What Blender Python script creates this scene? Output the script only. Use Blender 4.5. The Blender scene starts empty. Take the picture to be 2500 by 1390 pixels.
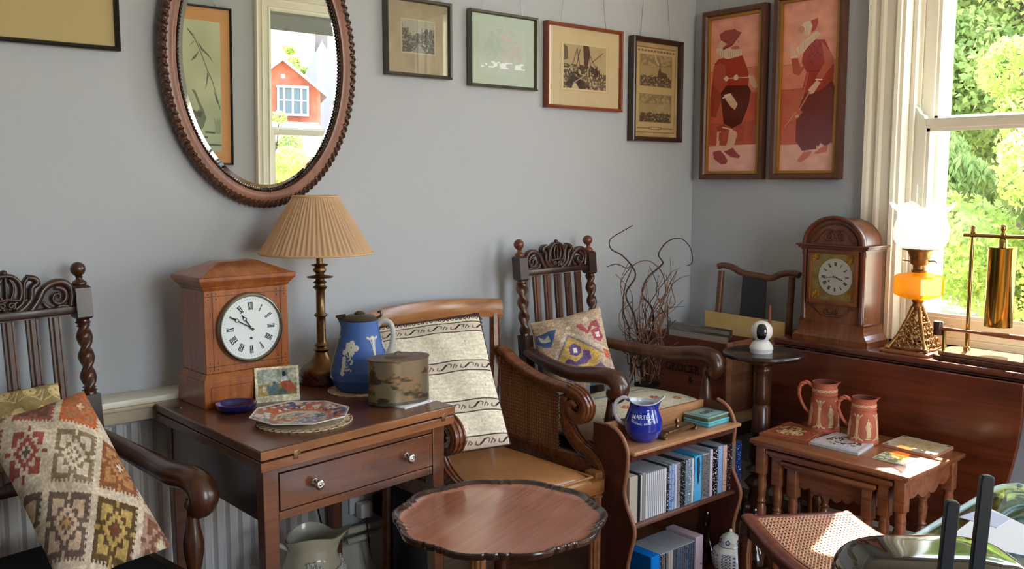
import bpy, bmesh, math, random
import numpy as np
from mathutils import Vector, Matrix
PI=math.pi; R=math.radians
S=bpy.context.scene; COL=S.collection
# ---------------- camera, world, sun, exposure ----------------
F_PX=2270.0; CX,CY=1250.0,695.0; EYE=Vector((0,0,1.36))
PITCH=math.atan(255/F_PX); YAW=R(49.2)
cam=bpy.data.cameras.new('camera'); camo=bpy.data.objects.new('camera',cam); COL.objects.link(camo)
cam.sensor_width=36; cam.lens=36*F_PX/2500; cam.clip_start=.02; cam.clip_end=200
camo.location=EYE; camo.rotation_euler=(PI/2-PITCH,0,YAW-PI/2); S.camera=camo
S.view_settings.view_transform='Standard'; S.view_settings.look='None'; S.view_settings.gamma=1
S.view_settings.exposure=2.08; S.view_settings.use_curve_mapping=False
W=bpy.data.worlds.new('sky'); S.world=W; W.use_nodes=True
_n=W.node_tree.nodes; _l=W.node_tree.links; _bg=_n['Background']
_tc=_n.new('ShaderNodeTexCoord'); _sp=_n.new('ShaderNodeSeparateXYZ'); _cr=_n.new('ShaderNodeValToRGB')
_l.new(_tc.outputs['Generated'],_sp.inputs[0]); _l.new(_sp.outputs['Z'],_cr.inputs[0]); _l.new(_cr.outputs[0],_bg.inputs[0])
_cr.color_ramp.elements[0].color=(.95,.93,.88,1); _cr.color_ramp.elements[1].color=(.36,.55,1,1); _cr.color_ramp.elements[1].position=.8
_e=_cr.color_ramp.elements.new(.15); _e.color=(.85,.92,1,1)
_bg.inputs[1].default_value=3.2
def sun_lamp(az_x,az_y,el,strength,col=(1,.93,.80)):
    l=bpy.data.lights.new('sun','SUN'); o=bpy.data.objects.new('sun',l); COL.objects.link(o)
    l.energy=strength; l.angle=R(.6); l.color=col
    d=Vector((az_x,az_y,0)).normalized()*math.cos(R(el))+Vector((0,0,math.sin(R(el))))
    o.rotation_euler=d.to_track_quat('Z','Y').to_euler(); return o
sun_lamp(1,.28,50,12)
def daylight(name,loc,rot,w,h,e=0,portal=True,col=(.8,.9,1)):
    l=bpy.data.lights.new(name,'AREA'); l.shape='RECTANGLE'; l.size=w; l.size_y=h; l.energy=e; l.color=col
    if portal: l.cycles.is_portal=True
    o=bpy.data.objects.new(name,l); COL.objects.link(o); o.location=loc; o.rotation_euler=rot; return o
XW=3.42; YW=2.70; XL=-2.2; YF=-1.5; ZC=2.95; ZG=-.6
# window openings: a sash window in wall_right (W1), a sash (W2) in wall_front; unseen, added for light: W3 behind the camera, W4 in the step beyond the first window
W1=(.5,1.735,.75,2.5); W2=(3.39,4.50,.75,2.5); W3=(.95,2.15,.35,2.6); W4=(-1.15,.0,.6,2.6)
for nm,w in (('window daylight',W1),):
    daylight(nm,(3.72,(w[0]+w[1])/2,(w[2]+w[3])/2),(0,PI/2,0),w[3]-w[2],w[1]-w[0])
daylight('window daylight',(5.03,(W4[0]+W4[1])/2,(W4[2]+W4[3])/2),(0,PI/2,0),W4[3]-W4[2],W4[1]-W4[0])  # sky portal of the unseen window added in the step
for w in (W2,W3): daylight('window daylight',((w[0]+w[1])/2,YF-.34,(w[2]+w[3])/2),(PI/2,0,0),w[1]-w[0],w[3]-w[2])  # sky portals of the mirrored sash and the window added for light
YB=.28; XB=4.72 # the wall steps out beyond the first window
# ---------------- pixel helpers: where a sight line of the photograph meets a plane ----------------
_F=Vector((math.cos(YAW),math.sin(YAW),0)); _F3=_F*math.cos(PITCH)-Vector((0,0,math.sin(PITCH)))
_R=Vector((math.sin(YAW),-math.cos(YAW),0)); _U=_R.cross(_F3)
def ray(x,y): return _F3+_R*((x-CX)/F_PX)-_U*((y-CY)/F_PX)
def Zp(x,y,z): d=ray(x,y); return EYE+d*((z-EYE.z)/d.z)
def Xp(x,y,X): d=ray(x,y); return EYE+d*((X-EYE.x)/d.x)
def Yp(x,y,Y): d=ray(x,y); return EYE+d*((Y-EYE.y)/d.y)
def Dp(x,y,dep): return EYE+ray(x,y)*dep
def hz(q,p): # height at which pixel q lies above ground point p
    d=ray(*q); t=(p.x**2+p.y**2)**.5/(d.x**2+d.y**2)**.5; return (EYE+d*t).z
# ---------------- colours and materials ----------------
def L(c,a=1.0):
    o=[]
    for v in c[:3]:
        v=v/255; o.append(v/12.92 if v<=.04045 else ((v+.055)/1.055)**2.4)
    return (*o,a)
def mat(name): 
    m=bpy.data.materials.new(name); m.use_nodes=True; return m,m.node_tree.nodes,m.node_tree.links,m.node_tree.nodes['Principled BSDF']
def plain(name,c,rough=.5,metal=0,coat=0,bump=0,bscale=200,trans=0,ior=1.45,spec=.5,var=0,vscale=8,c2=None):
    m,n,l,b=mat(name); b.inputs['Base Color'].default_value=L(c); b.inputs['Roughness'].default_value=rough
    b.inputs['Metallic'].default_value=metal; b.inputs['Coat Weight'].default_value=coat; b.inputs['Coat Roughness'].default_value=.08
    b.inputs['Transmission Weight'].default_value=trans; b.inputs['IOR'].default_value=ior; b.inputs['Specular IOR Level'].default_value=spec
    tc=n.new('ShaderNodeTexCoord')
    if bump:
        t=n.new('ShaderNodeTexNoise'); t.inputs['Scale'].default_value=bscale; t.inputs['Detail'].default_value=4; l.new(tc.outputs['Object'],t.inputs[0])
        bp=n.new('ShaderNodeBump'); bp.inputs['Strength'].default_value=bump; bp.inputs['Distance'].default_value=.002
        l.new(t.outputs[0],bp.inputs['Height']); l.new(bp.outputs[0],b.inputs['Normal'])
    if var or c2:
        t=n.new('ShaderNodeTexNoise'); t.inputs['Scale'].default_value=vscale; t.inputs['Detail'].default_value=5; l.new(tc.outputs['Object'],t.inputs[0])
        r=n.new('ShaderNodeValToRGB'); l.new(t.outputs[0],r.inputs[0]); l.new(r.outputs[0],b.inputs['Base Color'])
        r.color_ramp.elements[0].position=.35; r.color_ramp.elements[1].position=.65
        r.color_ramp.elements[0].color=L(c); r.color_ramp.elements[1].color=L(c2 or [min(255,v*(1+var)) for v in c])
    return m
def wood(name,dark,light,axis='x',scale=9,rough=.32,coat=.25,stretch=14):
    m,n,l,b=mat(name)
    tc=n.new('ShaderNodeTexCoord'); mp=n.new('ShaderNodeMapping')
    sc=[stretch,stretch,stretch]; sc['xyz'.index(axis)]=1.0; mp.inputs['Scale'].default_value=sc
    l.new(tc.outputs['Object'],mp.inputs[0])
    t=n.new('ShaderNodeTexNoise'); t.inputs['Scale'].default_value=scale*.35; t.inputs['Detail'].default_value=8; t.inputs['Roughness'].default_value=.62; t.inputs['Distortion'].default_value=1.2
    l.new(mp.outputs[0],t.inputs[0])
    t2=n.new('ShaderNodeTexNoise'); t2.inputs['Scale'].default_value=4; t2.inputs['Detail'].default_value=3; l.new(tc.outputs['Object'],t2.inputs[0])
    mx=n.new('ShaderNodeMath'); mx.operation='MULTIPLY_ADD'; mx.inputs[1].default_value=.7; l.new(t.outputs[0],mx.inputs[0])
    m2=n.new('ShaderNodeMath'); m2.operation='MULTIPLY'; m2.inputs[1].default_value=.3; l.new(t2.outputs[0],m2.inputs[0]); l.new(m2.outputs[0],mx.inputs[2])
    r=n.new('ShaderNodeValToRGB'); l.new(mx.outputs[0],r.inputs[0]); l.new(r.outputs[0],b.inputs['Base Color'])
    r.color_ramp.elements[0].position=.36; r.color_ramp.elements[1].position=.64
    r.color_ramp.elements[0].color=L(dark); r.color_ramp.elements[1].color=L(light)
    b.inputs['Roughness'].default_value=rough; b.inputs['Coat Weight'].default_value=coat; b.inputs['Coat Roughness'].default_value=.15
    bp=n.new('ShaderNodeBump'); bp.inputs['Strength'].default_value=.12; bp.inputs['Distance'].default_value=.001; l.new(t.outputs[0],bp.inputs['Height']); l.new(bp.outputs[0],b.inputs['Normal'])
    return m
def paintmat(name,rough=.6,coat=0,metal=0,bump=0,bscale=900):
    m,n,l,b=mat(name); a=n.new('ShaderNodeAttribute'); a.attribute_name='Col'; l.new(a.outputs['Color'],b.inputs['Base Color'])
    b.inputs['Roughness'].default_value=rough; b.inputs['Coat Weight'].default_value=coat; b.inputs['Coat Roughness'].default_value=.05; b.inputs['Metallic'].default_value=metal
    if bump:
        tc=n.new('ShaderNodeTexCoord'); t=n.new('ShaderNodeTexNoise'); t.inputs['Scale'].default_value=bscale; l.new(tc.outputs['Object'],t.inputs[0])
        bp=n.new('ShaderNodeBump'); bp.inputs['Strength'].default_value=bump; bp.inputs['Distance'].default_value=.002; l.new(t.outputs[0],bp.inputs['Height']); l.new(bp.outputs[0],b.inputs['Normal'])
    return m
def glassmat(name,tint=(255,255,255),ior=1.45,gloss=1.0):
    m,n,l,b=mat(name); n.remove(b)
    tr=n.new('ShaderNodeBsdfTransparent'); tr.inputs[0].default_value=L(tint)
    g=n.new('ShaderNodeBsdfGlossy'); g.inputs['Roughness'].default_value=.01
    lw=n.new('ShaderNodeLayerWeight'); pw=n.new('ShaderNodeMath'); pw.operation='POWER'; pw.inputs[1].default_value=5; l.new(lw.outputs['Facing'],pw.inputs[0])
    fr=n.new('ShaderNodeMath'); fr.operation='MULTIPLY_ADD'; f0=((ior-1)/(ior+1))**2; fr.inputs[1].default_value=1-f0; fr.inputs[2].default_value=f0; l.new(pw.outputs[0],fr.inputs[0])
    mu=n.new('ShaderNodeMath'); mu.operation='MULTIPLY'; mu.inputs[1].default_value=gloss
    mx=n.new('ShaderNodeMixShader'); l.new(fr.outputs[0],mu.inputs[0]); l.new(mu.outputs[0],mx.inputs[0]); l.new(tr.outputs[0],mx.inputs[1]); l.new(g.outputs[0],mx.inputs[2])
    l.new(mx.outputs[0],n['Material Output'].inputs[0]); return m
MT=dict(
 wall=plain('painted wall',(184,187,194),.75,bump=.05,bscale=300),
 ceil=plain('ceiling paint',(238,234,225),.8), white=plain('gloss white paint',(236,230,214),.35), rad=plain('radiator enamel',(214,210,208),.35),
 floor=wood('oak floor boards',(92,58,34),(140,92,56),'x',6,.4,.1),
 dark=wood('dark carved oak',(34,17,12),(66,36,24),'z',9,.34,.3), dark2=wood('dark turned oak',(46,24,16),(92,50,30),'z',9,.3,.35),
 mahog=wood('mahogany',(70,36,20),(116,66,38),'x',8,.3,.35), mahogd=wood('dark mahogany',(44,17,12),(74,30,20),'y',8,.25,.5),
 mahogf=wood('polished mahogany leaf',(70,28,16),(112,52,28),'y',6,.3,.4),
 walnut=wood('honey walnut',(128,64,24),(176,100,44),'z',7,.3,.35), walnutd=wood('brown walnut',(88,42,22),(124,66,34),'z',7,.32,.3),
 oakm=wood('mid oak',(110,60,34),(158,94,56),'x',8,.33,.3), oakr=wood('old oak',(120,70,40),(170,108,66),'x',9,.35,.25),
 berg=wood('bergere walnut',(84,44,24),(134,78,44),'x',8,.26,.45), bergl=wood('bergere light walnut',(128,78,42),(184,126,78),'x',6,.28,.4),
 pine=wood('pale pine',(150,100,58),(196,146,96),'x',7,.45,.1), crate=wood('stained crate',(78,34,22),(122,62,38),'y',7,.55,0),
 cratel=wood('crate end wood',(140,90,58),(186,134,96),'x',6,.6,0),
 brass=plain('aged brass',(150,118,66),.35,1,var=.3,vscale=30), brassd=plain('antique bronze brass',(112,88,60),.38,1,var=.3,vscale=40),
 brassp=plain('polished brass',(176,150,84),.18,1), steel=plain('silvered metal',(190,188,180),.2,1), lead=plain('dull pewter',(92,88,80),.4,.9,var=.3),
 black=plain('black plastic',(14,14,17),.45), gblack=plain('glossy black plastic',(8,8,10),.06,coat=1), wplast=plain('white plastic',(232,230,228),.35,coat=.2),
 leather=plain('tan leather',(158,106,62),.36,coat=.25,bump=.15,bscale=60,c2=(186,130,80),vscale=5),
 creamp=plain('cream glaze',(222,216,192),.18,coat=.6,var=.06), shade=plain('pleated silk',(214,172,126),.8),
 paper=plain('white paper',(232,230,232),.7), cream=plain('cream card',(206,190,158),.8), lace=plain('crocheted lace',(206,180,146),.9,bump=.5,bscale=150),
 darkcloth=plain('dark cloth',(18,20,24),.9), twig=plain('curly willow',(112,78,60),.7,var=.4,vscale=20), twigd=plain('dark willow',(70,48,42),.7),
 glass=glassmat('clear glass',(250,252,250)), gglass=glassmat('greenish table glass',(240,246,248),1.5,.45), pglass=glassmat('picture glass',(252,252,252),1.5,1.0),
 cane=plain('woven cane',(150,98,56),.5), canel=plain('pale woven cane',(226,168,128),.5), caned=plain('dark woven cane',(110,68,40),.5),
 mirror=plain('mirror silver',(232,238,234),.0,1), navy=plain('navy glaze',(28,24,92),.1,coat=.8), jblue=plain('cobalt enamel',(24,48,160),.12,coat=1),
 blueglz=plain('blue plastic',(0,128,226),.3), amber=None)
P=dict(flat=paintmat('printed paper',.8), cloth=paintmat('woven cloth',.95,bump=.6,bscale=700), glaze=paintmat('painted porcelain',.25,.5), bisc=paintmat('matt stoneware',.6), tin=paintmat('worn tinplate',.38,.1,.55), enam=paintmat('printed tin',.4,.1))
# ---------------- objects ----------------
def tag(o,label=None,cat=None,group=None,kind=None):
    if label: o['label']=label
    if cat: o['category']=cat
    if group: o['group']=group
    if kind: o['kind']=kind
    return o
def thing(name,label,cat,loc=(0,0,0),rz=0,group=None):
    o=bpy.data.objects.new(name,None); COL.objects.link(o); o.empty_display_size=.05; o.location=loc; o.rotation_euler=(0,0,rz)
    return tag(o,label,cat,group)
def link(name,me,m,parent=None,smooth=35):
    o=bpy.data.objects.new(name,me); COL.objects.link(o)
    if m: me.materials.append(m)
    if parent: o.parent=parent
    if smooth is not None:
        me.polygons.foreach_set('use_smooth',[True]*len(me.polygons))
        if smooth<180:
            try: me.set_sharp_from_angle(angle=R(smooth))
            except Exception: pass
    return o
class B:
    def __init__(s): s.v=[]; s.f=[]
    def add(s,vs,fs,M=None):
        k=len(s.v)
        for p in vs: s.v.append(tuple(M@Vector(p)) if M else tuple(p))
        s.f+= [tuple(i+k for i in f) for f in fs]; return s
    def box(s,c,d,M=None,bev=0):
        x,y,z=c; a,b,e=d[0]/2,d[1]/2,d[2]/2
        if bev<=0:
            vs=[(x+i*a,y+j*b,z+k*e) for i in(-1,1) for j in(-1,1) for k in(-1,1)]
            return s.add(vs,[(0,1,3,2),(4,6,7,5),(0,4,5,1),(2,3,7,6),(0,2,6,4),(1,5,7,3)],M)
        bm=bmesh.new(); bmesh.ops.create_cube(bm,size=1)
        for v in bm.verts: v.co=Vector((v.co.x*d[0],v.co.y*d[1],v.co.z*d[2]))
        bmesh.ops.bevel(bm,geom=bm.edges[:],offset=bev,segments=2,affect='EDGES',profile=.5)
        bm.verts.index_update(); vs=[(v.co.x+x,v.co.y+y,v.co.z+z) for v in bm.verts]; fs=[tuple(v.index for v in f.verts) for f in bm.faces]; bm.free()
        return s.add(vs,fs,M)
    def b2(s,p0,p1,M=None,bev=0):
        return s.box([(a+b)/2 for a,b in zip(p0,p1)],[abs(b-a) for a,b in zip(p0,p1)],M,bev)
    def lathe(s,prof,o=(0,0,0),n=32,M=None,sx=1,sy=1,cap=True):
        vs=[];fs=[];m=len(prof)
        for i in range(n):
            a=2*PI*i/n
            for r,z in prof: vs.append((o[0]+r*math.cos(a)*sx,o[1]+r*math.sin(a)*sy,o[2]+z))
        for i in range(n):
            j=(i+1)%n
            for k in range(m-1): fs.append((i*m+k,j*m+k,j*m+k+1,i*m+k+1))
        if cap:
            if prof[0][0]>1e-4: fs.append(tuple(i*m for i in range(n))[::-1])
            if prof[-1][0]>1e-4: fs.append(tuple(i*m+m-1 for i in range(n)))
        return s.add(vs,fs,M)
    def tube(s,pts,r,n=8,M=None,closed=False,sc=None,up=None,cap=True):
        pts=[Vector(p) for p in pts]; N=len(pts); rr=r if hasattr(r,'__len__') else [r]*N; vs=[];fs=[]
        prev=None
        for i,p in enumerate(pts):
            if closed: t=(pts[(i+1)%N]-pts[i-1])
            else: t=(pts[min(i+1,N-1)]-pts[max(i-1,0)])
            t=t.normalized() if t.length>1e-9 else Vector((0,0,1))
            if up is not None: u=Vector(up)
            elif prev is None: u=Vector((0,0,1)) if abs(t.z)<.9 else Vector((1,0,0))
            else: u=prev
            a=(u-t*u.dot(t)); a=a.normalized() if a.length>1e-6 else t.orthogonal().normalized()
            prev=a; b=t.cross(a); ka,kb=sc if sc else (1,1)
            for k in range(n):
                th=2*PI*k/n; vs.append(p+a*(math.cos(th)*rr[i]*ka)+b*(math.sin(th)*rr[i]*kb))
        for i in range(N if closed else N-1):
            j=(i+1)%N
            for k in range(n): fs.append((i*n+k,i*n+(k+1)%n,j*n+(k+1)%n,j*n+k))
        if cap and not closed: fs.append(tuple(range(n))[::-1]); fs.append(tuple((N-1)*n+k for k in range(n)))
        return s.add(vs,fs,M)
    def prism(s,poly,h0,h1,M=None,ax='z'):
        n=len(poly)
        def q(a,b,h): return {'z':(a,b,h),'y':(a,h,b),'x':(h,a,b)}[ax]
        vs=[q(a,b,h0) for a,b in poly]+[q(a,b,h1) for a,b in poly]
        fs=[tuple(range(n))[::-1],tuple(range(n,2*n))]+[(i,(i+1)%n,n+(i+1)%n,n+i) for i in range(n)]
        return s.add(vs,fs,M)
    def sphere(s,c,r,n=16,M=None,sz=1):
        return s.lathe([(max(1e-5,r*math.sin(PI*k/n)),-r*sz*math.cos(PI*k/n)) for k in range(n+1)],c,n*2,M,cap=False)
    def ribbon(s,pts,w,d,ax='y',M=None): # rounded band along a 2-D curve (in the plane across ax); w: half widths, d: half depth
        P3=[{'y':(a,0,b),'x':(0,a,b),'z':(a,b,0)}[ax] for a,b in pts]; up={'y':(0,1,0),'x':(1,0,0),'z':(0,0,1)}[ax]
        N=len(P3); ww=w if hasattr(w,'__len__') else [w]*N; pts=[Vector(p) for p in P3]; vs=[];fs=[];n=10;u=Vector(up)
        for i,p in enumerate(pts):
            t=(pts[min(i+1,N-1)]-pts[max(i-1,0)]).normalized(); b=t.cross(u)
            for k in range(n):
                th=2*PI*k/n; c,q=math.cos(th),math.sin(th); sg=lambda v:math.copysign(abs(v)**.6,v)
                vs.append(p+u*(sg(c)*d)+b*(sg(q)*ww[i]))
        for i in range(N-1):
            for k in range(n): fs.append((i*n+k,i*n+(k+1)%n,(i+1)*n+(k+1)%n,(i+1)*n+k))
        fs.append(tuple(range(n))[::-1]); fs.append(tuple((N-1)*n+k for k in range(n)))
        return s.add(vs,fs,M)
    def obj(s,name,m,parent=None,smooth=35,bev=0,sub=0):
        me=bpy.data.meshes.new(name); me.from_pydata([tuple(v) for v in s.v],[],s.f); me.validate(); me.update()
        bm=bmesh.new(); bm.from_mesh(me); bmesh.ops.recalc_face_normals(bm,faces=bm.faces); bm.to_mesh(me); bm.free()
        o=link(name,me,m,parent,smooth)
        if bev: b=o.modifiers.new('bevel','BEVEL'); b.width=bev; b.segments=2; b.limit_method='ANGLE'; b.angle_limit=R(40)
        if sub: b=o.modifiers.new('sub','SUBSURF'); b.levels=sub; b.render_levels=sub
        return o
def spline(pts,n=6,closed=False):
    P_=[Vector(p) for p in pts]; N=len(P_); out=[]
    for i in range(N if closed else N-1):
        g=lambda k:P_[k%N] if closed else P_[max(0,min(N-1,k))]
        a,b,c,d=g(i-1),g(i),g(i+1),g(i+2)
        for k in range(n):
            t=k/n; out.append(.5*((2*b)+(c-a)*t+(2*a-5*b+4*c-d)*t*t+(3*b-a-3*c+d)*t**3))
    if not closed: out.append(P_[-1])
    return out
def sp2(pts,n=6): return [(p.x,p.y) for p in spline([(a,b,0) for a,b in pts],n)]
def spiral(cx,cy,r0,r1,a0,turns,n=26): # 2-D spiral
    return [(cx+(r0+(r1-r0)*i/n)*math.cos(a0+2*PI*turns*i/n),cy+(r0+(r1-r0)*i/n)*math.sin(a0+2*PI*turns*i/n)) for i in range(n+1)]
def frame4(o,x,y): # matrix from an origin, x axis and approximate y axis
    x=Vector(x).normalized(); z=x.cross(Vector(y)).normalized(); y=z.cross(x)
    return Matrix(((x.x,y.x,z.x,o[0]),(x.y,y.y,z.y,o[1]),(x.z,y.z,z.z,o[2]),(0,0,0,1)))
# painted surface: a fine grid whose colours come from a canvas or function
def surf(name,nu,nv,pos,col,m,parent=None,cu=False,smooth=60):
    u=np.linspace(0,1,nu,endpoint=not cu); v=np.linspace(0,1,nv); U,V=np.meshgrid(u,v,indexing='ij')
    X,Y,Z_=pos(U,V); co=np.stack([X+0*U,Y+0*U,Z_+0*U],-1).reshape(-1,3)
    idx=np.arange(nu*nv).reshape(nu,nv); a=idx if cu else idx[:-1]; b=np.roll(idx,-1,0) if cu else idx[1:]
    fc=np.stack([a[:,:-1],b[:,:-1],b[:,1:],a[:,1:]],-1).reshape(-1,4)
    me=bpy.data.meshes.new(name); me.vertices.add(len(co)); me.vertices.foreach_set('co',co.ravel())
    me.loops.add(fc.size); me.loops.foreach_set('vertex_index',fc.ravel().astype(np.int32))
    me.polygons.add(len(fc)); me.polygons.foreach_set('loop_start',np.arange(0,fc.size,4,dtype=np.int32)); 
    me.update(calc_edges=True); me.validate()
    c=np.clip(np.asarray(col(U,V),float).reshape(-1,3)/255,0,1); c=np.where(c<=.04045,c/12.92,((c+.055)/1.055)**2.4)
    at=me.color_attributes.new('Col','FLOAT_COLOR','POINT'); at.data.foreach_set('color',np.concatenate([c,np.ones((len(c),1))],1).astype(np.float32).ravel())
    return link(name,me,m,parent,smooth)
_rng=np.random.RandomState(7)
def vnoise(h,w,cell,seed=0):
    r=np.random.RandomState(seed); gh,gw=int(h/cell)+2,int(w/cell)+2; g=r.rand(gh,gw)
    y=np.arange(h)/cell; x=np.arange(w)/cell; yi=y.astype(int); xi=x.astype(int); fy=(y-yi)[:,None]; fx=(x-xi)[None,:]
    fy=fy*fy*(3-2*fy); fx=fx*fx*(3-2*fx)
    a=g[yi][:,xi]; b=g[yi][:,xi+1]; c=g[yi+1][:,xi]; d=g[yi+1][:,xi+1]
    return (a*(1-fx)+b*fx)*(1-fy)+(c*(1-fx)+d*fx)*fy
class Cv: # canvas, x to the right, y down, both in the units given by box (x0,y0,x1,y1)
    def __init__(s,w,h,bg,box=(0,0,1,1)):
        s.w,s.h,s.b=w,h,box; s.a=np.ones((h,w,3))*np.array(bg,float)
        s.x=box[0]+(np.arange(w)+.5)/w*(box[2]-box[0]); s.y=box[1]+(np.arange(h)+.5)/h*(box[3]-box[1]); s.X,s.Y=np.meshgrid(s.x,s.y)
    def put(s,m,c,al=1):
        m=np.clip(m,0,1)[...,None]*al; s.a=s.a*(1-m)+np.array(c,float)*m; return s
    def poly(s,pts,c,al=1):
        m=np.zeros(s.X.shape,bool); n=len(pts)
        for i in range(n):
            (x1,y1),(x2,y2)=pts[i],pts[(i+1)%n]
            if y1==y2: continue
            m^=((y1>s.Y)!=(y2>s.Y))&(s.X<(x2-x1)*(s.Y-y1)/(y2-y1)+x1)
        return s.put(m.astype(float),c,al)
    def line(s,pts,w,c,al=1):
        d=np.full(s.X.shape,1e9)
        for (x1,y1),(x2,y2) in zip(pts[:-1],pts[1:]):
            dx,dy=x2-x1,y2-y1; t=np.clip(((s.X-x1)*dx+(s.Y-y1)*dy)/(dx*dx+dy*dy+1e-12),0,1); d=np.minimum(d,np.hypot(s.X-x1-t*dx,s.Y-y1-t*dy))
        px=abs(s.b[2]-s.b[0])/s.w; return s.put(np.clip((w/2-d)/px+.5,0,1),c,al)
    def ell(s,cx,cy,rx,ry,c,al=1,rot=0):
        q=math.cos(rot),math.sin(rot); a=(s.X-cx)*q[0]+(s.Y-cy)*q[1]; b=-(s.X-cx)*q[1]+(s.Y-cy)*q[0]
        return s.put(((a/rx)**2+(b/ry)**2<1).astype(float),c,al)
    def rect(s,x0,y0,x1,y1,c,al=1): return s.put(((s.X>=x0)&(s.X<x1)&(s.Y>=y0)&(s.Y<y1)).astype(float),c,al)
    def noise(s,amt,cell,seed=0,sx=1):
        n=vnoise(s.h,max(2,int(s.w/sx))+1,cell,seed); n=n[:,np.clip((np.arange(s.w)/sx).astype(int),0,n.shape[1]-1)]
        s.a=np.clip(s.a*(1+amt*(n[...,None]-.5)*2),0,255); return s
    def col(s,U,V): # U 0..1 left to right, V 0..1 bottom to top
        i=np.clip(((1-V)*s.h).astype(int),0,s.h-1); j=np.clip((U*s.w).astype(int),0,s.w-1); return s.a[i,j]
def card(name,cv,M,w,h,m,parent,n=None):
    return surf(name,n or cv.w,n or cv.h,lambda U,V:tuple(np.array(M)[k,0]*(U-.5)*w+np.array(M)[k,1]*(V-.5)*h+np.array(M)[k,3] for k in range(3)),cv.col,m,parent)
def textpart(name,txt,size,m,parent,fn,thick=.0006,align='CENTER'):
    cu=bpy.data.curves.new('lettering','FONT'); cu.body=txt; cu.size=size; cu.align_x=align; cu.align_y='CENTER'; cu.extrude=0; cu.resolution_u=3; cu.offset=size*.012
    o=bpy.data.objects.new('lettering',cu); COL.objects.link(o); dg=bpy.context.evaluated_depsgraph_get(); me=bpy.data.meshes.new_from_object(o.evaluated_get(dg))
    bpy.data.objects.remove(o); bpy.data.curves.remove(cu); me.materials.clear()
    bm=bmesh.new(); bm.from_mesh(me); r=bmesh.ops.extrude_face_region(bm,geom=bm.faces[:])
    for e in r['geom']:
        if isinstance(e,bmesh.types.BMVert): e.co.z+=thick
    bmesh.ops.recalc_face_normals(bm,faces=bm.faces)
    for v in bm.verts: v.co=Vector(fn(v.co.x,v.co.y,v.co.z))
    bm.to_mesh(me); bm.free(); me.name=name
    return link(name,me,m,parent,None)
def struct(o): o['kind']='structure'; return o
def ident(loc,rz=0): return Matrix.Translation(loc)@Matrix.Rotation(rz,4,'Z')
def cane(b,P0,ux,uy,w,h,pitch,th,mask=None,z=.0): # woven open cane in a plane: strands in four directions
    P0=Vector(P0); ux=Vector(ux); uy=Vector(uy)
    def strand(a,c,off):
        a3=P0+ux*a[0]+uy*a[1]; c3=P0+ux*c[0]+uy*c[1]; t=(c3-a3); 
        if t.length<1e-4: return
        n=ux.cross(uy).normalized(); t=t.normalized(); s_=n.cross(t)*th/2; o=n*off; hth=n*th*.35
        vs=[a3+s_+o-hth,a3-s_+o-hth,a3-s_+o+hth,a3+s_+o+hth,c3+s_+o-hth,c3-s_+o-hth,c3-s_+o+hth,c3+s_+o+hth]
        b.add(vs,[(0,1,5,4),(1,2,6,5),(2,3,7,6),(3,0,4,7),(0,3,2,1),(4,5,6,7)])
    def clip(a,c,off):
        if mask is None: strand(a,c,off); return
        n=max(2,int(math.hypot(c[0]-a[0],c[1]-a[1])/(pitch/2))); run=None
        for k in range(n+1):
            q=(a[0]+(c[0]-a[0])*k/n,a[1]+(c[1]-a[1])*k/n); ins=mask(*q) and k<n
            if ins and run is None: run=q
            if not ins and run is not None: strand(run,q,off); run=None
    k=0
    while k*pitch<=w:
        x=k*pitch; clip((x-pitch*.14,0),(x-pitch*.14,h),0); clip((x+pitch*.14,0),(x+pitch*.14,h),0); k+=1
    k=0
    while k*pitch<=h:
        y=k*pitch; clip((0,y-pitch*.14),(w,y-pitch*.14),th*.5); clip((0,y+pitch*.14),(w,y+pitch*.14),th*.5); k+=1
    k=-int(h/pitch)-1
    while k*pitch<w+h:
        c=(k+.5)*pitch # x-y=c and x+y=c
        a0=(max(0,c),max(0,-c)); t=min(w-a0[0],h-a0[1])
        if t>0: clip(a0,(a0[0]+t,a0[1]+t),th)
        if c>0:
            a0=(min(w,c),c-min(w,c)); t=min(a0[0],h-a0[1])
            if t>0: clip(a0,(a0[0]-t,a0[1]+t),th*1.4)
        k+=1
# ======================= the room =======================
def wall_x(name,x0,x1,y0,y1,z0,z1,holes,m): # wall along y with openings (ylo,yhi,zlo,zhi)
    b=B(); y=y0
    for h in sorted(holes):
        b.b2((x0,y,z0),(x1,h[0],z1)); b.b2((x0,h[0],z0),(x1,h[1],h[2])); b.b2((x0,h[0],h[3]),(x1,h[1],z1)); y=h[1]
    b.b2((x0,y,z0),(x1,y1,z1)); return struct(b.obj(name,m,None,None))
b=B(); b.b2((XW,YB,ZG),(XW+.28,W1[0],ZC)); b.b2((XW,W1[0],ZG),(XW+.28,W1[1],W1[2])); b.b2((XW,W1[0],W1[3]),(XW+.28,W1[1],ZC)); b.b2((XW,W1[1],ZG),(XW+.28,YW+.12,ZC)); b.b2((XW+.2801,YB,ZG),(XB,YB+.28,ZC)); b.b2((XB,YF-.28,ZG),(XB+.28,W4[0],ZC)); b.b2((XB,W4[0],ZG),(XB+.28,W4[1],W4[2])); b.b2((XB,W4[0],W4[3]),(XB+.28,W4[1],ZC)); b.b2((XB,W4[1],ZG),(XB+.28,YB+.28,ZC)); struct(b.obj('wall_right',MT['wall'],None,None))
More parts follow.
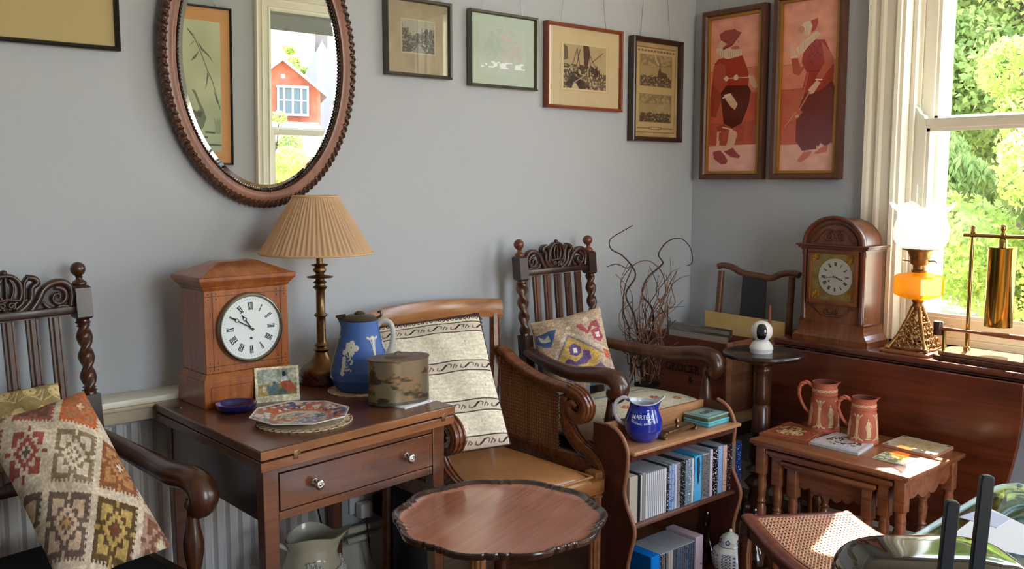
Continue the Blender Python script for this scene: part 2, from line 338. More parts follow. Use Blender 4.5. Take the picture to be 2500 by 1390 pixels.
b=B(); b.b2((XL-.12,YF-.2,0),(W3[0],YF,ZC)); b.b2((W3[0],YF-.2,0),(W3[1],YF,W3[2])); b.b2((W3[0],YF-.2,W3[3]),(W3[1],YF,ZC)); b.b2((W3[1],YF-.28,0),(W2[0],YF,ZC)); b.b2((W2[0],YF-.28,0),(W2[1],YF,W2[2])); b.b2((W2[0],YF-.28,W2[3]),(W2[1],YF,ZC)); b.b2((W2[1],YF-.28,0),(XB,YF,ZC)); struct(b.obj('wall_front',MT['wall'],None,None))
struct(B().b2((XL-.12,YW,0),(XW,YW+.12,ZC)).obj('wall_back',MT['wall'],None,None))
struct(B().b2((XL-.12,YF,0),(XL,YW,ZC)).obj('wall_left',MT['wall'],None,None))
struct(B().b2((XL-.12,YF-.2,-.1),(XW,YW+.12,0)).b2((XW+.0001,YF-.2,-.1),(XB,YB,0)).obj('floor',MT['floor'],None,None))
struct(B().b2((XL-.12,YF-.28,ZC),(XW+.28,YW+.12,ZC+.1)).b2((XW+.2801,YF-.28,ZC),(XB+.28,YB+.28,ZC+.1)).obj('ceiling',MT['ceil'],None,None))
sk=[(0,0),(.022,0),(.022,.085),(.016,.1),(.010,.112),(0,.115)]
struct(B().prism([(YW-a,z) for a,z in sk],XL,XW,ax='x').obj('baseboard_back',MT['white']))
struct(B().prism([(XW-a,z) for a,z in sk],YB,YW-.023,ax='y').obj('baseboard_right',MT['white']))
struct(B().prism([(YW-a,z) for a,z in [(0,2.48),(.012,2.48),(.025,2.5),(.03,2.525),(.018,2.545),(0,2.55)]],XL,XW-.001,ax='x').obj('trim_1',MT['white']))
def sash_window(name,w,xf,front=False):
    y0,y1,z0,z1=w; zm=1.572
    r=bpy.data.objects.new(name,None); COL.objects.link(r); r.location=((y0+y1)/2,xf,z0) if front else (xf,(y0+y1)/2,z0); struct(r)
    if front: r.rotation_euler=(0,0,-PI/2)
    cy=(y0+y1)/2; H=z1-z0; hw=(y1-y0)/2
    # architrave profile (distance from opening edge, projection into the room)
    pr=[(0,.0),(0,.016),(.012,.022),(.02,.014),(.055,.014),(.062,.026),(.072,.028),(.078,.018),(.098,.018),(.104,.03),(.118,.034),(.125,.022),(.125,0)]
    b=B()
    for sgn in (-1,1):
        b.prism([(sgn*(hw+a),0) for a,_ in pr],0,1) if False else None
        vs=[];n=len(pr)
        for zz in (-.75+.12 if False else -.02, H+.0):
            for a,p in pr: vs.append((-p,sgn*(hw+a),zz+(a if zz>0 else 0)))
        b.add(vs,[tuple(range(n)),tuple(range(n,2*n))]+[(i,(i+1)%n,n+(i+1)%n,n+i) for i in range(n)])
    vs=[];n=len(pr)
    for s_ in (-1,1):
        for a,p in pr: vs.append((-p,s_*(hw+a),H+a))
    b.add(vs,[tuple(range(n)),tuple(range(n,2*n))]+[(i,(i+1)%n,n+(i+1)%n,n+i) for i in range(n)])
    b.obj('architrave',MT['white'],r)
    b=B() # linings, staff and parting beads
    for s_ in (-1,1):
        b.b2((0,s_*hw,0),(.28,s_*(hw-.012),H)); b.b2((.055,s_*(hw-.012),0),(.07,s_*(hw-.03),H),bev=.003); b.b2((.118,s_*(hw-.012),0),(.126,s_*(hw-.024),H))
        b.b2((.175,s_*(hw-.012),0),(.2,s_*(hw-.05),H))
    b.b2((0,-hw,H-.012),(.28,hw,H)); [b.b2((.215,s_*(hw-.012),0),(.30,s_*(hw-.06),H)) for s_ in (-1,1)]; b.obj('window_lining',MT['white'],r)
    b=B(); b.b2((-.03,-hw-.125,-.045),(.28,hw+.125,-.012),bev=.008) if name=='window_2' else b.b2((-.0,-hw,-.03),(.3,hw,.0)); b.b2((.05,-hw+.02,0),(.3,hw-.02,.022)); b.obj('window_sill',MT['white'],r)
    def sash(nm,xa,xb,za,zb,horn):
        b=B(); e=hw-.014; sw=.058; bot=.075 if nm=='lower_sash' else .036; top=.036 if nm=='lower_sash' else .05
        for s_ in (-1,1):
            b.b2((xa,s_*e,za),(xb,s_*(e-sw),zb),bev=.003); b.b2((xa+.008,s_*(e-sw),za+bot),(xa+.016,s_*(e-sw-.012),zb-top))
        b.b2((xa,-e+sw,za),(xb,e-sw,za+bot),bev=.003); b.b2((xa,-e+sw,zb-top),(xb,e-sw,zb),bev=.003)
        b.b2((xa+.008,-e+sw,za+bot),(xa+.016,e-sw,za+bot+.012)); b.b2((xa+.008,-e+sw,zb-top),(xa+.016,e-sw,zb-top-.012))
        if horn:
            for s_ in (-1,1): b.prism([(s_*e,zb-.001),(s_*(e-.05),zb-.001),(s_*(e-.045),zb+.012),(s_*(e-.03),zb+.02),(s_*(e-.018),zb+.04),(s_*(e-.004),zb+.05),(s_*e,zb+.055)],xa+.005,xb-.005,ax='x')
        so_=b.obj(nm,MT['white'],r)
        B().b2((xa+.018,-e+sw-.002,za+bot-.002),(xa+.021,e-sw+.002,zb-top+.002)).obj('window_pane',MT['glass'],so_,None)
    sash('lower_sash',.072,.114,.022,zm+.018-z0,True); sash('upper_sash',.128,.17,zm-.018-z0,H-.012,False)
    b=B(); b.b2((.02,-hw+.02,H-.14),(.023,hw-.02,H-.012)); b.tube([(.035,-hw+.02,H-.04),(.035,hw-.02,H-.04)],.022,12); b.b2((.015,-hw+.02,H-.15),(.03,hw-.02,H-.138)); b.obj('roller_blind',plain('grey blind fabric',(150,152,152),.9),r)
sash_window('window_1',W1,XW); sash_window('window_2',W2,YF,True)
# unseen window added behind the camera to light the room: frame and mullions only
r=bpy.data.objects.new('added_window_3',None); COL.objects.link(r); r.location=(0,YF,0); struct(r)
b=B()
for x in (W3[0],W3[1]): b.b2((x-.04,-.14,W3[2]),(x+.04,-.06,W3[3]))
for z in (W3[2]+.03,1.5,W3[3]-.03): b.b2((W3[0],-.14,z-.03),(W3[1],-.06,z+.03))
b.b2((W3[0]-.08,-.2,W3[2]-.04),(W3[1]+.08,.04,W3[2])); b.obj('window_frame',MT['white'],r)
B().b2((W3[0],-.105,W3[2]),(W3[1],-.1,W3[3])).obj('window_pane',MT['glass'],r,None)
r=bpy.data.objects.new('added_window_4',None); COL.objects.link(r); r.location=(XB,0,0); struct(r)  # unseen window added for directional light from the right
b=B()
for y in (W4[0],W4[1]): b.b2((.06,y-.04,W4[2]),(.14,y+.04,W4[3]))
for z in (W4[2]+.03,1.57,W4[3]-.03): b.b2((.06,W4[0],z-.03),(.14,W4[1],z+.03))
b.obj('window_frame',MT['white'],r); B().b2((.1,W4[0],W4[2]),(.105,W4[1],W4[3])).obj('window_pane',MT['glass'],r,None)
# radiator with a shelf on wall_back
rx0,rx1=-.35,1.49; ry=YW-.04; rz0,rz1=.14,.70
rad=thing('radiator','long cream fluted panel radiator under a painted shelf behind the game table','radiator',((rx0+rx1)/2,ry,rz0))
b=B(); n=int((rx1-rx0)/.04); L_=(rx1-rx0)/2; pts=[]
for i in range(n+1):
    x=-L_+i*.04
    pts+= [(x,0),(x+.008,-.016),(x+.026,-.016),(x+.034,0)]
pts=[p for p in pts if p[0]<=L_]
poly=[(-L_,.02)]+pts+[(L_,.02)]
vs=[(a,c-.01,.02) for a,c in poly]+[(a,c-.01,rz1-rz0-.02) for a,c in poly]; n=len(poly)
b.add(vs,[(i,(i+1)%n,n+(i+1)%n,n+i) for i in range(n)]+[tuple(range(n)),tuple(range(n,2*n))]); b.obj('radiator_panel',MT['rad'],rad,20)
b=B(); b.tube([(-L_,-.012,.012),(L_,-.012,.012)],.014,10); b.tube([(-L_,-.012,rz1-rz0-.012),(L_,-.012,rz1-rz0-.012)],.014,10); b.obj('top_and_bottom_rail',MT['rad'],rad)
p=[(rx1+.01-(rx0+rx1)/2,-.0,.03),(rx1+.035-(rx0+rx1)/2,-.0,.03)]
b=B(); b.tube(p,.009,10); b.tube([(p[1][0],0,.03),(p[1][0],0,-.1399)],.009,10); b.lathe([(.016,0),(.016,.03),(.012,.035)],(p[1][0],0,.02),12); b.obj('valve',MT['rad'],rad)
sh=thing('wall_shelf','cream painted shelf with a moulded edge fixed above the radiator','shelf',((rx0+rx1-.1)/2,YW,.74))
b=B(); b.b2((-L_,-.112,0),(L_+.01,-.001,.018),bev=.004); b.obj('shelf_board',MT['white'],sh)
b=B(); b.b2((-L_,-.105,-.045),(L_-.02,-.085,0)); b.b2((-L_,-.115,-.012),(L_-.02,-.1,0),bev=.004); b.obj('shelf_apron',plain('beige paint',(190,172,146),.5),sh)
# heating pipes
o=B().tube([(1.56,2.665,.175),(1.9,2.665,.175),(2.6,2.665,.175)],.012,10).obj('heating_pipe',MT['white']); tag(o,'upper white heating pipe running along the wall below the double socket','pipe')
o=B().tube([(1.56,2.665,.14),(1.9,2.665,.14),(2.6,2.665,.14)],.010,10).obj('heating_pipe',MT['white']); tag(o,'lower white heating pipe just above the baseboard below the double socket','pipe')
# double socket with two plugs
so=thing('wall_socket','white double wall socket low on the grey wall under the game table','socket',(1.662,YW,.262))
B().box((0,-.006,0),(.146,.012,.086),bev=.004).obj('face_plate',MT['wplast'],so)
for x in (-.012,.012): B().box((x,-.014,.028),(.012,.006,.016),bev=.002).obj('switch',MT['wplast'],so)
pl=thing('plug',"white plug in the left half of the double socket",'plug',(1.632,YW-.0145,.242))
B().box((0,-.02,-.005),(.05,.04,.052),bev=.008).obj('plug_body',MT['wplast'],pl)
B().tube(spline([(0,-.03,-.03),(.002,-.04,-.09),(-.01,-.075,-.15),(.02,-.12,-.238)],6),.0028,8).obj('flex',MT['black'],pl)
pl=thing('power_adaptor','black square power adaptor in the right half of the double socket','plug',(1.700,YW-.0145,.244))
B().box((0,-.03,0),(.055,.055,.07),bev=.007).obj('adaptor_body',MT['black'],pl)
B().tube(spline([(0,-.045,-.035),(-.005,-.06,-.09),(.02,-.075,-.125),(.06,-.085,-.11),(.12,-.10,-.17)],6),.0022,8).obj('flex',MT['black'],pl)
o=B().tube(spline([(1.40,2.615,.70),(1.41,2.6,.5),(1.41,2.6,.35),(1.46,2.58,.15),(1.56,2.5,.004),(1.8,2.40,.004)],8),.003,8).obj('lamp_flex',MT['black']); tag(o,'thin black lamp flex hanging down behind the game table','cable')
o=B().tube(spline([(1.62,2.0,.004),(1.75,2.12,.012),(1.86,2.2,.004),(1.8,2.3,.004),(2.0,2.35,.004)],8),.003,8).obj('cable',MT['black']); tag(o,'thin black cable looping across the floor under the round tilt-top table','cable')
# ======================= outside =======================
def leafmat(name,c1,c2):
    m,n,l,b=mat(name); n.remove(b); d=n.new('ShaderNodeBsdfDiffuse'); t=n.new('ShaderNodeBsdfTranslucent'); mx=n.new('ShaderNodeMixShader'); mx.inputs[0].default_value=.5
    tc=n.new('ShaderNodeTexCoord'); no=n.new('ShaderNodeTexNoise'); no.inputs['Scale'].default_value=3; l.new(tc.outputs['Object'],no.inputs[0])
    r=n.new('ShaderNodeValToRGB'); l.new(no.outputs[0],r.inputs[0]); r.color_ramp.elements[0].color=L(c1); r.color_ramp.elements[1].color=L(c2); r.color_ramp.elements[0].position=.35; r.color_ramp.elements[1].position=.65
    l.new(r.outputs[0],d.inputs[0]); l.new(r.outputs[0],t.inputs[0]); l.new(d.outputs[0],mx.inputs[1]); l.new(t.outputs[0],mx.inputs[2]); l.new(mx.outputs[0],n['Material Output'].inputs[0]); return m
LF=[leafmat('fresh leaves',(120,142,78),(176,188,112)),leafmat('deep leaves',(66,92,82),(110,134,116)),leafmat('lime leaves',(160,180,84),(204,212,124))]
def foliage(blobs,n,size,seed,droop=0,stretch=1.5):
    r=np.random.RandomState(seed); wt=np.array([b[3]*b[4]*1.0 for b in blobs]); wt=wt/wt.sum(); ids=r.choice(len(blobs),n,p=wt)
    Bl=np.array(blobs)[ids]; d=r.normal(size=(n,3)); d/=np.linalg.norm(d,axis=1)[:,None]; rad=r.uniform(.55,1.05,n)**.6
    c=Bl[:,:3]+d*rad[:,None]*Bl[:,[3,3,4]]
    a=r.normal(size=(n,3)); 
    if droop: a[:,2]=-abs(a[:,2])*droop-1
    a/=np.linalg.norm(a,axis=1)[:,None]; nn=d*.6+r.normal(size=(n,3))*.7; b=np.cross(nn,a); b/=np.linalg.norm(b,axis=1)[:,None]+1e-9
    s=size*r.uniform(.6,1.2,n)[:,None]; a=a*s*stretch/2; b=b*s/2*.8; up=np.cross(a,b); up/=np.linalg.norm(up,axis=1)[:,None]+1e-9
    V=np.stack([c-a,c+b+up*s*.15,c+a,c-b+up*s*.15],1).reshape(-1,3)
    me=bpy.data.meshes.new('leaves'); me.vertices.add(4*n); me.vertices.foreach_set('co',V.ravel()); me.loops.add(4*n); me.loops.foreach_set('vertex_index',np.arange(4*n,dtype=np.int32))
    me.polygons.add(n); me.polygons.foreach_set('loop_start',np.arange(0,4*n,4,dtype=np.int32)); me.update(calc_edges=True); return me
def tree(x,y,h,rad,n,size,m,seed,label,cat='tree',z0=ZG,low=.3,group=None,droop=0,name='garden_tree',stretch=1.5):
    t=thing(name,label,cat,(x,y,z0),0,group); r=random.Random(seed); bl=[]
    for k in range(16):
        a=r.uniform(0,2*PI); q=r.uniform(0,.75)*rad; zz=r.uniform(low,.9)*h; s=rad*r.uniform(.28,.5)*(1.15-.5*zz/h)
        bl.append((q*math.cos(a),q*math.sin(a),zz,s,s*.8))
    link('foliage',foliage(bl,n,size,seed,droop,stretch),m,t,None)
    b=B(); b.tube(spline([(0,0,0),(.05*h*.1,.0,h*.3),(0,.05,h*.75)],4),[h*.02+.03-.002*k*h*.3 if k<8 else .02 for k in range(9)],8)
    for k in range(8):
        c=bl[k]; b.tube([(0,0,h*.35),(c[0]*.5,c[1]*.5,(h*.35+c[2])/2),(c[0],c[1],c[2])],[.04,.025,.012],6)
    b.obj('trunk',plain('bark',(86,70,56),.9),t); return t
o=B().b2((-30,-70,ZG-.35),(60,30,ZG)).obj('ground',plain('dry garden paving',(150,140,104),.95,c2=(176,160,124),vscale=2)); struct(o)
tree(9.5,3.6,6.5,2.6,110000,.055,LF[0],1,'sunlit green garden tree filling the upper right of the window view')
tree(12.5,7.2,8.5,3.2,90000,.075,LF[1],2,'dark blue-green tall tree at the upper left of the window view')
tree(6.6,2.35,3.0,1.0,32000,.036,LF[2],3,'lime green bush seen low through the window behind the gong',cat='bush',low=.2,name='garden_bush')
tree(7.0,3.75,2.6,1.0,30000,.036,LF[0],4,'bright green drooping shrub seen low through the window behind the oil lamp',cat='bush',low=.15,name='garden_bush',droop=1.5,stretch=2.4)
tree(8.2,2.0,3.6,1.1,30000,.04,LF[0],5,'drooping yellow-green shrub at the right edge of the window view',cat='bush',low=.1,name='garden_bush',droop=2,stretch=2.6)
tree(15,4.6,7,3.2,30000,.13,LF[1],9,'far dark tree behind the sunlit one in the middle of the window view',low=.1)
tree(6.15,-6.2,2.15,1.0,26000,.045,LF[2],6,'yellow-green bush reflected low in the oval mirror',cat='bush',low=.2,name='garden_bush')
tree(10.3,-15.3,3.0,.8,7000,.08,LF[0],8,'green bush reflected at the left of the gabled house in the oval mirror',cat='bush',low=.2,name='garden_bush')
tree(28.2,-48.4,11.6,1.6,6000,.3,LF[2],7,'pale green tree reflected above the roof of the brick house in the oval mirror',z0=-3)
# brick house across the road, seen in the oval mirror
hs=thing('brick_house','red brick gabled house with a white bay window reflected in the oval mirror','house',(21.16,-36,-3.2),0)
hs.rotation_euler=(0,0,math.atan2(-.456,-.89)) # local -y looks at the mirror
brick=plain('red brick',(134,66,46),.9,c2=(156,82,62),vscale=3); slate=plain('slate roof',(90,92,100),.7); wh=plain('white joinery',(150,152,154),.5)
B().prism([(-1.75,0),(1.75,0),(1.75,7.2),(0,8.58),(-1.75,7.2)],0,7,ax='y').obj('brick_wall',brick,hs)
b=B()
for s_ in (-1,1): b.add([(s_*2.05,-.35,7.08),(0,-.35,8.72),(0,7.1,8.72),(s_*2.05,7.1,7.08),(s_*2.05,-.35,6.96),(0,-.35,8.6),(0,7.1,8.6),(s_*2.05,7.1,6.96)],[(0,1,2,3),(4,5,6,7),(0,1,5,4),(2,3,7,6),(0,3,7,4),(1,2,6,5)])
b.obj('roof',slate,hs,None)
b=B()
for s_ in (-1,1): b.add([(s_*2.1,-.42,7.05),(0,-.42,8.72),(0,-.36,8.72),(s_*2.1,-.36,7.05),(s_*2.1,-.42,6.9),(0,-.42,8.55),(0,-.36,8.55),(s_*2.1,-.36,6.9)],[(0,1,2,3),(4,5,6,7),(0,1,5,4),(2,3,7,6),(0,3,7,4),(1,2,6,5)])
b.obj('bargeboard',wh,hs,None)
b=B(); b.b2((-1.2,-.35,6.0),(.3,0,6.12)); b.b2((-1.2,-.35,7.3),(.3,0,7.42))
for x in (-1.15,-.85,-.45,-.05,.22): b.b2((x-.05,-.3,6.1),(x+.05,-.22,7.3))
b.b2((-1.15,-.3,6.7),(.25,-.24,6.76)); b.obj('bay_window',wh,hs); B().b2((-1.15,-.25,6.1),(.25,-.2,7.3)).obj('bay_glass',plain('dark bay glass',(60,72,82),.4),hs)  # even dark glass colour so the mullions read
B().b2((-.1,-.02,7.75),(.08,.0,7.95)).obj('vent',wh,hs)
b=B(); b.prism([(-1.9,5.2),(1.2,5.2),(.9,5.7),(-1.6,5.7)],-1.2,0,ax='y'); b.b2((-1.8,-1.1,3.4),(1.1,0,5.2)); b.obj('porch',wh,hs)
h2=thing('slate_roofed_house','pale gabled house with a tall chimney reflected at the right edge of the oval mirror','house',(27.4,-43.4,-3.2),0)
h2.rotation_euler=hs.rotation_euler
B().prism([(-2.6,0),(2.0,0),(2.0,6.6),(0,10.6),(-2.6,6.6)],0,6,ax='y').obj('gable_wall',plain('pale render',(112,108,118),.9),h2)
b=B(); b.b2((-.35,.5,9.0),(.35,1.3,11.4)); b.b2((-.42,.4,11.1),(.42,1.4,11.3)); [b.lathe([(.1,11.4),(.08,11.8)],(x,.9,0),12) for x in (-.15,.15)]; b.obj('chimney',plain('sooty brick',(96,84,84),.9),h2)
# ======================= things on the walls =======================
def picture(name,label,cat,P4,th,fw,fm,cv,tilt=0,wall='A',group=None,slip=None,glass=True,wires=True,mat_=None,lean=.03,gz=2.5):
    # P4: lower-left corner (x or y, z) and size on the wall; fw frame width
    a0,z0,w,h=P4
    if wall=='A': loc=(a0+w/2,YW-.006,z0); rz=0
    elif wall=='F': loc=(a0-w/2,YF+.006,z0); rz=PI
    else: loc=(XW-.006,a0-w/2,z0); rz=-PI/2
    t=thing(name,label,cat,loc,0,group); t.rotation_euler=(tilt,0,rz)
    b=B(); pr=[(0,0),(0,-th),(fw*.25,-th-.003),(fw*.75,-th),(fw,-th*.7),(fw,0)]
    q=[(-w/2,0),(w/2,0),(w/2,h),(-w/2,h)]; sg=[(1,1),(-1,1),(-1,-1),(1,-1)]
    vs=[];n=len(pr)
    for (x,z),(sx,sz) in zip(q,sg):
        for d,p in pr: vs.append((x+sx*d,p,z+sz*d))
    b.add(vs,[(i*n+k,i*n+(k+1)%n,((i+1)%4)*n+(k+1)%n,((i+1)%4)*n+k) for i in range(4) for k in range(n)]); b.obj('frame',fm,t,20)
    iw,ih=w-2*fw+.004,h-2*fw+.004
    if slip:
        sw,sm=slip; b=B()
        for bx in (((-iw/2,0),( -iw/2+sw,ih)),((iw/2-sw,0),(iw/2,ih)),((-iw/2+sw,0),(iw/2-sw,sw)),((-iw/2+sw,ih-sw),(iw/2-sw,ih))):
            b.b2((bx[0][0],-th*.75,bx[0][1]+fw-.002),(bx[1][0],-th*.35,bx[1][1]+fw-.002),bev=.0015)
        b.obj('slip',sm,t); iw-=2*sw-.002; ih-=2*sw-.002
    o=surf('print',cv.w,cv.h,lambda U,V:((U-.5)*iw,0*U-th*.35-.001,h/2+(V-.5)*ih),cv.col,mat_ or P['flat'],t)
    if glass: B().b2((-iw/2,-th*.55,h/2-ih/2),(iw/2,-th*.5,h/2+ih/2)).obj('glass',MT['pglass'],t,None)
    if wires:
        for s_ in (-1,1): B().tube([(s_*w*.3,-.004,h-.01),(s_*w*.12,-.0,gz-z0)],.0009,6).obj('hanging_wire',MT['steel'],t)
    return t
def etching(w,h,bg,ink,box,kind,seed):
    cv=Cv(w,h,bg); x0,y0,x1,y1=box; r=random.Random(seed)
    return cv
MATC=(206,192,162)
# print 1: grey tree-lined street etching
def trees_etching():
    c=Cv(150,150,(176,160,132)); c.noise(.05,30,1); c.rect(.22,.24,.78,.72,(196,186,160)); c.rect(.24,.26,.76,.70,(176,172,156))
    n=vnoise(150,150,5,3); n2=vnoise(150,150,2,4)
    m=((c.X>.24)&(c.X<.76)&(c.Y>.26)&(c.Y<.70))
    tr=m&((c.Y>.5-.18*np.abs(c.X-.48)-.1*n)|((c.X>.6)&(c.Y>.36)&(n>.3))|((c.X<.34)&(c.Y>.28+.6*(c.X-.24)+.1*n)))&(n2>.28)
    c.put(tr.astype(float),(70,70,66),.8); c.poly([(.42,.7),(.5,.56),(.62,.7)],(170,166,150),.7); c.line([(.56,.36),(.56,.62)],.008,(50,50,48)); return c
picture('framed_print','grey framed etching of a tree-lined street in a wide buff mount','picture',(1.756,1.713,.275,.262),.02,.012,plain('pewter frame',(96,92,86),.35,.7),trees_etching())
def pale_print():
    c=Cv(150,140,(150,158,104)); c.rect(.12,.17,.86,.86,(150,150,130)); c.rect(.125,.175,.855,.855,(154,160,110))  # green reflection of the garden is painted into mount and print colours
    n=vnoise(140,150,7,8); n2=vnoise(140,150,3,9); d=((c.X-.5)/.3)**2+((c.Y-.5)/.32)**2
    c.put(((n*.6+n2*.4>.5)&(d<1)).astype(float),(138,150,112),.7); c.put(((n2>.6)&(d<1)&(c.X>.45)).astype(float),(196,138,110),.7); c.put(((n>.55)&(c.Y>.66)&(c.Y<.75)&(c.X>.15)&(c.X<.84)).astype(float),(236,236,226),.9); return c
picture('framed_print','thin grey framed landscape print with a painted green reflection, second from the oval mirror','picture',(2.112,1.699,.33,.272),.02,.011,plain('grey metal frame',(110,108,98),.35,.7),pale_print())
def ship_print():
    c=Cv(170,150,(222,200,158)); c.rect(.185,.185,.835,.80,(190,168,128)); c.rect(.19,.19,.83,.795,(226,206,166)); c.rect(.215,.215,.805,.765,(196,172,130))
    K=(64,50,40); n=vnoise(150,170,3,5); m=(c.X>.215)&(c.X<.805)&(c.Y>.215)&(c.Y<.765)
    c.put((m&(c.Y>.56)&(n>.35)).astype(float),K,.75); c.put((m&(c.Y>.46)&(c.Y<.6)&(n>.45)&(c.X<.72)).astype(float),K,.8)
    c.poly([(.48,.215),(.56,.215),(.58,.3),(.54,.5),(.5,.5)],(90,66,50)); c.poly([(.22,.22),(.27,.25),(.28,.4),(.22,.42)],(120,98,74))
    for a,b_ in (((.4,.26),(.33,.5)),((.4,.27),(.44,.5)),((.56,.3),(.7,.56)),((.56,.3),(.6,.56)),((.76,.28),(.6,.42)),((.56,.3),(.54,.5)),((.44,.27),(.38,.52))): c.line([a,b_],.008,K)
    c.poly([(.25,.72),(.33,.6),(.5,.66),(.6,.74),(.42,.765)],(60,46,38),.8); c.line([(.35,.7),(.52,.58)],.012,(200,180,140)); c.poly([(.34,.72),(.38,.69),(.43,.765),(.33,.765)],(214,194,150))
    for k in range(7): c.line([(.5,.6+.02*k),(.8,.66+.016*k)],.005,(206,184,142),.6)
    c.poly([(.6,.46),(.66,.5),(.7,.56),(.6,.57)],K,.8); return c
picture('framed_print','reddish brown framed print of sailing ships in harbour, third from the oval mirror','picture',(2.486,1.641,.43,.328),.022,.013,wood('red mahogany frame',(112,48,26),(150,70,38),'x'),ship_print())
def twin_print():
    c=Cv(110,180,(198,168,116)); c.noise(.1,20,2); K=(74,60,42)
    c.rect(.06,.05,.94,.95,K,.5); c.rect(.075,.06,.925,.94,(204,176,124)); n=vnoise(180,110,4,6); n2=vnoise(180,110,2,7)
    for y0,y1 in ((.13,.46),(.54,.84)):
        c.rect(.14,y0,.86,y1,(150,130,92)); c.rect(.15,y0+.005,.85,y1-.005,(178,152,106)); h=y1-y0
        m=(c.X>.15)&(c.X<.85)
        c.put((m&(c.Y>y0+h*.62+.03*n)&(c.Y<y1-.005)&(n2>.3)).astype(float),K,.85); c.put((m&(c.Y>y0+.005)&(c.Y<y0+h*.35)&(n>.45)).astype(float),(130,114,84),.7)
    c.poly([(.55,.36),(.55,.3),(.59,.24),(.62,.3),(.74,.31),(.76,.36)],K,.8); c.line([(.59,.26),(.59,.21)],.012,K); c.line([(.48,.14),(.52,.2),(.56,.22)],.02,(214,190,140))
    for k in range(12): c.ell(.12+.07*k,.09,.03,.012,K,.6)
    c.ell(.5,.90,.16,.018,K,.6); c.ell(.5,.90,.12,.01,(204,176,124)); c.line([(.1,.9),(.34,.9)],.01,K,.7); c.line([(.66,.9),(.9,.9)],.01,K,.7); return c
picture('framed_print','tall dark framed antique sheet with two engraved scenes, nearest the room corner','picture',(2.972,1.526,.325,.435),.03,.02,MT['dark'],twin_print())
def cut_print():
    c=Cv(180,110,(186,166,118)); c.rect(.09,0,.865,.60,(120,100,70)); c.rect(.095,0,.86,.59,(182,160,126)); n=vnoise(110,180,6,3); n2=vnoise(110,180,9,5)
    c.poly([(.0,0),(.84,0),(.84,.26),(.73,.40),(.24,.31),(.10,.02)],(206,190,160)); c.poly([(.0,0),(.83,0),(.83,.25),(.725,.385),(.25,.295),(.11,.0)],(92,84,72))
    c.put(((n>.55)&(c.X>.15)&(c.X<.8)&(c.Y<.3)).astype(float),(124,116,100),.6); return c
picture('framed_print','black framed old engraving in a cream mount, left of the oval mirror','picture',(.32,1.712,.572,.45),.018,.012,plain('black frame',(26,22,22),.4),cut_print(),glass=False)
# tile panels with costumed figures (generic stand-ins drawn from simple shapes)
def seams(c,x0,x1,ys,cols):
    yb=[c.b[1]]+ys+[c.b[3]]
    for k,q in enumerate(cols): c.rect(x0,yb[k],x1,yb[k+1],q)
    c.noise(.05,18,11)
    for y in ys: c.line([(x0,y+4),(x1,y-4)],3,(150,66,48),.8)
PK=(240,160,134); PK2=(226,132,106); RD=(206,92,68); PL=(238,176,158)
def man():
    c=Cv(150,500,PK,(200,110,495,1205)); seams(c,200,495,[480,655,860,1015],[PK,PK2,RD,(192,84,62),PL])
    CR=(236,206,178)
    c.poly([(215,540),(255,430),(290,560),(280,640),(270,700),(240,815),(208,800),(205,680)],(170,62,46))
    c.poly([(225,430),(248,396),(300,385),(350,395),(392,388),(410,440),(428,500),(436,545),(430,604),(300,592),(288,520)],(172,48,36))
    c.poly([(222,440),(262,425),(292,445),(300,560),(322,650),(292,682),(255,620),(215,560)],(190,78,58))
    c.poly([(300,590),(430,600),(448,640),(436,740),(398,865),(345,896),(290,858),(276,740),(268,640)],(92,18,22))
    c.line([(285,538),(448,545)],6,CR); c.ell(300,540,12,18,CR); c.ell(358,538,14,20,CR)
    c.poly([(430,530),(462,540),(488,612),(470,628),(442,590)],(232,180,152)); c.poly([(285,655),(325,645),(348,680),(372,728),(356,766),(330,740),(306,700)],(238,186,158)); c.line([(282,676),(330,652)],9,(248,228,208))
    c.poly([(318,300),(372,255),(384,300),(378,345),(330,350)],(226,160,130)); c.ell(350,330,24,14,(196,100,72)); c.ell(366,290,5,3,(90,30,26))
    c.poly([(232,325),(262,296),(300,330),(386,345),(390,386),(350,396),(300,402),(248,366)],CR)
    for k in range(10): c.line([(250+14*k,335+4*(k%2)),(256+13*k,392)],2.5,(200,140,110))
    c.poly([(236,320),(262,262),(300,270),(292,320)],(226,180,146)); c.poly([(252,222),(288,198),(345,196),(360,215),(384,226),(372,250),(332,312),(278,334),(272,318),(300,296),(262,262)],(166,54,40)); c.line([(276,330),(330,300),(368,246),(382,226)],5,(120,30,26)); c.line([(262,262),(300,280),(350,240)],4,(110,30,26))
    c.poly([(252,915),(276,915),(266,1000),(270,1050),(246,1055)],(234,180,156)); c.poly([(328,895),(376,925),(362,1000),(346,1056),(300,1060),(318,980)],(234,180,156))
    c.poly([(240,880),(292,868),(330,900),(300,920),(262,915)],(168,60,44)); c.line([(285,885),(340,905)],9,CR); c.ell(392,910,26,34,(176,70,54)); c.poly([(378,930),(410,930),(412,990),(380,990)],(176,70,54)); c.poly([(262,920),(285,925),(280,975),(262,980)],(176,70,54))
    c.poly([(228,1062),(272,1050),(300,1085),(320,1125),(312,1150),(280,1152),(236,1112)],(160,44,38)); c.poly([(296,1062),(350,1034),(372,1070),(396,1094),(384,1112),(336,1098)],(160,44,38)); return c
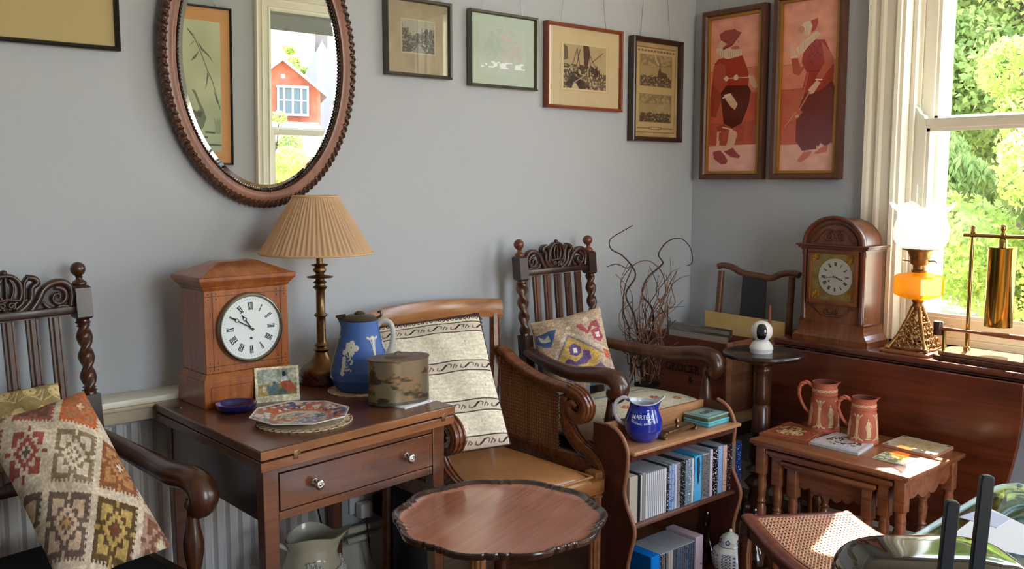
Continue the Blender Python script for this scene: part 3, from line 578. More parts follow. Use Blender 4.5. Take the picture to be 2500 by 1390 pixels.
def woman():
    c=Cv(160,520,PK,(690,30,1045,1200)); seams(c,690,1045,[455,627,828,1010],[PK,PK2,(200,94,72),RD,PL])
    CR=(238,208,176)
    c.poly([(795,820),(848,640),(1010,560),(1032,640),(1030,1000),(990,1035),(960,1010),(930,1050),(840,1060),(795,990)],(118,24,30))
    c.poly([(826,390),(882,300),(962,312),(1000,400),(1026,500),(1022,585),(962,640),(868,682),(826,640),(852,520),(818,445)],(170,46,38))
    c.line([(862,520),(830,700)],10,(206,100,76)); c.line([(860,515),(960,520)],5,(110,24,26))
    for k in range(12): c.ell(860+18*(k%5)+6*(k//5),350+48*(k//5)+14*(k%2),6,7,(120,26,28))
    c.poly([(940,318),(1002,402),(1028,460),(956,575),(914,560),(966,468)],(204,96,72)); c.line([(915,575),(950,580)],10,(248,228,208)); c.poly([(866,640),(920,580),(944,598),(902,668),(880,672)],(238,186,158))
    c.poly([(750,418),(792,418),(812,482),(846,472),(804,540),(764,520)],(184,70,52)); c.line([(750,405),(788,405)],12,(248,228,208)); c.poly([(738,322),(756,318),(764,345),(792,400),(752,406),(742,360)],(238,186,158))
    c.poly([(792,262),(806,200),(846,215),(864,300),(806,316)],(230,172,140)); c.ell(810,250,4,3,(100,40,30))
    c.poly([(788,214),(830,178),(905,160),(916,192),(902,236),(866,262),(840,270),(828,214)],CR); c.poly([(866,172),(912,162),(916,196),(900,240),(870,258),(880,210)],(188,66,50)); c.ell(808,226,20,26,(214,140,104)); c.line([(842,205),(846,262)],3,(196,140,110))
    c.poly([(776,350),(838,296),(905,250),(938,270),(872,330),(824,384),(800,398)],CR)
    for k in range(9): c.line([(800+15*k,330-8*k),(806+13*k,392-14*k)],2.5,(204,146,116))
    c.line([(880,650),(800,800)],7,(226,150,120)); c.poly([(722,884),(800,760),(836,790),(770,872)],(196,96,76)); c.line([(722,884),(790,790)],3,(240,190,160)); c.ell(800,818,14,12,(228,160,130))
    c.poly([(808,1130),(850,1068),(906,1064),(884,1104),(834,1140)],(206,112,96)); c.poly([(916,1078),(960,1042),(1004,1020),(1000,1070),(940,1084)],(206,112,96)); c.line([(935,1030),(935,1062)],8,PL); return c
tf=wood('brown stained frame',(72,38,28),(108,62,42),'z'); gs=plain('gilt slip',(176,128,54),.35,.6)
picture('tile_panel','narrow framed tile panel of a hatted man in dark breeches, nearer the corner','picture',(2.633,1.363,.325,.73),.034,.026,tf,man(),wall='B',slip=(.012,gs),glass=False,mat_=paintmat('glazed tiles',.15,.6),gz=2.49)
picture('tile_panel','narrow framed tile panel of a bonneted woman with a ladle, beside the window casing','picture',(2.268,1.363,.318,.75),.034,.026,tf,woman(),wall='B',slip=(.012,gs),glass=False,mat_=paintmat('glazed tiles',.15,.6),gz=2.49)
# scroll painting of a goose and reeds: seen reversed in the mirror
def goose():
    c=Cv(140,352,(196,200,168)); c.noise(.06,60,4); c.put(np.ones(c.X.shape),(170,190,164),.0)
    K=(74,84,74)
    c.put(np.clip((c.Y-.55)*2,0,1),(168,188,164),.6)
    Q=lambda x,y:((525-x)/260*.80,(y-105)/885) # read off the reflected picture
    c.line([Q(515,690),Q(470,520),Q(430,430),Q(385,310),Q(350,230),Q(300,170)],.012,K,.8); 
    for pts in ([(365,240),(400,290),(440,325),(478,385),(430,330),(390,300)],[(380,305),(345,340),(315,382),(350,360)],[(430,440),(424,500),(412,580),(440,470)],[(520,690),(500,630),(470,560),(490,640)],[(355,235),(330,255),(305,285),(330,262)],[(300,170),(350,210),(355,215),(318,192)]): c.poly([Q(*p) for p in pts],K,.75)
    c.poly([Q(*p) for p in [(318,565),(340,572),(356,600),(372,650),(400,700),(418,760),(395,825),(362,848),(335,790),(312,740),(310,690),(350,715),(374,700),(352,640),(335,598)]],(120,128,112),.9)
    c.poly([Q(*p) for p in [(305,685),(345,720),(395,715),(380,760),(330,745)]],K,.6)
    for y,x0,x1 in ((855,410,475),(888,390,425),(940,410,520)): c.line([Q(x0,y),Q(x1,y+3)],.014,K,.8)
    for k in range(8): c.line([Q(480+5*k,860),Q(478+6*k,760+12*(k%3))],.008,K,.6)
    return c
gm=goose(); big=Cv(200,420,(216,160,108)); big.a[36:388,30:170]=gm.a
picture('framed_painting','tall brush painting of a goose under reeds, reflected in the oval mirror','picture',(3.075,1.30,.53,1.16),.02,.014,plain('black frame',(20,18,20),.4),big,wall='F',gz=2.6,glass=False)
# ---------------- oval mirror ----------------
mr=thing('oval_mirror','large oval wall mirror in an oak frame edged with twisted rope moulding','mirror',(1.308,YW-.022,1.722),0); mr.rotation_euler=(R(1.2),0,0)
AX,AZ=.315,.442
def ring(prof,n=160,twist=0,amp=0,lobes=2):
    b=B();vs=[]
    for i in range(n):
        a=2*PI*i/n; nx,nz=math.cos(a)/AX,math.sin(a)/AZ; l_=math.hypot(nx,nz); nx/=l_;nz/=l_
        for d,p in prof(i) if callable(prof) else prof: vs.append((AX*math.cos(a)-nx*d,-p,AZ*math.sin(a)-nz*d))
    m=len(vs)//n
    b.add(vs,[(i*m+k,i*m+(k+1)%m,((i+1)%n)*m+(k+1)%m,((i+1)%n)*m+k) for i in range(n) for k in range(m)]); return b
ring([(.012,0),(.010,.012),(.016,.022),(.03,.024),(.044,.020),(.048,.010),(.05,0)]).obj('frame',wood('mirror oak',(108,58,36),(150,90,60),'z',8,.35,.2),mr)
def rope(d0,p0,r,n,lobes,tw,pts=10,amp=.28):
    def f(i):
        return [(d0+r*(1+amp*math.cos(lobes*th+2*PI*tw*i/n))*math.cos(th),p0+r*(1+amp*math.cos(lobes*th+2*PI*tw*i/n))*math.sin(th)) for th in [2*PI*k/pts for k in range(pts)]]
    return ring(f,n)
rope(.010,.012,.0125,1100,2,118,12).obj('rope_moulding',MT['dark2'],mr)
rope(.050,.016,.0035,1400,1,230,6,.5).obj('bead_moulding',MT['dark'],mr)
def disc(d,y0,y1,n=96):
    b=B(); vs=[]
    for yy in (y0,y1):
        for i in range(n):
            a=2*PI*i/n; nx,nz=math.cos(a)/AX,math.sin(a)/AZ; l_=math.hypot(nx,nz); vs.append((AX*math.cos(a)-nx/l_*d,-yy,AZ*math.sin(a)-nz/l_*d))
    b.add(vs,[tuple(range(n)),tuple(range(n,2*n))]+[(i,(i+1)%n,n+(i+1)%n,n+i) for i in range(n)]); return b
disc(.066,.006,.0125).obj('mirror_glass',MT['mirror'],mr,20)
ring([(.05,.0055),(.05,.009),(.066,.0124),(.066,.0055)]).obj('bevelled_edge',plain('bevelled silver',(236,240,232),.03,1),mr,20)
disc(.03,-.012,.0055).obj('backboard',MT['dark'],mr,20)
# ======================= carved armchairs (a matching pair) =======================
def bal(b,pts,o=(0,0,0),n=20): return b.lathe(pts,o,n)
def carved_chair(label,loc,rz,wd=MT['dark'],wd2=MT['dark2'],arms=(1,1),flare=0,az=.71,ay=-.20,armx=None,group='carved twist-post armchairs'):
    t=thing('carved_armchair',label,'chair',loc,rz,group)
    # back posts: local y of the post axis by height
    def yb(z): return .255+(z-.45)*.10 if z>.45 else .255
    PX=.19
    for s_ in (-1,1):
        b=B(); x=s_*PX
        b.tube([(x,yb(0),0.0),(x,yb(.45),.45)],.028,4) ; b.v=[v for v in b.v]
        b=B(); M_=Matrix.Identity(4)
        b.b2((x-.02,.235,0),(x+.02,.275,.44),bev=.003)
        vs=[]; 
        for z in (.44,.79):
            for dx,dy in ((-.02,-.02),(.02,-.02),(.02,.02),(-.02,.02)): vs.append((x+dx,yb(z)+dy,z))
        b.add(vs,[(0,1,2,3),(4,5,6,7),(0,1,5,4),(1,2,6,5),(2,3,7,6),(3,0,4,7)])
        b.obj('back_post',wd,t,30); b=B(); vs=[];
        for z,h_ in ((.992,.016),(.998,.021),(1.075,.021),(1.081,.016)):
            for dx,dy in ((-h_,-h_),(h_,-h_),(h_,h_),(-h_,h_)): vs.append((x+dx,yb(z)+dy,z))
        b.add(vs,[(0,1,2,3),(12,13,14,15)]+[(k*4+i,k*4+(i+1)%4,k*4+4+(i+1)%4,k*4+4+i) for k in range(3) for i in range(4)])
        b.obj('post_block',wd,t,30)
        b=B(); N=72; n=14 # barley twist between z .79 and .99
        vs=[];zs=[.79+.2*k/N for k in range(N+1)]
        for k,z in enumerate(zs):
            e=min(1,min(k,N-k)/6); base=.0165
            for j in range(n):
                th=2*PI*j/n; r=base*(1+.30*e*math.cos(2*th-2*PI*(z-.79)/.053*s_)) ; vs.append((x+r*math.cos(th),yb(z)+r*math.sin(th),z))
        b.add(vs,[(i*n+j,i*n+(j+1)%n,(i+1)*n+(j+1)%n,(i+1)*n+j) for i in range(N) for j in range(n)])
        for z,r in ((.80,.02),(.808,.018),(.972,.018),(.982,.021)): b.lathe([(r-.006,-.004),(r,0),(r-.006,.004)],(x,yb(z),z),16)
        b.obj('twisted_post',wd2,t,60)
        b=B(); b.lathe([(.016,0),(.0195,.006),(.016,.012),(.009,.016),(.008,.022),(.010,.026)],(x,yb(1.08),1.08),18); b.sphere((x,yb(1.125),1.124),.0195,12); b.obj('finial',MT['walnutd'] if loc[0]>1 else MT['dark2'],t,60)
    z0=1.012
    M_=Matrix.Translation((0,yb(1.05),0))
    b=B(); b.box((0,yb(z0+.008),z0+.006),(2*PX-.04,.024,.022),bev=.004)
    b.obj('back_rail',wd,t); B().box((0,yb(.6),.585),(2*PX-.04,.024,.035),bev=.004).obj('lower_back_rail',wd,t)
    b=B() # pierced crest: two scrolls and a crown between acanthus leaves
    for s_ in (-1,1):
        c=lambda pts:[(s_*a,q) for a,q in pts]
        b.ribbon(c(sp2([(.162,1.03),(.165,1.065),(.150,1.090),(.122,1.094),(.094,1.078),(.078,1.050),(.060,1.026)])),[.009]*37,.012,M=M_)
        b.ribbon(c(spiral(.128,1.055,.026,.004,R(100),-1.35)),[.0075-.00015*k for k in range(27)],.011,M=M_)
        b.ribbon(c(sp2([(.155,1.028),(.135,1.032),(.118,1.024),(.098,1.034),(.09,1.046)])),.0055,.009,M=M_)
        b.ribbon(c(sp2([(.012,1.022),(.038,1.032),(.060,1.056),(.064,1.084),(.078,1.096),(.072,1.108),(.056,1.112)])),[.008]*37,.013,M=M_)
        b.ribbon(c(sp2([(.056,1.112),(.046,1.098),(.044,1.075),(.040,1.05),(.022,1.034)])),.0055,.011,M=M_)
        b.ribbon(c(sp2([(.006,1.034),(.020,1.048),(.034,1.060),(.038,1.082),(.032,1.104),(.016,1.118),(0,1.12)])),.006,.011,M=M_)
        b.ribbon(c(sp2([(.008,1.056),(.016,1.074),(.018,1.094),(.009,1.112)])),.0045,.012,M=M_)
        b.ribbon(c(spiral(.011,1.044,.010,.002,R(-60),1.3,16)),.004,.012,M=M_)
        b.ribbon(c(sp2([(.026,1.024),(.036,1.042),(.050,1.058)])),.004,.010,M=M_); b.ribbon(c(sp2([(.040,1.022),(.054,1.038),(.062,1.052)])),.004,.009,M=M_)
    b.ribbon([(0,1.056),(0,1.085),(0,1.116)],.0045,.013,M=M_); b.ribbon([(-.03,1.056),(0,1.061),(.03,1.056)],.005,.013,M=M_); b.sphere((0,yb(1.05),1.127),.0085,8)
    b.ribbon([(-.02,1.022),(0,1.028),(.02,1.022)],.006,.011,M=M_)
    b.obj('carved_crest',wd,t,60)
    for k in range(5):
        x=(k-2)*.058; b=B(); vs=[]
        pr=[(-.0145,.004),(-.0145,-.007),(-.009,-.007),(-.005,-.011),(.005,-.011),(.009,-.007),(.0145,-.007),(.0145,.004)]; n=8
        for z in (.6,1.004):
            for a,p in pr: vs.append((x+a,yb(z)+p,z))
        b.add(vs,[(i,(i+1)%n,n+(i+1)%n,n+i) for i in range(n)]); b.obj('back_slat',wd2,t,20)
    ax=armx or (-.285,.285)
    for i_,s_ in enumerate((-1,1)):
        fx=ax[i_]; fy=ay; d_=ay+.2
        P_=spline([(s_*PX,yb(.7)-.012,az+.005),(s_*PX*.7+fx*.3+s_*.018,.13,az-.018),(s_*PX*.3+fx*.7+s_*.018,.0,az-.028),(fx,-.11+d_,az-.022),(fx,-.18+d_,az-.016),(fx,-.225+d_,az-.024),(fx,-.243+d_,az-.052),(fx,-.225+d_,az-.075),(fx,-.2+d_,az-.068)],6)
        n=len(P_); rr=[.022+.010*min(1,i/20) for i in range(n)]; 
        for k in range(6): rr[-1-k]=.016+.002*k
        b=B(); b.tube(P_,rr,14,up=(1,0,0),sc=(1.12,.92)); b.obj('arm',MT['oakm'] if False else wd2,t,60)
        for sx in (-1,1): pass
        b=B(); bal(b,[(.018,.0),(.021,.012),(.014,.022),(.013,.03),(.016,.07),(.0235,.115),(.024,.14),(.019,.165),(.0135,.2),(.012,.215),(.018,.225),(.019,.235),(.013,.245)],(fx*.97,fy,.405+az-.71)); b.box((fx*.97,fy,.39),(.045,.045,.07),bev=.004)
        bal(b,[(.014,0),(.024,.02),(.024,.05),(.014,.07),(.012,.09),(.018,.13),(.024,.2),(.022,.24),(.013,.28),(.02,.3),(.021,.32),(.014,.335),(.018,.356)],(fx*.97,fy,0)); b.obj('front_leg',wd2,t,60)
    b=B(); b.b2((ax[0]*.97,ay-.015,.36),(ax[1]*.97,ay+.015,.42),bev=.004); b.b2((-PX,.24,.36),(PX,.265,.42))
    for s_ in (-1,1):
        fx=ax[(s_+1)//2]*.97; vs=[(s_*PX-.014,.25,.36),(s_*PX+.014,.25,.36),(fx+.014,ay,.36),(fx-.014,ay,.36)]; vs+= [(a,c,.42) for a,c,_ in vs]
        b.add(vs,[(0,1,2,3),(4,5,6,7),(0,1,5,4),(1,2,6,5),(2,3,7,6),(3,0,4,7)])
    b.obj('seat_frame',wd,t)
    b=B(); b.ribbon([(ax[0]*.97,.15),(0,.17),(ax[1]*.97,.15)],.02,.008,M=Matrix.Translation((0,ay,0))); b.obj('stretcher',wd,t); B().b2((-PX,.24,.14),(PX,.26,.17)).obj('stretcher',wd,t)
    vs=[(-PX+.01,.23),(PX-.01,.23),(ax[1]*.97-.02,ay+.01),(ax[0]*.97+.02,ay+.01)]
    b=B(); b.prism(vs,.40,.437); b.obj('seat_pad',MT['darkcloth'],t,20,bev=.012)
    return t
c2loc=(2.46,2.26,0)
carved_chair('carved dark oak armchair with a crown crest and pale floral seat cushion',c2loc,R(3),armx=(-.235,.33),ay=-.16,az=.725)
carved_chair('carved dark oak armchair at the left edge with a red diamond kilim cushion',(.60,2.28,0),R(9),armx=(-.30,.185),ay=-.22,az=.678)
# ======================= cushions =======================
def cushion(name,label,M,w,h,th,cv,back,m=P['cloth'],n=(110,110),pin=.06,group=None,flat=.35,piping=None,edge=.62):
    t=thing(name,label,'cushion',M.translation); t.rotation_euler=M.to_euler(); tag(t,group=group)
    def pos(sg):
        def f(U,V):
            a=2*U-1; c=2*V-1; prof=((1-np.abs(a)**2.4)*(1-np.abs(c)**2.4))**edge
            px=a*(1-pin*(1-c*c)*0-pin*(1-np.abs(c))*.9*np.abs(a)**3); pz=c*(1-pin*(1-np.abs(a))*.9*np.abs(c)**3)
            wr=.004*np.sin(9*a+4*c)*prof
            return px*w/2, -sg*(th/2*prof)+wr, pz*h/2
        return f
    surf('cushion_front',n[0],n[1],pos(1),cv.col,m,t); surf('cushion_back',40,40,pos(-1),lambda U,V:np.ones(U.shape+(3,))*np.array(back),m,t)
    if piping:
        pts=[]; K=40
        for a0,c0,a1,c1 in ((-1,-1,1,-1),(1,-1,1,1),(1,1,-1,1),(-1,1,-1,-1)):
            for k in range(K):
                a=a0+(a1-a0)*k/K; c=c0+(c1-c0)*k/K; pts.append(((a*(1-pin*(1-abs(c))*.9*abs(a)**3))*w/2,0,(c*(1-pin*(1-abs(a))*.9*abs(c)**3))*h/2))
        B().tube(pts,.003,6,closed=True).obj('piping',piping,t)
    return t
def M3(o,ux,uz): # matrix whose x runs along ux and z along uz
    x=Vector(ux).normalized(); z=Vector(uz); z=(z-x*z.dot(x)).normalized(); y=z.cross(x); return Matrix(((x.x,y.x,z.x,o[0]),(x.y,y.y,z.y,o[1]),(x.z,y.z,z.z,o[2]),(0,0,0,1)))
def px_cushion(tl,tr,br,bl):
    tl,tr,br,bl=[Vector(p) for p in (tl,tr,br,bl)]; o=(tl+tr+br+bl)/4; ux=(tr+br-tl-bl)/2; uz=(tl+tr-bl-br)/2
    return M3(o,ux,uz),ux.length,uz.length
def stepn(x,q): return np.floor(x*q)/q
def kilim(w,h,fills,seed,cream=(214,196,172),edge=.055):
    c=Cv(w,h,cream); du=c.X-.52; dv=c.Y-.22; dt=.343*.302+.315*.127; a=(du*.302+dv*.315)/dt; b=(.343*dv-.127*du)/dt; x=a; y=b
    q=24.0; zig=.022*(np.floor(x*q)%2)+.022*(np.floor(y*q)%2)
    ia,ib=np.floor(a).astype(int),np.floor(b).astype(int); fa,fb=a-ia,b-ib; d=np.minimum(np.minimum(fa,1-fa),np.minimum(fb,1-fb))-zig
    r=np.random.RandomState(seed); 
    for i in range(ia.min(),ia.max()+1):
        for j in range(ib.min(),ib.max()+1):
            m=(ia==i)&(ib==j)
            if not m.any(): continue
            f=fills.get((i,j),fills[(0,0)])
            c.put((m&(d>edge)).astype(float),f[0])
            u=np.abs(fa-.5); v=np.abs(fb-.5); U=stepn(fa-.5+.5,17)-.5+.03; V=stepn(fb,17)-.5+.03; au,av=np.abs(U),np.abs(V)
            c.put((m&(((au+av>.17)&(au+av<.26))|((np.abs(au-.27)<.045)&(av>.10)&(av<.33))|((np.abs(av-.27)<.045)&(au>.10)&(au<.33))|((au>.30)&(au<.42)&(av<.05))|((av>.30)&(av<.42)&(au<.05)))).astype(float),f[1])
            c.put((m&(au+av<.10)).astype(float),f[2])
    c.noise(.10,3,seed+1); c.noise(.10,2,seed+2,4); return c
CRM=(216,200,176)
F1={(0,0):((140,118,92),CRM,(226,208,190)),(-1,0):(CRM,(166,84,76),(110,96,80)),(0,-1):((192,100,54),(170,116,78),(226,200,170)),(-1,-1):((168,96,80),(120,84,70),(96,70,60)),(1,0):((140,86,52),(186,132,82),CRM),(-1,1):((104,88,76),(206,178,144),(190,150,104)),
 (0,1):((112,92,80),(206,178,150),(186,140,90)),(1,1):((96,72,40),(188,156,90),(124,66,44)),(0,2):((150,78,58),(206,180,150),CRM),(1,2):((150,116,76),(110,76,46),CRM),(1,-1):(CRM,(92,86,80),(150,96,76)),(2,0):((170,130,110),(120,74,56),CRM),(2,1):((176,140,120),(126,84,66),CRM),(-1,2):((120,70,56),(200,170,140),CRM),(-2,0):((140,84,66),CRM,CRM)}
# big kilim cushion on the left chair
Mx,w_,h_=px_cushion(Dp(-22,1030,2.14),Dp(238,960,2.27),Dp(372,1334,2.08),Dp(140,1462,1.92))
cushion('kilim_cushion','large red and brown diamond kilim cushion leaning in the left armchair',Mx,w_*1.04,h_*1.04,.16,kilim(260,260,F1,3),(110,60,44),n=(200,200))
def gold():
    c=Cv(200,140,(166,144,96)); G=(228,206,150)
    for k in range(14):
        cx,cy=(k%5)*.24+.1*((k//5)%2),(k//5)*.33+.12
        for j in range(6): c.ell(cx+.035*math.cos(j*1.05),cy+.05*math.sin(j*1.05),.026,.036,G)
        c.ell(cx,cy,.012,.018,(166,144,96))
        pts=[(cx+.1*math.cos(q)*(1-q/9),cy+.14*math.sin(q)*(1-q/9)) for q in [i*.45 for i in range(13)]]; c.line(pts,.011,G)
        c.line([(cx-.12,cy+.16),(cx-.02,cy+.08),(cx+.08,cy+.17),(cx+.13,cy)],.011,G)
    c.noise(.08,4,5); return c
Mx,w_,h_=px_cushion(Dp(-120,985,2.28),Dp(150,932,2.40),Dp(175,1120,2.28),Dp(-95,1180,2.16))
cushion('gold_cushion','olive gold cushion with a pale floral scroll pattern behind the kilim cushion',Mx,w_,h_,.1,gold(),(150,124,70),n=(200,140))
# kilim cushion in the middle chair
def kil2():
    c=Cv(220,190,(196,172,148)); SB=(222,204,186)
    q=lambda x,y:((x-400)/480,(y-500)/490)
    c.poly([q(630,655),q(830,790),q(700,960),q(480,880),(q(520,790))],(206,170,96)); 
    c.line([q(630,655),q(830,800)],.02,(130,120,140)); c.line([q(630,655),q(520,800)],.02,(130,120,140))
    c.line([q(500,800),q(610,640),q(640,640),q(840,790)],.05,SB,.0); c.line([q(470,830),q(625,630),q(860,780)],.035,(214,196,178))
    V=(112,86,140)
    c.poly([q(615,730),q(650,705),q(690,735),q(690,775),q(655,795),q(615,775)],V); c.poly([q(640,740),q(665,740),q(665,770),q(640,770)],(236,226,214))
    c.poly([q(560,820),q(600,795),q(640,830),q(690,800),q(700,760),q(745,775),q(745,820),q(700,850),(q(640,850))],V); c.poly([q(560,860),q(640,850),q(720,880),q(800,860),q(830,900),q(790,940),q(700,920),q(600,950),q(550,930)],V,.85)
    c.poly([q(410,600),q(470,600),q(560,590),q(540,640),q(500,700),q(450,690),q(410,650)],(74,100,148)); c.poly([q(430,610),q(470,640),q(500,620),q(510,660),q(470,660),(q(440,650))],(214,204,178))
    PKR=(172,84,96)
    c.poly([q(690,600),q(730,590),q(760,640),q(800,590),q(840,580),q(850,640),q(800,620),q(760,670),q(720,640)],PKR); c.poly([q(780,650),q(840,630),q(860,700),q(830,730),q(790,700)],PKR); c.poly([q(805,665),q(835,660),q(838,695),q(810,695)],(240,232,222))
    c.poly([q(745,560),q(780,555),q(785,580),q(750,582)],(232,214,196)); c.poly([q(630,590),q(660,590),q(655,610),q(625,610)],(232,214,196)); c.poly([q(840,770),q(880,790),q(870,850),q(840,830)],(200,104,76)); c.poly([q(700,960),q(800,930),q(820,990),q(700,1000)],(74,92,130)); c.poly([q(430,720),q(480,700),q(520,760),q(470,800)],(190,150,120),.6)
    c.noise(.12,3,4); c.noise(.1,2,6,4); return c
Mx,w_,h_=px_cushion(Dp(1296,800,3.44),Dp(1466,758,3.44),Dp(1498,925,3.36),Dp(1342,958,3.38))
cushion('kilim_cushion','beige kilim cushion with purple, yellow and pink motifs in the middle armchair',Mx,w_*1.06,h_*1.12,.10,kil2(),(150,130,110),n=(200,170))
def floral():
    c=Cv(240,200,(214,204,178)); c.noise(.05,30,3)
    r=random.Random(4)
    c.line([(0,.35),(.25,.30),(.5,.42),(.75,.38),(1,.48)],.045,(120,140,156),.7); c.line([(0,.42),(.3,.36),(.6,.47),(1,.55)],.012,(90,110,130),.6)
    for x,y,k in ((.2,.2,(186,66,50)),(.42,.16,(190,80,56)),(.62,.7,(186,66,50)),(.3,.75,(190,110,60)),(.85,.2,(120,140,120)),(.1,.8,(186,66,50)),(.75,.82,(180,120,80))):
        for j in range(6): c.ell(x+.022*math.cos(j),y+.026*math.sin(j),.014,.018,k)
    for k in range(26):
        x,y=r.random(),r.random(); c.line([(x,y),(x+r.uniform(-.06,.06),y+r.uniform(-.04,.04)),(x+r.uniform(-.1,.1),y+.05)],.007,r.choice([(110,120,104),(96,112,132),(150,120,90)]),.7)
    c.noise(.06,2,8); return c
t=thing('seat_cushion','thick pale floral tapestry seat cushion in the middle armchair','cushion',(2.52,2.275,.437)); t.rotation_euler=(0,0,R(3))
def sc(U,V):
    a=2*U-1; c=2*V-1; pr=((1-np.abs(a)**8)*(1-np.abs(c)**8))**.5; wdt=np.where(1,.205+.075*(1-V),0); return a*(.27+.03*(1-V)),(V-.5)*.38,.035+.095*pr*(1-.25*(a*a+c*c)/2)+.0*U
def sc2(U,V):
    a=2*U-1; c=2*V-1; pr=((1-np.abs(a)**6)*(1-np.abs(c)**6))**.5; wdt=.205+.075*(1-V); return a*(.27+.03*(1-V)),(V-.5)*.38,.035-.034*pr
surf('cushion_top',200,160,sc,floral().col,P['cloth'],t); surf('cushion_underside',40,40,sc2,lambda U,V:np.ones(U.shape+(3,))*np.array((150,138,118)),P['cloth'],t)
# ======================= cane-sided library armchair =======================
bg=thing('cane_armchair','walnut bergere armchair with caned sides, scrolled arms and a tan leather seat','chair',(1.86,2.25,0))
def W2L(p,t): return Vector(p)-Vector(t.location)
BM,BL=MT['berg'],MT['bergl']
# top rail: bowed, broad
xs=[-.30,-.24,-.12,0,.12,.21,.262]; 
def brail(u):# u -1..1
    x=.281*u-.0; return (x+.005,.36-.055*u*u,0)
b=B(); vs=[];N=24
for i in range(N+1):
    u=-1+2*i/N; x,y,_=brail(u); hgt=.05 if abs(u)<.8 else .05-.0*u; zt=.945+.0*u-.012*u*u; sec=[(-.014,.0),(-.020,.02),(-.018,.05),(-.010,.064),(.006,.066),(.016,.056),(.012,.0)]
    for d,zz in sec: vs.append((x,y+d,zt-.066+zz))
n=7; b.add(vs,[(i*n+k,i*n+(k+1)%n,(i+1)*n+(k+1)%n,(i+1)*n+k) for i in range(N) for k in range(n)]+[tuple(range(n)),tuple(N*n+k for k in range(n))])
for s_ in (-1,): 
    x,y,_=brail(.985); b.lathe([(.001,-.004),(.012,-.003),(.014,0),(.012,.003),(.001,.004)],(0,0,0),14,Matrix.Translation((x,y-.0,.918))@Matrix.Rotation(PI/2,4,'Y'))
b.obj('top_rail',BL,bg,50)
b=B()
for s_ in (-1,1):
    x,y,_=brail(s_*.93); b.tube([(x,y,.9),(x,y-.005,.7),(x,y-.03,.44),(x,y,.0)],[.018,.02,.022,.017],8)
b.obj('back_stile',BM,bg) if False else None
for s_ in (-1,1):
    x,y,_=brail(s_*.93); B().tube([(x,y,.9),(x,y-.005,.7),(x*.84,y-.03,.44),(x*.80,y,.0)],[.018,.02,.022,.017],8).obj('back_leg',BM,bg)
b=B(); b.box((0,.325,.46),(.5,.025,.05),bev=.004); b.obj('lower_back_rail',BM,bg)
b=B(); cane(b,(-.25,.338,.48),Vector((1,0,0)),Vector((0,.03,.42)).normalized(),.5,.42,.014,.0022); b.obj('back_caning',MT['caned'],bg,None)
# arm profile, read on the plane of each arm: (y, z) world -> local
prof=[(2.52,.755),(2.44,.715),(2.34,.685),(2.24,.672),(2.165,.668),(2.115,.655),(2.088,.625),(2.098,.592),(2.128,.580),(2.155,.594),(2.158,.617),(2.14,.628),(2.125,.618)]
prof2=[(2.185,.645),(2.188,.60),(2.178,.555),(2.150,.515),(2.105,.485),(2.055,.468),(2.018,.440),(2.005,.40)]
for s_ in (-1,1):
    x=.268*s_; n_=5
    b=B()
    pts=sp2([(a-2.25,z) for a,z in prof],n_); ww=[.017]*len(pts)
    for k in range(18): ww[-1-k]=.008+.0005*k
    b.ribbon(pts,ww,.024,ax='x',M=Matrix.Translation((x,0,0)))
    for dx in (-.016,0,.016): b.ribbon([(p[0],p[1]) for p in pts[len(pts)//3:]],[w*1.22 for w in ww[len(pts)//3:]],.0055,ax='x',M=Matrix.Translation((x+dx,0,0)))
    b.obj('arm_rail',BM,bg,60)
    b=B(); pts=sp2([(a-2.25,z) for a,z in prof2],n_); ww=[.02-.00015*k for k in range(len(pts))]
    b.ribbon(pts,ww,.02,ax='x',M=Matrix.Translation((x,0,0)))
    for dx in (-.014,0,.014): b.ribbon(pts[8:],[w*1.2 for w in ww[8:]],.005,ax='x',M=Matrix.Translation((x+dx,0,0)))
    b.obj('arm_support',BM,bg,60)
    b=B()
    top=lambda y:np.interp(y,[-.07,.0,.09,.19,.27],[.60,.658,.672,.70,.74])
    cane(b,(x+.0,-.085,.45),Vector((0,1,0)),Vector((0,0,1)),.36,.32,.012,.0026,mask=lambda a,c:(c+.45<top(a-.085)) and (a-.085>-.07-.14*max(0,(.16-c))*0+ (-.0) ) and (a>.06-.0*c))
    b.obj('side_caning',MT['cane'],bg,None)
    B().b2((x-.014,-.23,.40),(x+.014,.33,.455),bev=.004).obj('side_rail',BM,bg)
    b=B(); fx=s_*.243; b.box((fx,-.225,.395),(.05,.05,.075),bev=.003); b.obj('leg_block',BL,bg)
    b=B(); 
    for k in range(8):
        a=2*PI*k/8; b.tube([(fx+.017*math.cos(a),-.225+.017*math.sin(a),.355),(fx+.012*math.cos(a),-.225+.012*math.sin(a),.02)],[.0085,.006],8)
    b.lathe([(.014,0),(.012,.36)],(fx,-.225,0),12); b.lathe([(.02,.34),(.027,.348),(.02,.357)],(fx,-.225,0),16); b.lathe([(.012,0),(.018,.008),(.012,.03)],(fx,-.225,0),16); b.obj('fluted_leg',BL,bg,60)
B().b2((-.24,-.27,.37),(.24,-.24,.415),bev=.004).obj('front_rail',BL,bg)
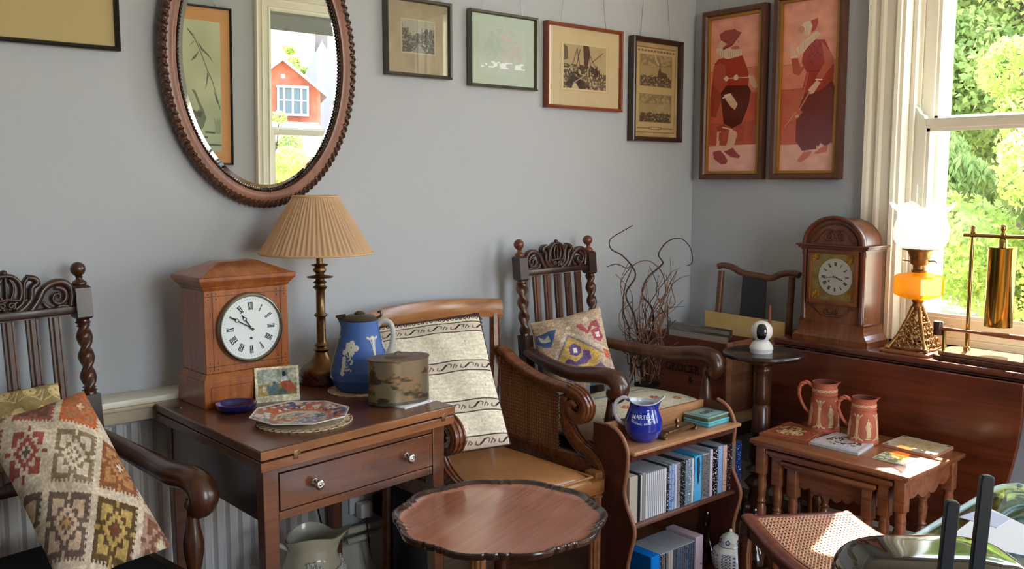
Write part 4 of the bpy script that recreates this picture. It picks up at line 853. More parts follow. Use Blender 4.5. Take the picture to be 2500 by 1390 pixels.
# leather seat
me=B()
def seat(U,V):
    a=2*U-1;c=2*V-1; pr=((1-np.abs(a)**8)*(1-np.abs(c)**8))**.5; return a*.205-.03,(V-.5)*.60+.02,.42+.034*pr+.012*(1-a*a)*(1-c*c)
surf('leather_seat',50,50,seat,lambda U,V:np.ones(U.shape+(3,))*0,MT['leather'],bg)
b=B(); b.b2((-.233,-.278,.405),(.173,.315,.424),bev=.004); b.tube([(-.233,-.279,.437),(.173,-.279,.437)],.004,8); b.tube([(.173,-.279,.437),(.173,.3,.437)],.004,8); b.obj('seat_edge',MT['leather'],bg)
def stripes():
    c=Cv(220,260,(238,228,206)); c.noise(.07,3,2); c.noise(.06,2,3,5); K=(58,38,42)
    c.rect(0,0,1,.035,(90,48,44)); 
    for k in range(30): x=.017+k*.034; c.ell(x,.042,.013,.013,K); c.ell(x,.042,.006,.006,(230,220,198)); c.rect(x-.02,.028,x+.0,.04,K)
    for y0 in (.085,.395,.685,.93):
        c.rect(0,y0-.012,1,y0+.072,(214,196,178),.7); c.rect(0,y0-.012,1,y0-.004,K); c.rect(0,y0+.068,1,y0+.075,K)
        for k in range(6):
            x=.03+k*.18; s_=.0
            c.poly([(x,y0+.052),(x+.022,y0+.05),(x+.075,y0+.012),(x+.053,y0+.012)],K); 
            c.line([(x+.075,y0+.012),(x+.095,y0+.02),(x+.085,y0+.036)],.006,K); c.line([(x+.0,y0+.05),(x-.02,y0+.045),(x-.012,y0+.028)],.006,K)
            c.line([(x+.10,y0+.045),(x+.118,y0+.02),(x+.135,y0+.035),(x+.12,y0+.045)],.0055,K)
    n=vnoise(260,220,3,9); c.put((n>.93).astype(float),(110,96,84),.5); return c
Mx,w_,h_=px_cushion(Dp(880,800,2.93),Dp(1192,768,3.02),Dp(1219,1083,2.83),Dp(905,1150,2.70))
cushion('striped_cushion','tall cream woven cushion with narrow brown scroll bands in the cane armchair',Mx,w_*1.0,h_*1.0,.11,stripes(),(130,90,80),n=(220,260),pin=.02,piping=plain('brown cord',(60,40,38),.9),edge=.45)
# ======================= fold-over games table =======================
TZ=.74
A_=Vector((.918,1.947)); Bc=Vector((1.527,2.013)); Cc=Vector((.908,2.579))
gt=thing('games_table','mahogany fold-over games table with one long drawer and two silvered knobs','table',(A_.x,A_.y,0)); 
e1=(Bc-A_); e2=(Cc-A_); 
def g2(u,v,z): p=e1*u+e2*v; return (p.x,p.y,z) # table plan coordinates
def gbox(b,u0,v0,z0,u1,v1,z1):
    vs=[g2(u,v,z) for z in (z0,z1) for u,v in ((u0,v0),(u1,v0),(u1,v1),(u0,v1))]; return b.add(vs,[(3,2,1,0),(4,5,6,7),(0,1,5,4),(1,2,6,5),(2,3,7,6),(3,0,4,7)])
gbox(B(),0,0,.716,1,1,.74).obj('folding_top_leaf',MT['mahog'],gt,30,bev=.004)
gbox(B(),0.003,0.003,.688,.997,.997,.713).obj('lower_top_leaf',MT['mahog'],gt,30,bev=.003)
gbox(B(),.0,-.0035,.7175,1.0,.0,.7385).obj('worn_front_edge',wood('worn golden mahogany',(118,70,36),(160,104,60),'x',8,.3,.3),gt,30,bev=.001); gbox(B(),.003,-.0005,.6895,.997,.003,.7115).obj('worn_front_edge',wood('worn mahogany edge',(112,64,34),(150,94,54),'x',8,.3,.3),gt,30,bev=.001)
b=gbox(B(),.035,.05,.555,.045,.95,.688); gbox(b,.955,.05,.555,.965,.95,.688); gbox(b,.04,.94,.555,.96,.955,.688)
gbox(B(),.035,.05,.555,.045,.95,.688).obj('side_rail',MT['mahogd'],gt); gbox(B(),.955,.05,.555,.965,.95,.688).obj('side_rail',MT['mahogd'],gt); gbox(B(),.04,.94,.555,.96,.955,.688).obj('back_rail',MT['mahogd'],gt)
gbox(B(),.10,.045,.669,.90,.065,.687).obj('front_rail',MT['mahog'],gt,30,bev=.001); gbox(B(),.10,.045,.552,.90,.065,.573).obj('front_rail',MT['mahog'],gt,30,bev=.001)
dr=gbox(B(),.103,.040,.576,.897,.12,.667).obj('drawer',MT['mahog'],gt,30,bev=.0015)
for u in (.265,.745):
    p=g2(u,.040,.622); k=B().lathe([(.011,0),(.006,.004),(.005,.012),(.0125,.017),(.0135,.022),(.010,.026),(.005,.0255),(.0045,.024),(.001,.0265)],(0,0,0),20,Matrix.Translation(p)@Matrix.Rotation(R(6),4,'Z')@Matrix.Rotation(PI/2,4,'X')).obj('knob',MT['steel'],dr,60)
for u0,v0 in ((.03,.04),(.9,.04),(.03,.9),(.9,.9)):
    b=B(); top=[g2(u,v,.688) for u,v in ((u0,v0),(u0+.07,v0),(u0+.07,v0+.06),(u0,v0+.06))]; f=.35
    cu=u0+.035;cv=v0+.03; bt=[g2(cu+(u-cu)*.75,cv+(v-cv)*.75,0) for u,v in ((u0,v0),(u0+.07,v0),(u0+.07,v0+.06),(u0,v0+.06))]
    b.add(bt+top,[(3,2,1,0),(4,5,6,7),(0,1,5,4),(1,2,6,5),(2,3,7,6),(3,0,4,7)]); b.obj('leg',MT['mahog'],gt,30,bev=.002)
for u in (.155,.93):
    b=B(); p=g2(u,-.001,.714); b.box((p[0],p[1],p[2]),(.012,.004,.022),bev=.001); b.box((p[0]+.008,p[1],p[2]+.005),(.008,.004,.007)); b.obj('brass_hinge',MT['brassd'],gt)
p=g2(.055,.85,.7405); B().lathe([(.012,-.002),(.012,.0012),(.006,.0016),(0.001,.0016)],p,16).obj('brass_swivel',MT['brassd'],gt)
def onT(x,y,z=TZ): return Zp(x,y,z)
# ---------------- mantel clock ----------------
p0=onT(501,1002); ck=thing('mantel_clock','large honey wood mantel clock with a white roman dial on the games table','clock',(p0.x,p0.y,TZ),R(1.5))
WN,WD=MT['walnut'],MT['walnutd']; cw=.262; cd=.175 # plinth width, depth
def frus(b,x0,x1,y0,y1,za,zb,i): vs=[(x0,y0,za),(x1,y0,za),(x1,y1,za),(x0,y1,za),(x0+i,y0+i,zb),(x1-i,y0+i,zb),(x1-i,y1-i,zb),(x0+i,y1-i,zb)]; return b.add(vs,[(3,2,1,0),(4,5,6,7),(0,1,5,4),(1,2,6,5),(2,3,7,6),(3,0,4,7)])
b=B(); b.b2((0,0,0),(cw,cd,.072)); frus(b,.0,cw,0,cd,.0722,.088,.012); b.obj('plinth',WN,ck,30,bev=.0015)
for s_ in (0,1): pass
b=B(); b.b2((.018,-.0008,.012),(cw-.012,.0,.0128)); b.b2((.018,-.0008,.054),(cw-.012,.0,.0548)); b.b2((.018,-.0008,.012),(.0188,0,.0548)); b.obj('plinth_inlay',plain('ebony line',(38,18,12),.5),ck)
bx0,bx1,by0,by1=.012,cw-.012,.012,cd-.012
b=B(); b.b2((bx0,by0,.088),(bx1,by1,.305)); b.obj('case',WN,ck,30,bev=.0015)
b=B(); EB=plain('ebony inlay',(40,20,12),.5)
for x in (bx0+.022,bx1-.022): b.b2((x-.0006,by0-.0006,.096),(x+.0006,by0,.30))
for z in (.106,.29): b.b2((bx0+.003,by0-.0006,z-.0006),(bx1-.003,by0,z+.0006))
for x in (bx0+.011,bx0+.033,bx1-.011,bx1-.033):
    for z in (.098,.115,.282,.296): b.lathe([(.0018,-.0006),(.0018,.0006)],(0,0,0),8,Matrix.Translation((x,by0,z))@Matrix.Rotation(PI/2,4,'X'))
b.obj('case_inlay',EB,ck)
b=B(); frus(b,bx0-.0,bx1,by0,by1,.305,.314,-.006); frus(b,bx0-.006,bx1+.006,by0-.006,by1+.006,.3142,.330,-.012); b.b2((-.006,-.006,.3302),(cw+.006,cd+.006,.340)); b.obj('cornice',WN,ck,30,bev=.001)
b=B(); x0,x1,y0,y1=-.002,cw+.002,-.002,cd+.002; vs=[(x0,y0,.3402),(x1,y0,.3402),(x1,y1,.3402),(x0,y1,.3402),(x0+.08,(y0+y1)/2-.03,.374),(x1-.08,(y0+y1)/2-.03,.374),(x1-.08,(y0+y1)/2+.03,.374),(x0+.08,(y0+y1)/2+.03,.374)]
b.add(vs,[(3,2,1,0),(4,5,6,7),(0,1,5,4),(1,2,6,5),(2,3,7,6),(3,0,4,7)]); b.obj('hipped_top',WN,ck,30,bev=.001)
def dial(parent,o,rad,Mx,numh,hour,minute,face,bezel,seed=0,third=True,hand=None,numm=None):
    T=Mx; f=B().lathe([(.0005,.0),(rad,.0),(rad,-.004)],(0,0,0),64,T@Matrix.Rotation(PI,4,'X'),cap=False).obj('dial',face,parent,None) if False else B().lathe([(rad,-.003),(rad,.0),(.0005,.0)],(0,0,0),64,T).obj('dial',face,parent,None)
    parent=f
    RN=['XII','I','II','III','IIII','V','VI','VII','VIII','IX','X','XI']
    b=B()
    def stroke(x0,y0,x1,y1,w,a,r0):
        # stroke in numeral space rotated about the dial centre
        def tr(x,y): X,Y=x,r0+y; return (X*math.cos(-a)-Y*math.sin(-a),X*math.sin(-a)+Y*math.cos(-a))
        d=Vector((x1-x0,y1-y0)).normalized(); nx,ny=-d.y*w/2,d.x*w/2; q=[tr(x0+nx,y0+ny),tr(x0-nx,y0-ny),tr(x1-nx,y1-ny),tr(x1+nx,y1+ny)]
        vs=[(c,e,.0003) for c,e in q]+[(c,e,.0007) for c,e in q]; b.add(vs,[(3,2,1,0),(4,5,6,7),(0,1,5,4),(1,2,6,5),(2,3,7,6),(3,0,4,7)],T)
    h=numh; 
    for k,s_ in enumerate(RN):
        a=2*PI*k/12; wd={'I':.30,'V':.55,'X':.6}; tot=sum(wd[ch] for ch in s_)*h*.62; x=-tot/2; r0=rad*.70
        for ch in s_:
            cwid=wd[ch]*h*.62; c=x+cwid/2
            if ch=='I': stroke(c,-h/2,c,h/2,h*.11,a,r0)
            if ch=='V': stroke(c-cwid*.36,h/2,c,-h/2,h*.13,a,r0); stroke(c+cwid*.36,h/2,c,-h/2,h*.05,a,r0)
            if ch=='X': stroke(c-cwid*.36,h/2,c+cwid*.36,-h/2,h*.13,a,r0); stroke(c+cwid*.36,h/2,c-cwid*.36,-h/2,h*.05,a,r0)
            x+=cwid
        stroke(-tot/2,h/2,tot/2,h/2,h*.05,a,r0); stroke(-tot/2,-h/2,tot/2,-h/2,h*.05,a,r0)
    for k in range(60): stroke(0,0,0,rad*.03,rad*.008,2*PI*k/60,rad*.9)
    b.obj('numerals',numm or MT['black'],parent,None)
    hm=hand or plain('blued steel',(46,46,54),.3,.8)
    def handm(L_,ang,z,w,ring):
        q=T@Matrix.Rotation(-ang,4,'Z'); b=B(); b.b2((-w/2,-rad*.12,z),(w/2,ring-rad*.05,z+.0008),q)
        b.add([(-w*.9,ring+rad*.05,z),(0,L_,z),(w*.9,ring+rad*.05,z),(-w*.9,ring+rad*.05,z+.0008),(0,L_,z+.0008),(w*.9,ring+rad*.05,z+.0008)],[(0,1,2),(5,4,3),(0,3,4,1),(1,4,5,2),(2,5,3,0)],q)
        b.tube([(rad*.055*math.cos(t),ring+rad*.055*math.sin(t),z+.0004) for t in [2*PI*k/16 for k in range(16)]],w*.28,6,q,closed=True); return b
    handm(rad*.56,2*PI*hour/12,.0016,rad*.035,rad*.36).obj('hour_hand',hm,parent,None); handm(rad*.86,2*PI*minute/60,.003,rad*.03,rad*.55).obj('minute_hand',hm,parent,None)
    B().lathe([(rad*.05,0),(rad*.05,.004),(rad*.03,.0055),(.0005,.006)],(0,0,0),16,T).obj('hand_boss',MT['steel'],parent)
    return f
TD=Matrix.Translation((cw/2+.004,by0-.010,.200))@Matrix.Rotation(PI/2,4,'X')
dl_=dial(ck,None,.083,TD,.019,10.83,50,plain('enamel dial',(226,232,232),.4,coat=.3),None)
B().lathe([(.0035,.0),(.0035,.0012),(.0005,.0012)],(0,-.028,0),12,TD).obj('winding_hole',MT['black'],dl_)
B().lathe([(.084,-.010),(.094,-.010),(.094,-.002),(.0915,.004),(.087,.006),(.0835,.003),(.084,-.010)],(0,0,0),72,TD,cap=False).obj('bezel',plain('dull nickel bezel',(150,146,132),.3,1),ck,60)
ck.scale=(1.05,1.0,1.055)
# ---------------- table lamp ----------------
pl_=Vector((1.398,2.515,TZ)); lp=thing('table_lamp','tall bronze column table lamp with a beige pleated shade','lamp',(pl_.x,pl_.y,TZ))
BR=MT['brassd']
LH=lambda y:hz((778,y),Vector((pl_.x,pl_.y,TZ)))-TZ
hb=LH(480); h0=LH(617)
B().lathe([(.0,0),(.073,0),(.075,.006),(.075,.012),(.071,.02),(.073,.026),(.071,.032),(.0,.032)],(0,0,0),48).obj('lamp_plinth',MT['mahogd'],lp,60)
B().lathe([(.068,.032),(.068,.04),(.062,.048),(.052,.054),(.036,.066),(.024,.084),(.019,.096),(.023,.100),(.025,.104),(.019,.109),(.017,.113),(.023,.117),(.017,.123),(.0145,.128),(.0138,.19),(.0135,.203),(.020,.208),(.020,.212),(.0135,.216),(.0132,.285),(.017,.29),(.022,.296),(.015,.301),(.014,.306),(.021,.310),(.014,.316),(.013,.322),(.038,.325),(.040,.328),(.014,.333),(.012,.338),(.018,.343),(.020,.35),(.014,.358),(.024,.362),(.026,.365),(.010,.368),(.010,.43),(0,.43)],(0,0,0),40).obj('lamp_column',BR,lp,60)
def shade(U,V):
    th=2*PI*U; r=.168+(.067-.168)*V; pl=.0028*np.sin(th*64)*(.4+.6*(1-V))*(1-np.exp(-((V)/.03)))*(1-np.exp(-((1-V)/.03))); ir=r+pl+.001*np.sin(th*23+4*V)
    return ir*np.cos(th)-.010,ir*np.sin(th),h0-.0+(hb-h0)*V
m_,n_,l_,b_=mat('pleated shade silk'); n_.remove(b_); d_=n_.new('ShaderNodeBsdfDiffuse'); d_.inputs[0].default_value=L((224,190,154)); tt=n_.new('ShaderNodeBsdfTranslucent'); tt.inputs[0].default_value=L((240,200,156)); mx_=n_.new('ShaderNodeMixShader'); mx_.inputs[0].default_value=.35; l_.new(d_.outputs[0],mx_.inputs[1]); l_.new(tt.outputs[0],mx_.inputs[2]); l_.new(mx_.outputs[0],n_['Material Output'].inputs[0])
lsh=surf('lamp_shade',512,24,shade,lambda U,V:np.ones(U.shape+(3,))*200,m_,lp,cu=True,smooth=180)
b=B(); b.tube([(.169*math.cos(a)-.010,.169*math.sin(a),h0) for a in [2*PI*k/64 for k in range(64)]],.003,6,closed=True); b.obj('shade_trim',MT['shade'],lsh)
B().tube([(.068*math.cos(a)-.010,.068*math.sin(a),hb) for a in [2*PI*k/48 for k in range(48)]],.0035,6,closed=True).obj('shade_trim',MT['shade'],lsh)
b=B(); [b.tube([(0,0,.43),(.066*math.cos(a)-.010,.066*math.sin(a),hb-.004)],.0015,6) for a in (0,2.1,4.2)]; b.obj('shade_carrier',BR,lsh)
# ---------------- doilies, jug, tin, card, dish, plate ----------------
def doily(label,c,r,z=TZ,seed=1,group=None):
    t=thing('doily',label,'doily',(c.x,c.y,z),0,group)
    b=B(); n=96; vs=[(0,0,.0004)]+[( (r*(1+.05*math.cos(12*2*PI*k/n)))*math.cos(2*PI*k/n),(r*(1+.05*math.cos(12*2*PI*k/n)))*math.sin(2*PI*k/n),.0006) for k in range(n)]+[((r*(1+.05*math.cos(12*2*PI*k/n)))*math.cos(2*PI*k/n),(r*(1+.05*math.cos(12*2*PI*k/n)))*math.sin(2*PI*k/n),.0026) for k in range(n)]+[(0,0,.003)]
    b.add(vs,[(0,1+(k+1)%n,1+k) for k in range(n)]+[(1+k,1+(k+1)%n,1+n+(k+1)%n,1+n+k) for k in range(n)]+[(2*n+1,1+n+k,1+n+(k+1)%n) for k in range(n)]); b.obj('lace_disc',MT['lace'],t)
    b=B(); 
    K_=int(2*PI*r/.0185)
    for k in range(K_):
        a=2*PI*k/K_; b.tube([(r*1.0*math.cos(a)+.011*math.cos(q),r*1.0*math.sin(a)+.011*math.sin(q),.002) for q in [2*PI*j/14 for j in range(14)]],.0016,5,closed=True)
    b.obj('lace_border',MT['lace'],t); return t
def jasper(w,h,ground,relief,kind):
    c=Cv(w,h,ground)
    return c
pj=Vector((1.432,2.345,TZ)); doily('small crocheted doily under the blue jasper jug',pj,.086)
jg=thing('lidded_jug','blue and white stoneware jug with a pewter lid and raised vine decoration','jug',(pj.x,pj.y,TZ+.003),R(-10))
# profile radius by height (0..1)
JH=.208
jr=lambda V:np.interp(V,[0,.02,.06,.18,.3,.45,.6,.75,.9,1.0],[.063,.067,.076,.088,.087,.078,.069,.061,.055,.052])
def relief_canvas(w,h,kind):
    c=Cv(w,h,(0,0,0),(0,0,2*PI,1)); Wt=(255,255,255)
    if kind=='vine':
        for a0 in (.55,2.65,4.75):
            for s_ in (-1,1):
                c.line([(a0+s_*(.30),.22),(a0+s_*.14,.24),(a0+s_*.06,.33),(a0+s_*.03,.5),(a0+s_*.06,.68),(a0+s_*.14,.78),(a0+s_*.30,.8)],.035,Wt)
            c.line([(a0,.26),(a0,.78)],.07,Wt); c.ell(a0,.23,.12,.03,Wt); c.ell(a0,.8,.1,.02,Wt)
        r=random.Random(3)
        for a0 in (1.6,3.7,5.8):
            for k in range(9):
                x=a0+r.uniform(-.25,.25); y=.34+r.uniform(-.06,.1)
                for j in range(5): c.ell(x+.07*math.cos(j*1.26),y+.022*math.sin(j*1.26),.06,.022,Wt)
            for k in range(40): c.ell(a0-.05+r.uniform(-.18,.2),.5+r.uniform(-.06,.16)*1.0,.024,.012,Wt)
            for k in range(5):
                x=a0-.22+r.uniform(-.12,.1); y=.5+k*.05
                for j in range(5): c.ell(x+.05*math.cos(j*1.26),y+.018*math.sin(j*1.26),.045,.016,Wt)
    else:
        for k in range(16):
            a0=k*2*PI/16; c.ell(a0,.16,.17,.030,Wt); c.ell(a0,.16,.09,.013,(0,0,0)); c.ell(a0+.196,.16,.05,.035,Wt); c.line([(a0+.196,.13),(a0+.196,.19)],.02,(0,0,0))
        for k in range(4):
            a0=.785+k*PI/2
            for s_ in (-1,1): c.line([(a0+s_*.36,.34),(a0+s_*.17,.37),(a0+s_*.09,.45),(a0+s_*.06,.6),(a0+s_*.09,.76),(a0+s_*.2,.86),(a0+s_*.42,.88)],.035,Wt)
            c.ell(a0,.36,.1,.035,Wt); c.line([(a0,.38),(a0,.86)],.09,Wt); c.ell(a0,.5,.12,.03,Wt); c.ell(a0,.84,.16,.03,Wt)
            a1=k*PI/2 # draped figure
            c.ell(a1,.44,.05,.025,Wt); c.poly([(a1-.09,.47),(a1+.1,.47),(a1+.14,.6),(a1+.2,.72),(a1+.16,.82),(a1-.14,.83),(a1-.1,.7),(a1-.13,.58)],Wt); c.line([(a1-.06,.5),(a1-.2,.6),(a1-.12,.66)],.04,Wt); c.line([(a1+.1,.5),(a1+.24,.57),(a1+.16,.62)],.035,Wt); c.ell(a1,.85,.2,.015,Wt)
    return c
def jasper_body(name,R_,H,ground,relief,kind,parent,nu=360,nv=200,rel=.0016,rot=0,top=None):
    cv=relief_canvas(nu,nv,kind)
    def pos(U,V):
        m=cv.col(U,V)[...,0]/255; r=R_(V)+m*rel; th=2*PI*U+rot; x=r*np.cos(th); y=r*np.sin(th); z=V*H
        if top: # pulled spout
            s_=np.clip((V-top[0])/(1-top[0]),0,1)**1.5*np.exp(-((np.angle(np.exp(1j*(th-top[1]))))/.3)**2); x=x+s_*top[2]*math.cos(top[1]); y=y+s_*top[2]*math.sin(top[1]); z=z+s_*top[2]*.4
        return x,y,z
    def col(U,V):
        m=cv.col(U,V)[...,:1]/255; g=np.array(ground,float); return g*(1-m)+np.array(relief,float)*m
    return surf(name,nu,nv,pos,col,P['bisc'],parent,cu=True,smooth=60)
jasper_body('jug_body',jr,JH,(62,98,168),(214,208,190),'vine',jg,rot=R(160),top=(.86,R(175),.016))
B().lathe([(.055,.001),(.054,.0),(.0,.0)],(0,0,0),40,cap=False).obj('foot',plain('cream stoneware',(206,206,200),.6),jg)
b=B(); b.lathe([(.052,JH-.001),(.054,JH+.003),(.045,JH+.010),(.03,JH+.016),(.012,JH+.018),(0.0005,JH+.018)],(0,0,0),40); b.tube([(-.045,0,JH+.006),(-.07,.006,JH+.009)],[.012,.004],10); b.lathe([(.014,JH+.014),(.016,JH+.02),(.008,JH+.026),(0.0005,JH+.026)],(.0,0,0),20)
b.obj('pewter_lid',MT['lead'],jg,60); b=B(); b.tube(spline([(.048,-.0,JH+.004),(.062,0,JH+.012),(.062,0,JH+.024),(.052,0,JH+.022)],4),.004,8); b.obj('thumb_lift',MT['lead'],jg)
B().tube(spline([(.050,0,JH-.018),(.066,0,JH-.004),(.088,0,JH-.010),(.097,0,JH-.038),(.092,0,JH-.075),(.078,0,JH-.108),(.068,0,JH-.118)],6),.0062,10,sc=(1,1.3),up=(0,1,0)).obj('handle',plain('cream stoneware handle',(196,196,190),.5),jg)
jg.rotation_euler=(0,0,R(-38))
# tea tin on a folded paper
pt=Vector((1.436,2.150,TZ)); pa=thing('folded_paper','small folded white paper under the tarnished tin','paper',(pt.x,pt.y,TZ),R(12)); B().b2((-.055,-.075,0),(.07,.04,.002)).obj('paper_sheet',MT['paper'],pa)
B().b2((-.05,-.07,.002),(.065,.036,.0035)).obj('paper_fold',MT['paper'],pa)
tn=thing('tea_tin','tarnished oval tin canister with a flat hinged lid on the games table','tin',(pt.x,pt.y,TZ+.0035),R(-4))
def lobed(th): return 1-.07*np.exp(-((np.abs(np.angle(np.exp(1j*(th+PI/2)))))/.35)**2)-.07*np.exp(-((np.abs(np.angle(np.exp(1j*(th-PI/2)))))/.35)**2)
tc_=Cv(240,110,(128,116,92)); n1=vnoise(110,240,16,2); n2=vnoise(110,240,5,3); tc_.put(np.clip((n1-.45)*4,0,1),(160,118,70),.6); tc_.put(np.clip((n1*.75+n2*.25-.54)*7,0,1),(46,42,38),.8); tc_.put(np.clip((vnoise(110,240,9,7)-.62)*6,0,1),(168,104,62),.25); tc_.rect(0,.93,1,1,(60,58,56),.6)
TA,TB,TH=.091,.062,.122
surf('tin_body',200,90,lambda U,V:(TA*lobed(2*PI*U)*np.cos(2*PI*U),TB*lobed(2*PI*U)*np.sin(2*PI*U),V*TH),tc_.col,P['tin'],tn,cu=True)
def oval(b,a,c,z0,z1,n=64):
    q=[(a*float(lobed(2*PI*k/n))*math.cos(2*PI*k/n),c*float(lobed(2*PI*k/n))*math.sin(2*PI*k/n)) for k in range(n)]; return b.prism(q,z0,z1)
oval(B(),TA-.0008,TB-.0008,0,.001).obj('tin_base',MT['lead'],tn)
b=B(); oval(b,TA+.002,TB+.002,TH-.001,TH+.003); b.lathe([(.04,TH+.003),(.034,TH+.006),(.0005,TH+.0075)],(0,0,0),32,sx=1.1,sy=.7); b.obj('tin_lid',plain('tarnished lid',(98,82,68),.4,.6,c2=(128,98,74),vscale=30),tn,50,bev=.0008)
B().tube(spline([(-.006,.004,TH+.006),(-.008,.004,TH+.014),(.004,.004,TH+.016),(.012,.004,TH+.012)],4),.002,6).obj('lid_catch',MT['lead'],tn)
# picture postcard leaning on the clock
pc=onT(625,985); pr_=onT(733,976); dx=Vector((pr_.x-pc.x,pr_.y-pc.y,0)); cwid=dx.length
cv=Cv(110,95,(220,208,180)); cv.rect(.06,.07,.94,.82,(150,140,112)); cv.rect(.07,.08,.93,.81,(160,168,150)); cv.noise(.15,12,3); cv.rect(.07,.5,.93,.81,(138,128,84)); cv.rect(.07,.6,.3,.81,(176,146,86)); cv.rect(.62,.1,.75,.5,(120,128,120)); cv.rect(.2,.14,.5,.45,(176,184,170))
cv.poly([(.3,.5),(.45,.42),(.52,.6),(.56,.8),(.3,.8),(.26,.62)],(86,112,118)); cv.poly([(.56,.42),(.68,.34),(.8,.42),(.9,.6),(.9,.72),(.7,.76),(.56,.8),(.6,.6)],(172,84,56)); cv.ell(.66,.22,.04,.08,(28,28,32)); cv.ell(.85,.3,.035,.05,(190,150,120)); cv.poly([(.6,.3),(.72,.28),(.76,.42),(.58,.44)],(196,200,204)); cv.ell(.36,.5,.05,.06,(170,160,120)); cv.poly([(.5,.7),(.62,.6),(.75,.8),(.5,.8)],(70,96,90)); cv.ell(.2,.62,.04,.1,(206,198,170)); cv.noise(.15,4,6)
hc=.098; pd=thing('picture_postcard','small colour picture postcard of seated figures leaning against the mantel clock','postcard',(pc.x,pc.y,TZ)); pd.rotation_euler=(R(-14),0,math.atan2(dx.y,dx.x))
B().b2((0,.0003,0),(cwid,.0016,hc)).obj('card',MT['cream'],pd); surf('card_picture',110,95,lambda U,V:(U*cwid,0*U,V*hc),cv.col,P['flat'],pd)
# blue dish
bd_=(onT(522,1000)+onT(622,1000))/2; bd=Vector((1.045,2.352,TZ))
ds=thing('small_dish','small round dark blue glazed dish beside the mantel clock','dish',tuple(bd)); B().lathe([(.0005,.003),(.034,.003),(.047,.012),(.051,.021),(.054,.0215),(.052,.012),(.044,.001),(.036,0),(.0005,0)],(0,0,0),48,cap=False).obj('dish_body',MT['navy'],ds,60)
B().lathe([(.0005,.0033),(.02,.0034),(.022,.0036),(.0005,.0039)],(0,0,0),5,Matrix.Rotation(.3,4,'Z'),cap=False).obj('dish_centre',plain('gilt mark',(180,150,120),.5),ds)
# octagonal plate on a doily
pp=(onT(600,1025,.757)+onT(845,1008,.757)+onT(700,1050,.757)+onT(770,985,.757))/4; pp=Vector((1.126,2.145,TZ)); doily('round crocheted doily beneath the octagonal plate',pp+Vector((.005,-.012,0)),.112)
def octa(th,p=8): a=((th+PI/8)%(PI/4))-PI/8; return math.cos(PI/8)/np.cos(a)
def imari():
    c=Cv(220,220,(180,170,160),(-1,-1,1,1)); th=np.arctan2(c.Y,c.X); r=np.hypot(c.X,c.Y)/octa(th); k=(np.floor((th+PI)/(PI/4)).astype(int))%2
    c.put(((r>.62)&(k==0)).astype(float),(64,74,124)); c.put(((r>.62)&(k==1)).astype(float),(172,82,62)); n=vnoise(220,220,8,2); n2=vnoise(220,220,5,5)
    c.put(((r>.62)&(n>.58)).astype(float),(206,200,190)); c.put(((r>.62)&(n2>.68)).astype(float),(186,110,70)); c.put(((r>.55)&(r<.64)).astype(float),(190,104,78)); c.put((r<.55).astype(float),(206,196,168))
    for a,b_,rr,k_ in ((-.2,-.1,.2,(186,96,66)),(.15,.05,.16,(190,112,80)),(.3,.1,.15,(80,92,140)),(0,.25,.2,(96,104,150)),(-.1,-.3,.14,(120,96,90)),(.1,-.25,.1,(64,70,110))): c.put((((c.X-a)**2/(rr*1.6)**2+(c.Y-b_)**2/rr**2<1)&(n2>.42)&(r<.54)).astype(float),k_,.85)
    c.put(((r>.955)).astype(float),(190,186,180)); c.noise(.1,3,9); return c
pt_=thing('octagonal_plate','octagonal Imari-pattern plate in rust red and blue on the games table','plate',(pp.x,pp.y,TZ+.003),R(8))
im=imari(); RP=.130
def plate(U,V):
    th=2*PI*U; o=octa(th); r=V*RP*o; z=np.interp(V,[0,.5,.62,.72,1],[.004,.004,.007,.013,.019]); return r*np.cos(th),r*np.sin(th),z
surf('plate_face',240,90,plate,lambda U,V:im.col(.5+.5*V*octa(2*PI*U)*np.cos(2*PI*U),.5+.5*V*octa(2*PI*U)*np.sin(2*PI*U)),P['glaze'],pt_,cu=True)
surf('plate_underside',96,14,lambda U,V:(V*RP*octa(2*PI*U)*np.cos(2*PI*U),V*RP*octa(2*PI*U)*np.sin(2*PI*U),np.interp(V,[0,.5,.55,.62,.72,1],[.0015,.0015,0,.004,.009,.0165])),lambda U,V:np.ones(U.shape+(3,))*np.array((190,190,196)),P['glaze'],pt_,cu=True)
b=B(); b.tube([(RP*float(octa(2*PI*k/64))*math.cos(2*PI*k/64),RP*float(octa(2*PI*k/64))*math.sin(2*PI*k/64),.018) for k in range(64)],.0016,6,closed=True); b.obj('plate_rim',plain('white rim',(214,210,208),.2,coat=.5),pt_)
# cream pitcher under the table
pq=Vector((1.285,2.40,0)); cp=thing('cream_pitcher','large cream pottery pitcher with raised flower decoration under the games table','pitcher',(pq.x,pq.y,0),R(-24))
def prad(V): return np.interp(V,[0,.04,.2,.38,.55,.7,.82,.9,1],[.075,.08,.108,.118,.11,.09,.072,.068,.076])
PH=.315
def pit(off):
    def f(U,V):
        th=2*PI*U; d=np.angle(np.exp(1j*(th))); s_=np.clip((V-.78)/.22,0,1)**1.6; sp=np.exp(-(d/.33)**2)*s_; r=prad(V)-off
        return r*np.cos(th)+sp*.046,r*np.sin(th)*(1-.12*sp),V*PH+sp*.030-s_*.012*np.cos(2*d)
    return f
surf('pitcher_body',120,60,pit(0),lambda U,V:np.ones(U.shape+(3,))*200,MT['creamp'],cp,cu=True,smooth=180)
surf('pitcher_inside',120,40,lambda U,V:pit(.004)(U,.35+.65*V),lambda U,V:np.ones(U.shape+(3,))*200,MT['creamp'],cp,cu=True,smooth=180)
B().lathe([(.0005,0),(.075,0),(.078,.004)],(0,0,0),40,cap=False).obj('pitcher_foot',MT['creamp'],cp)
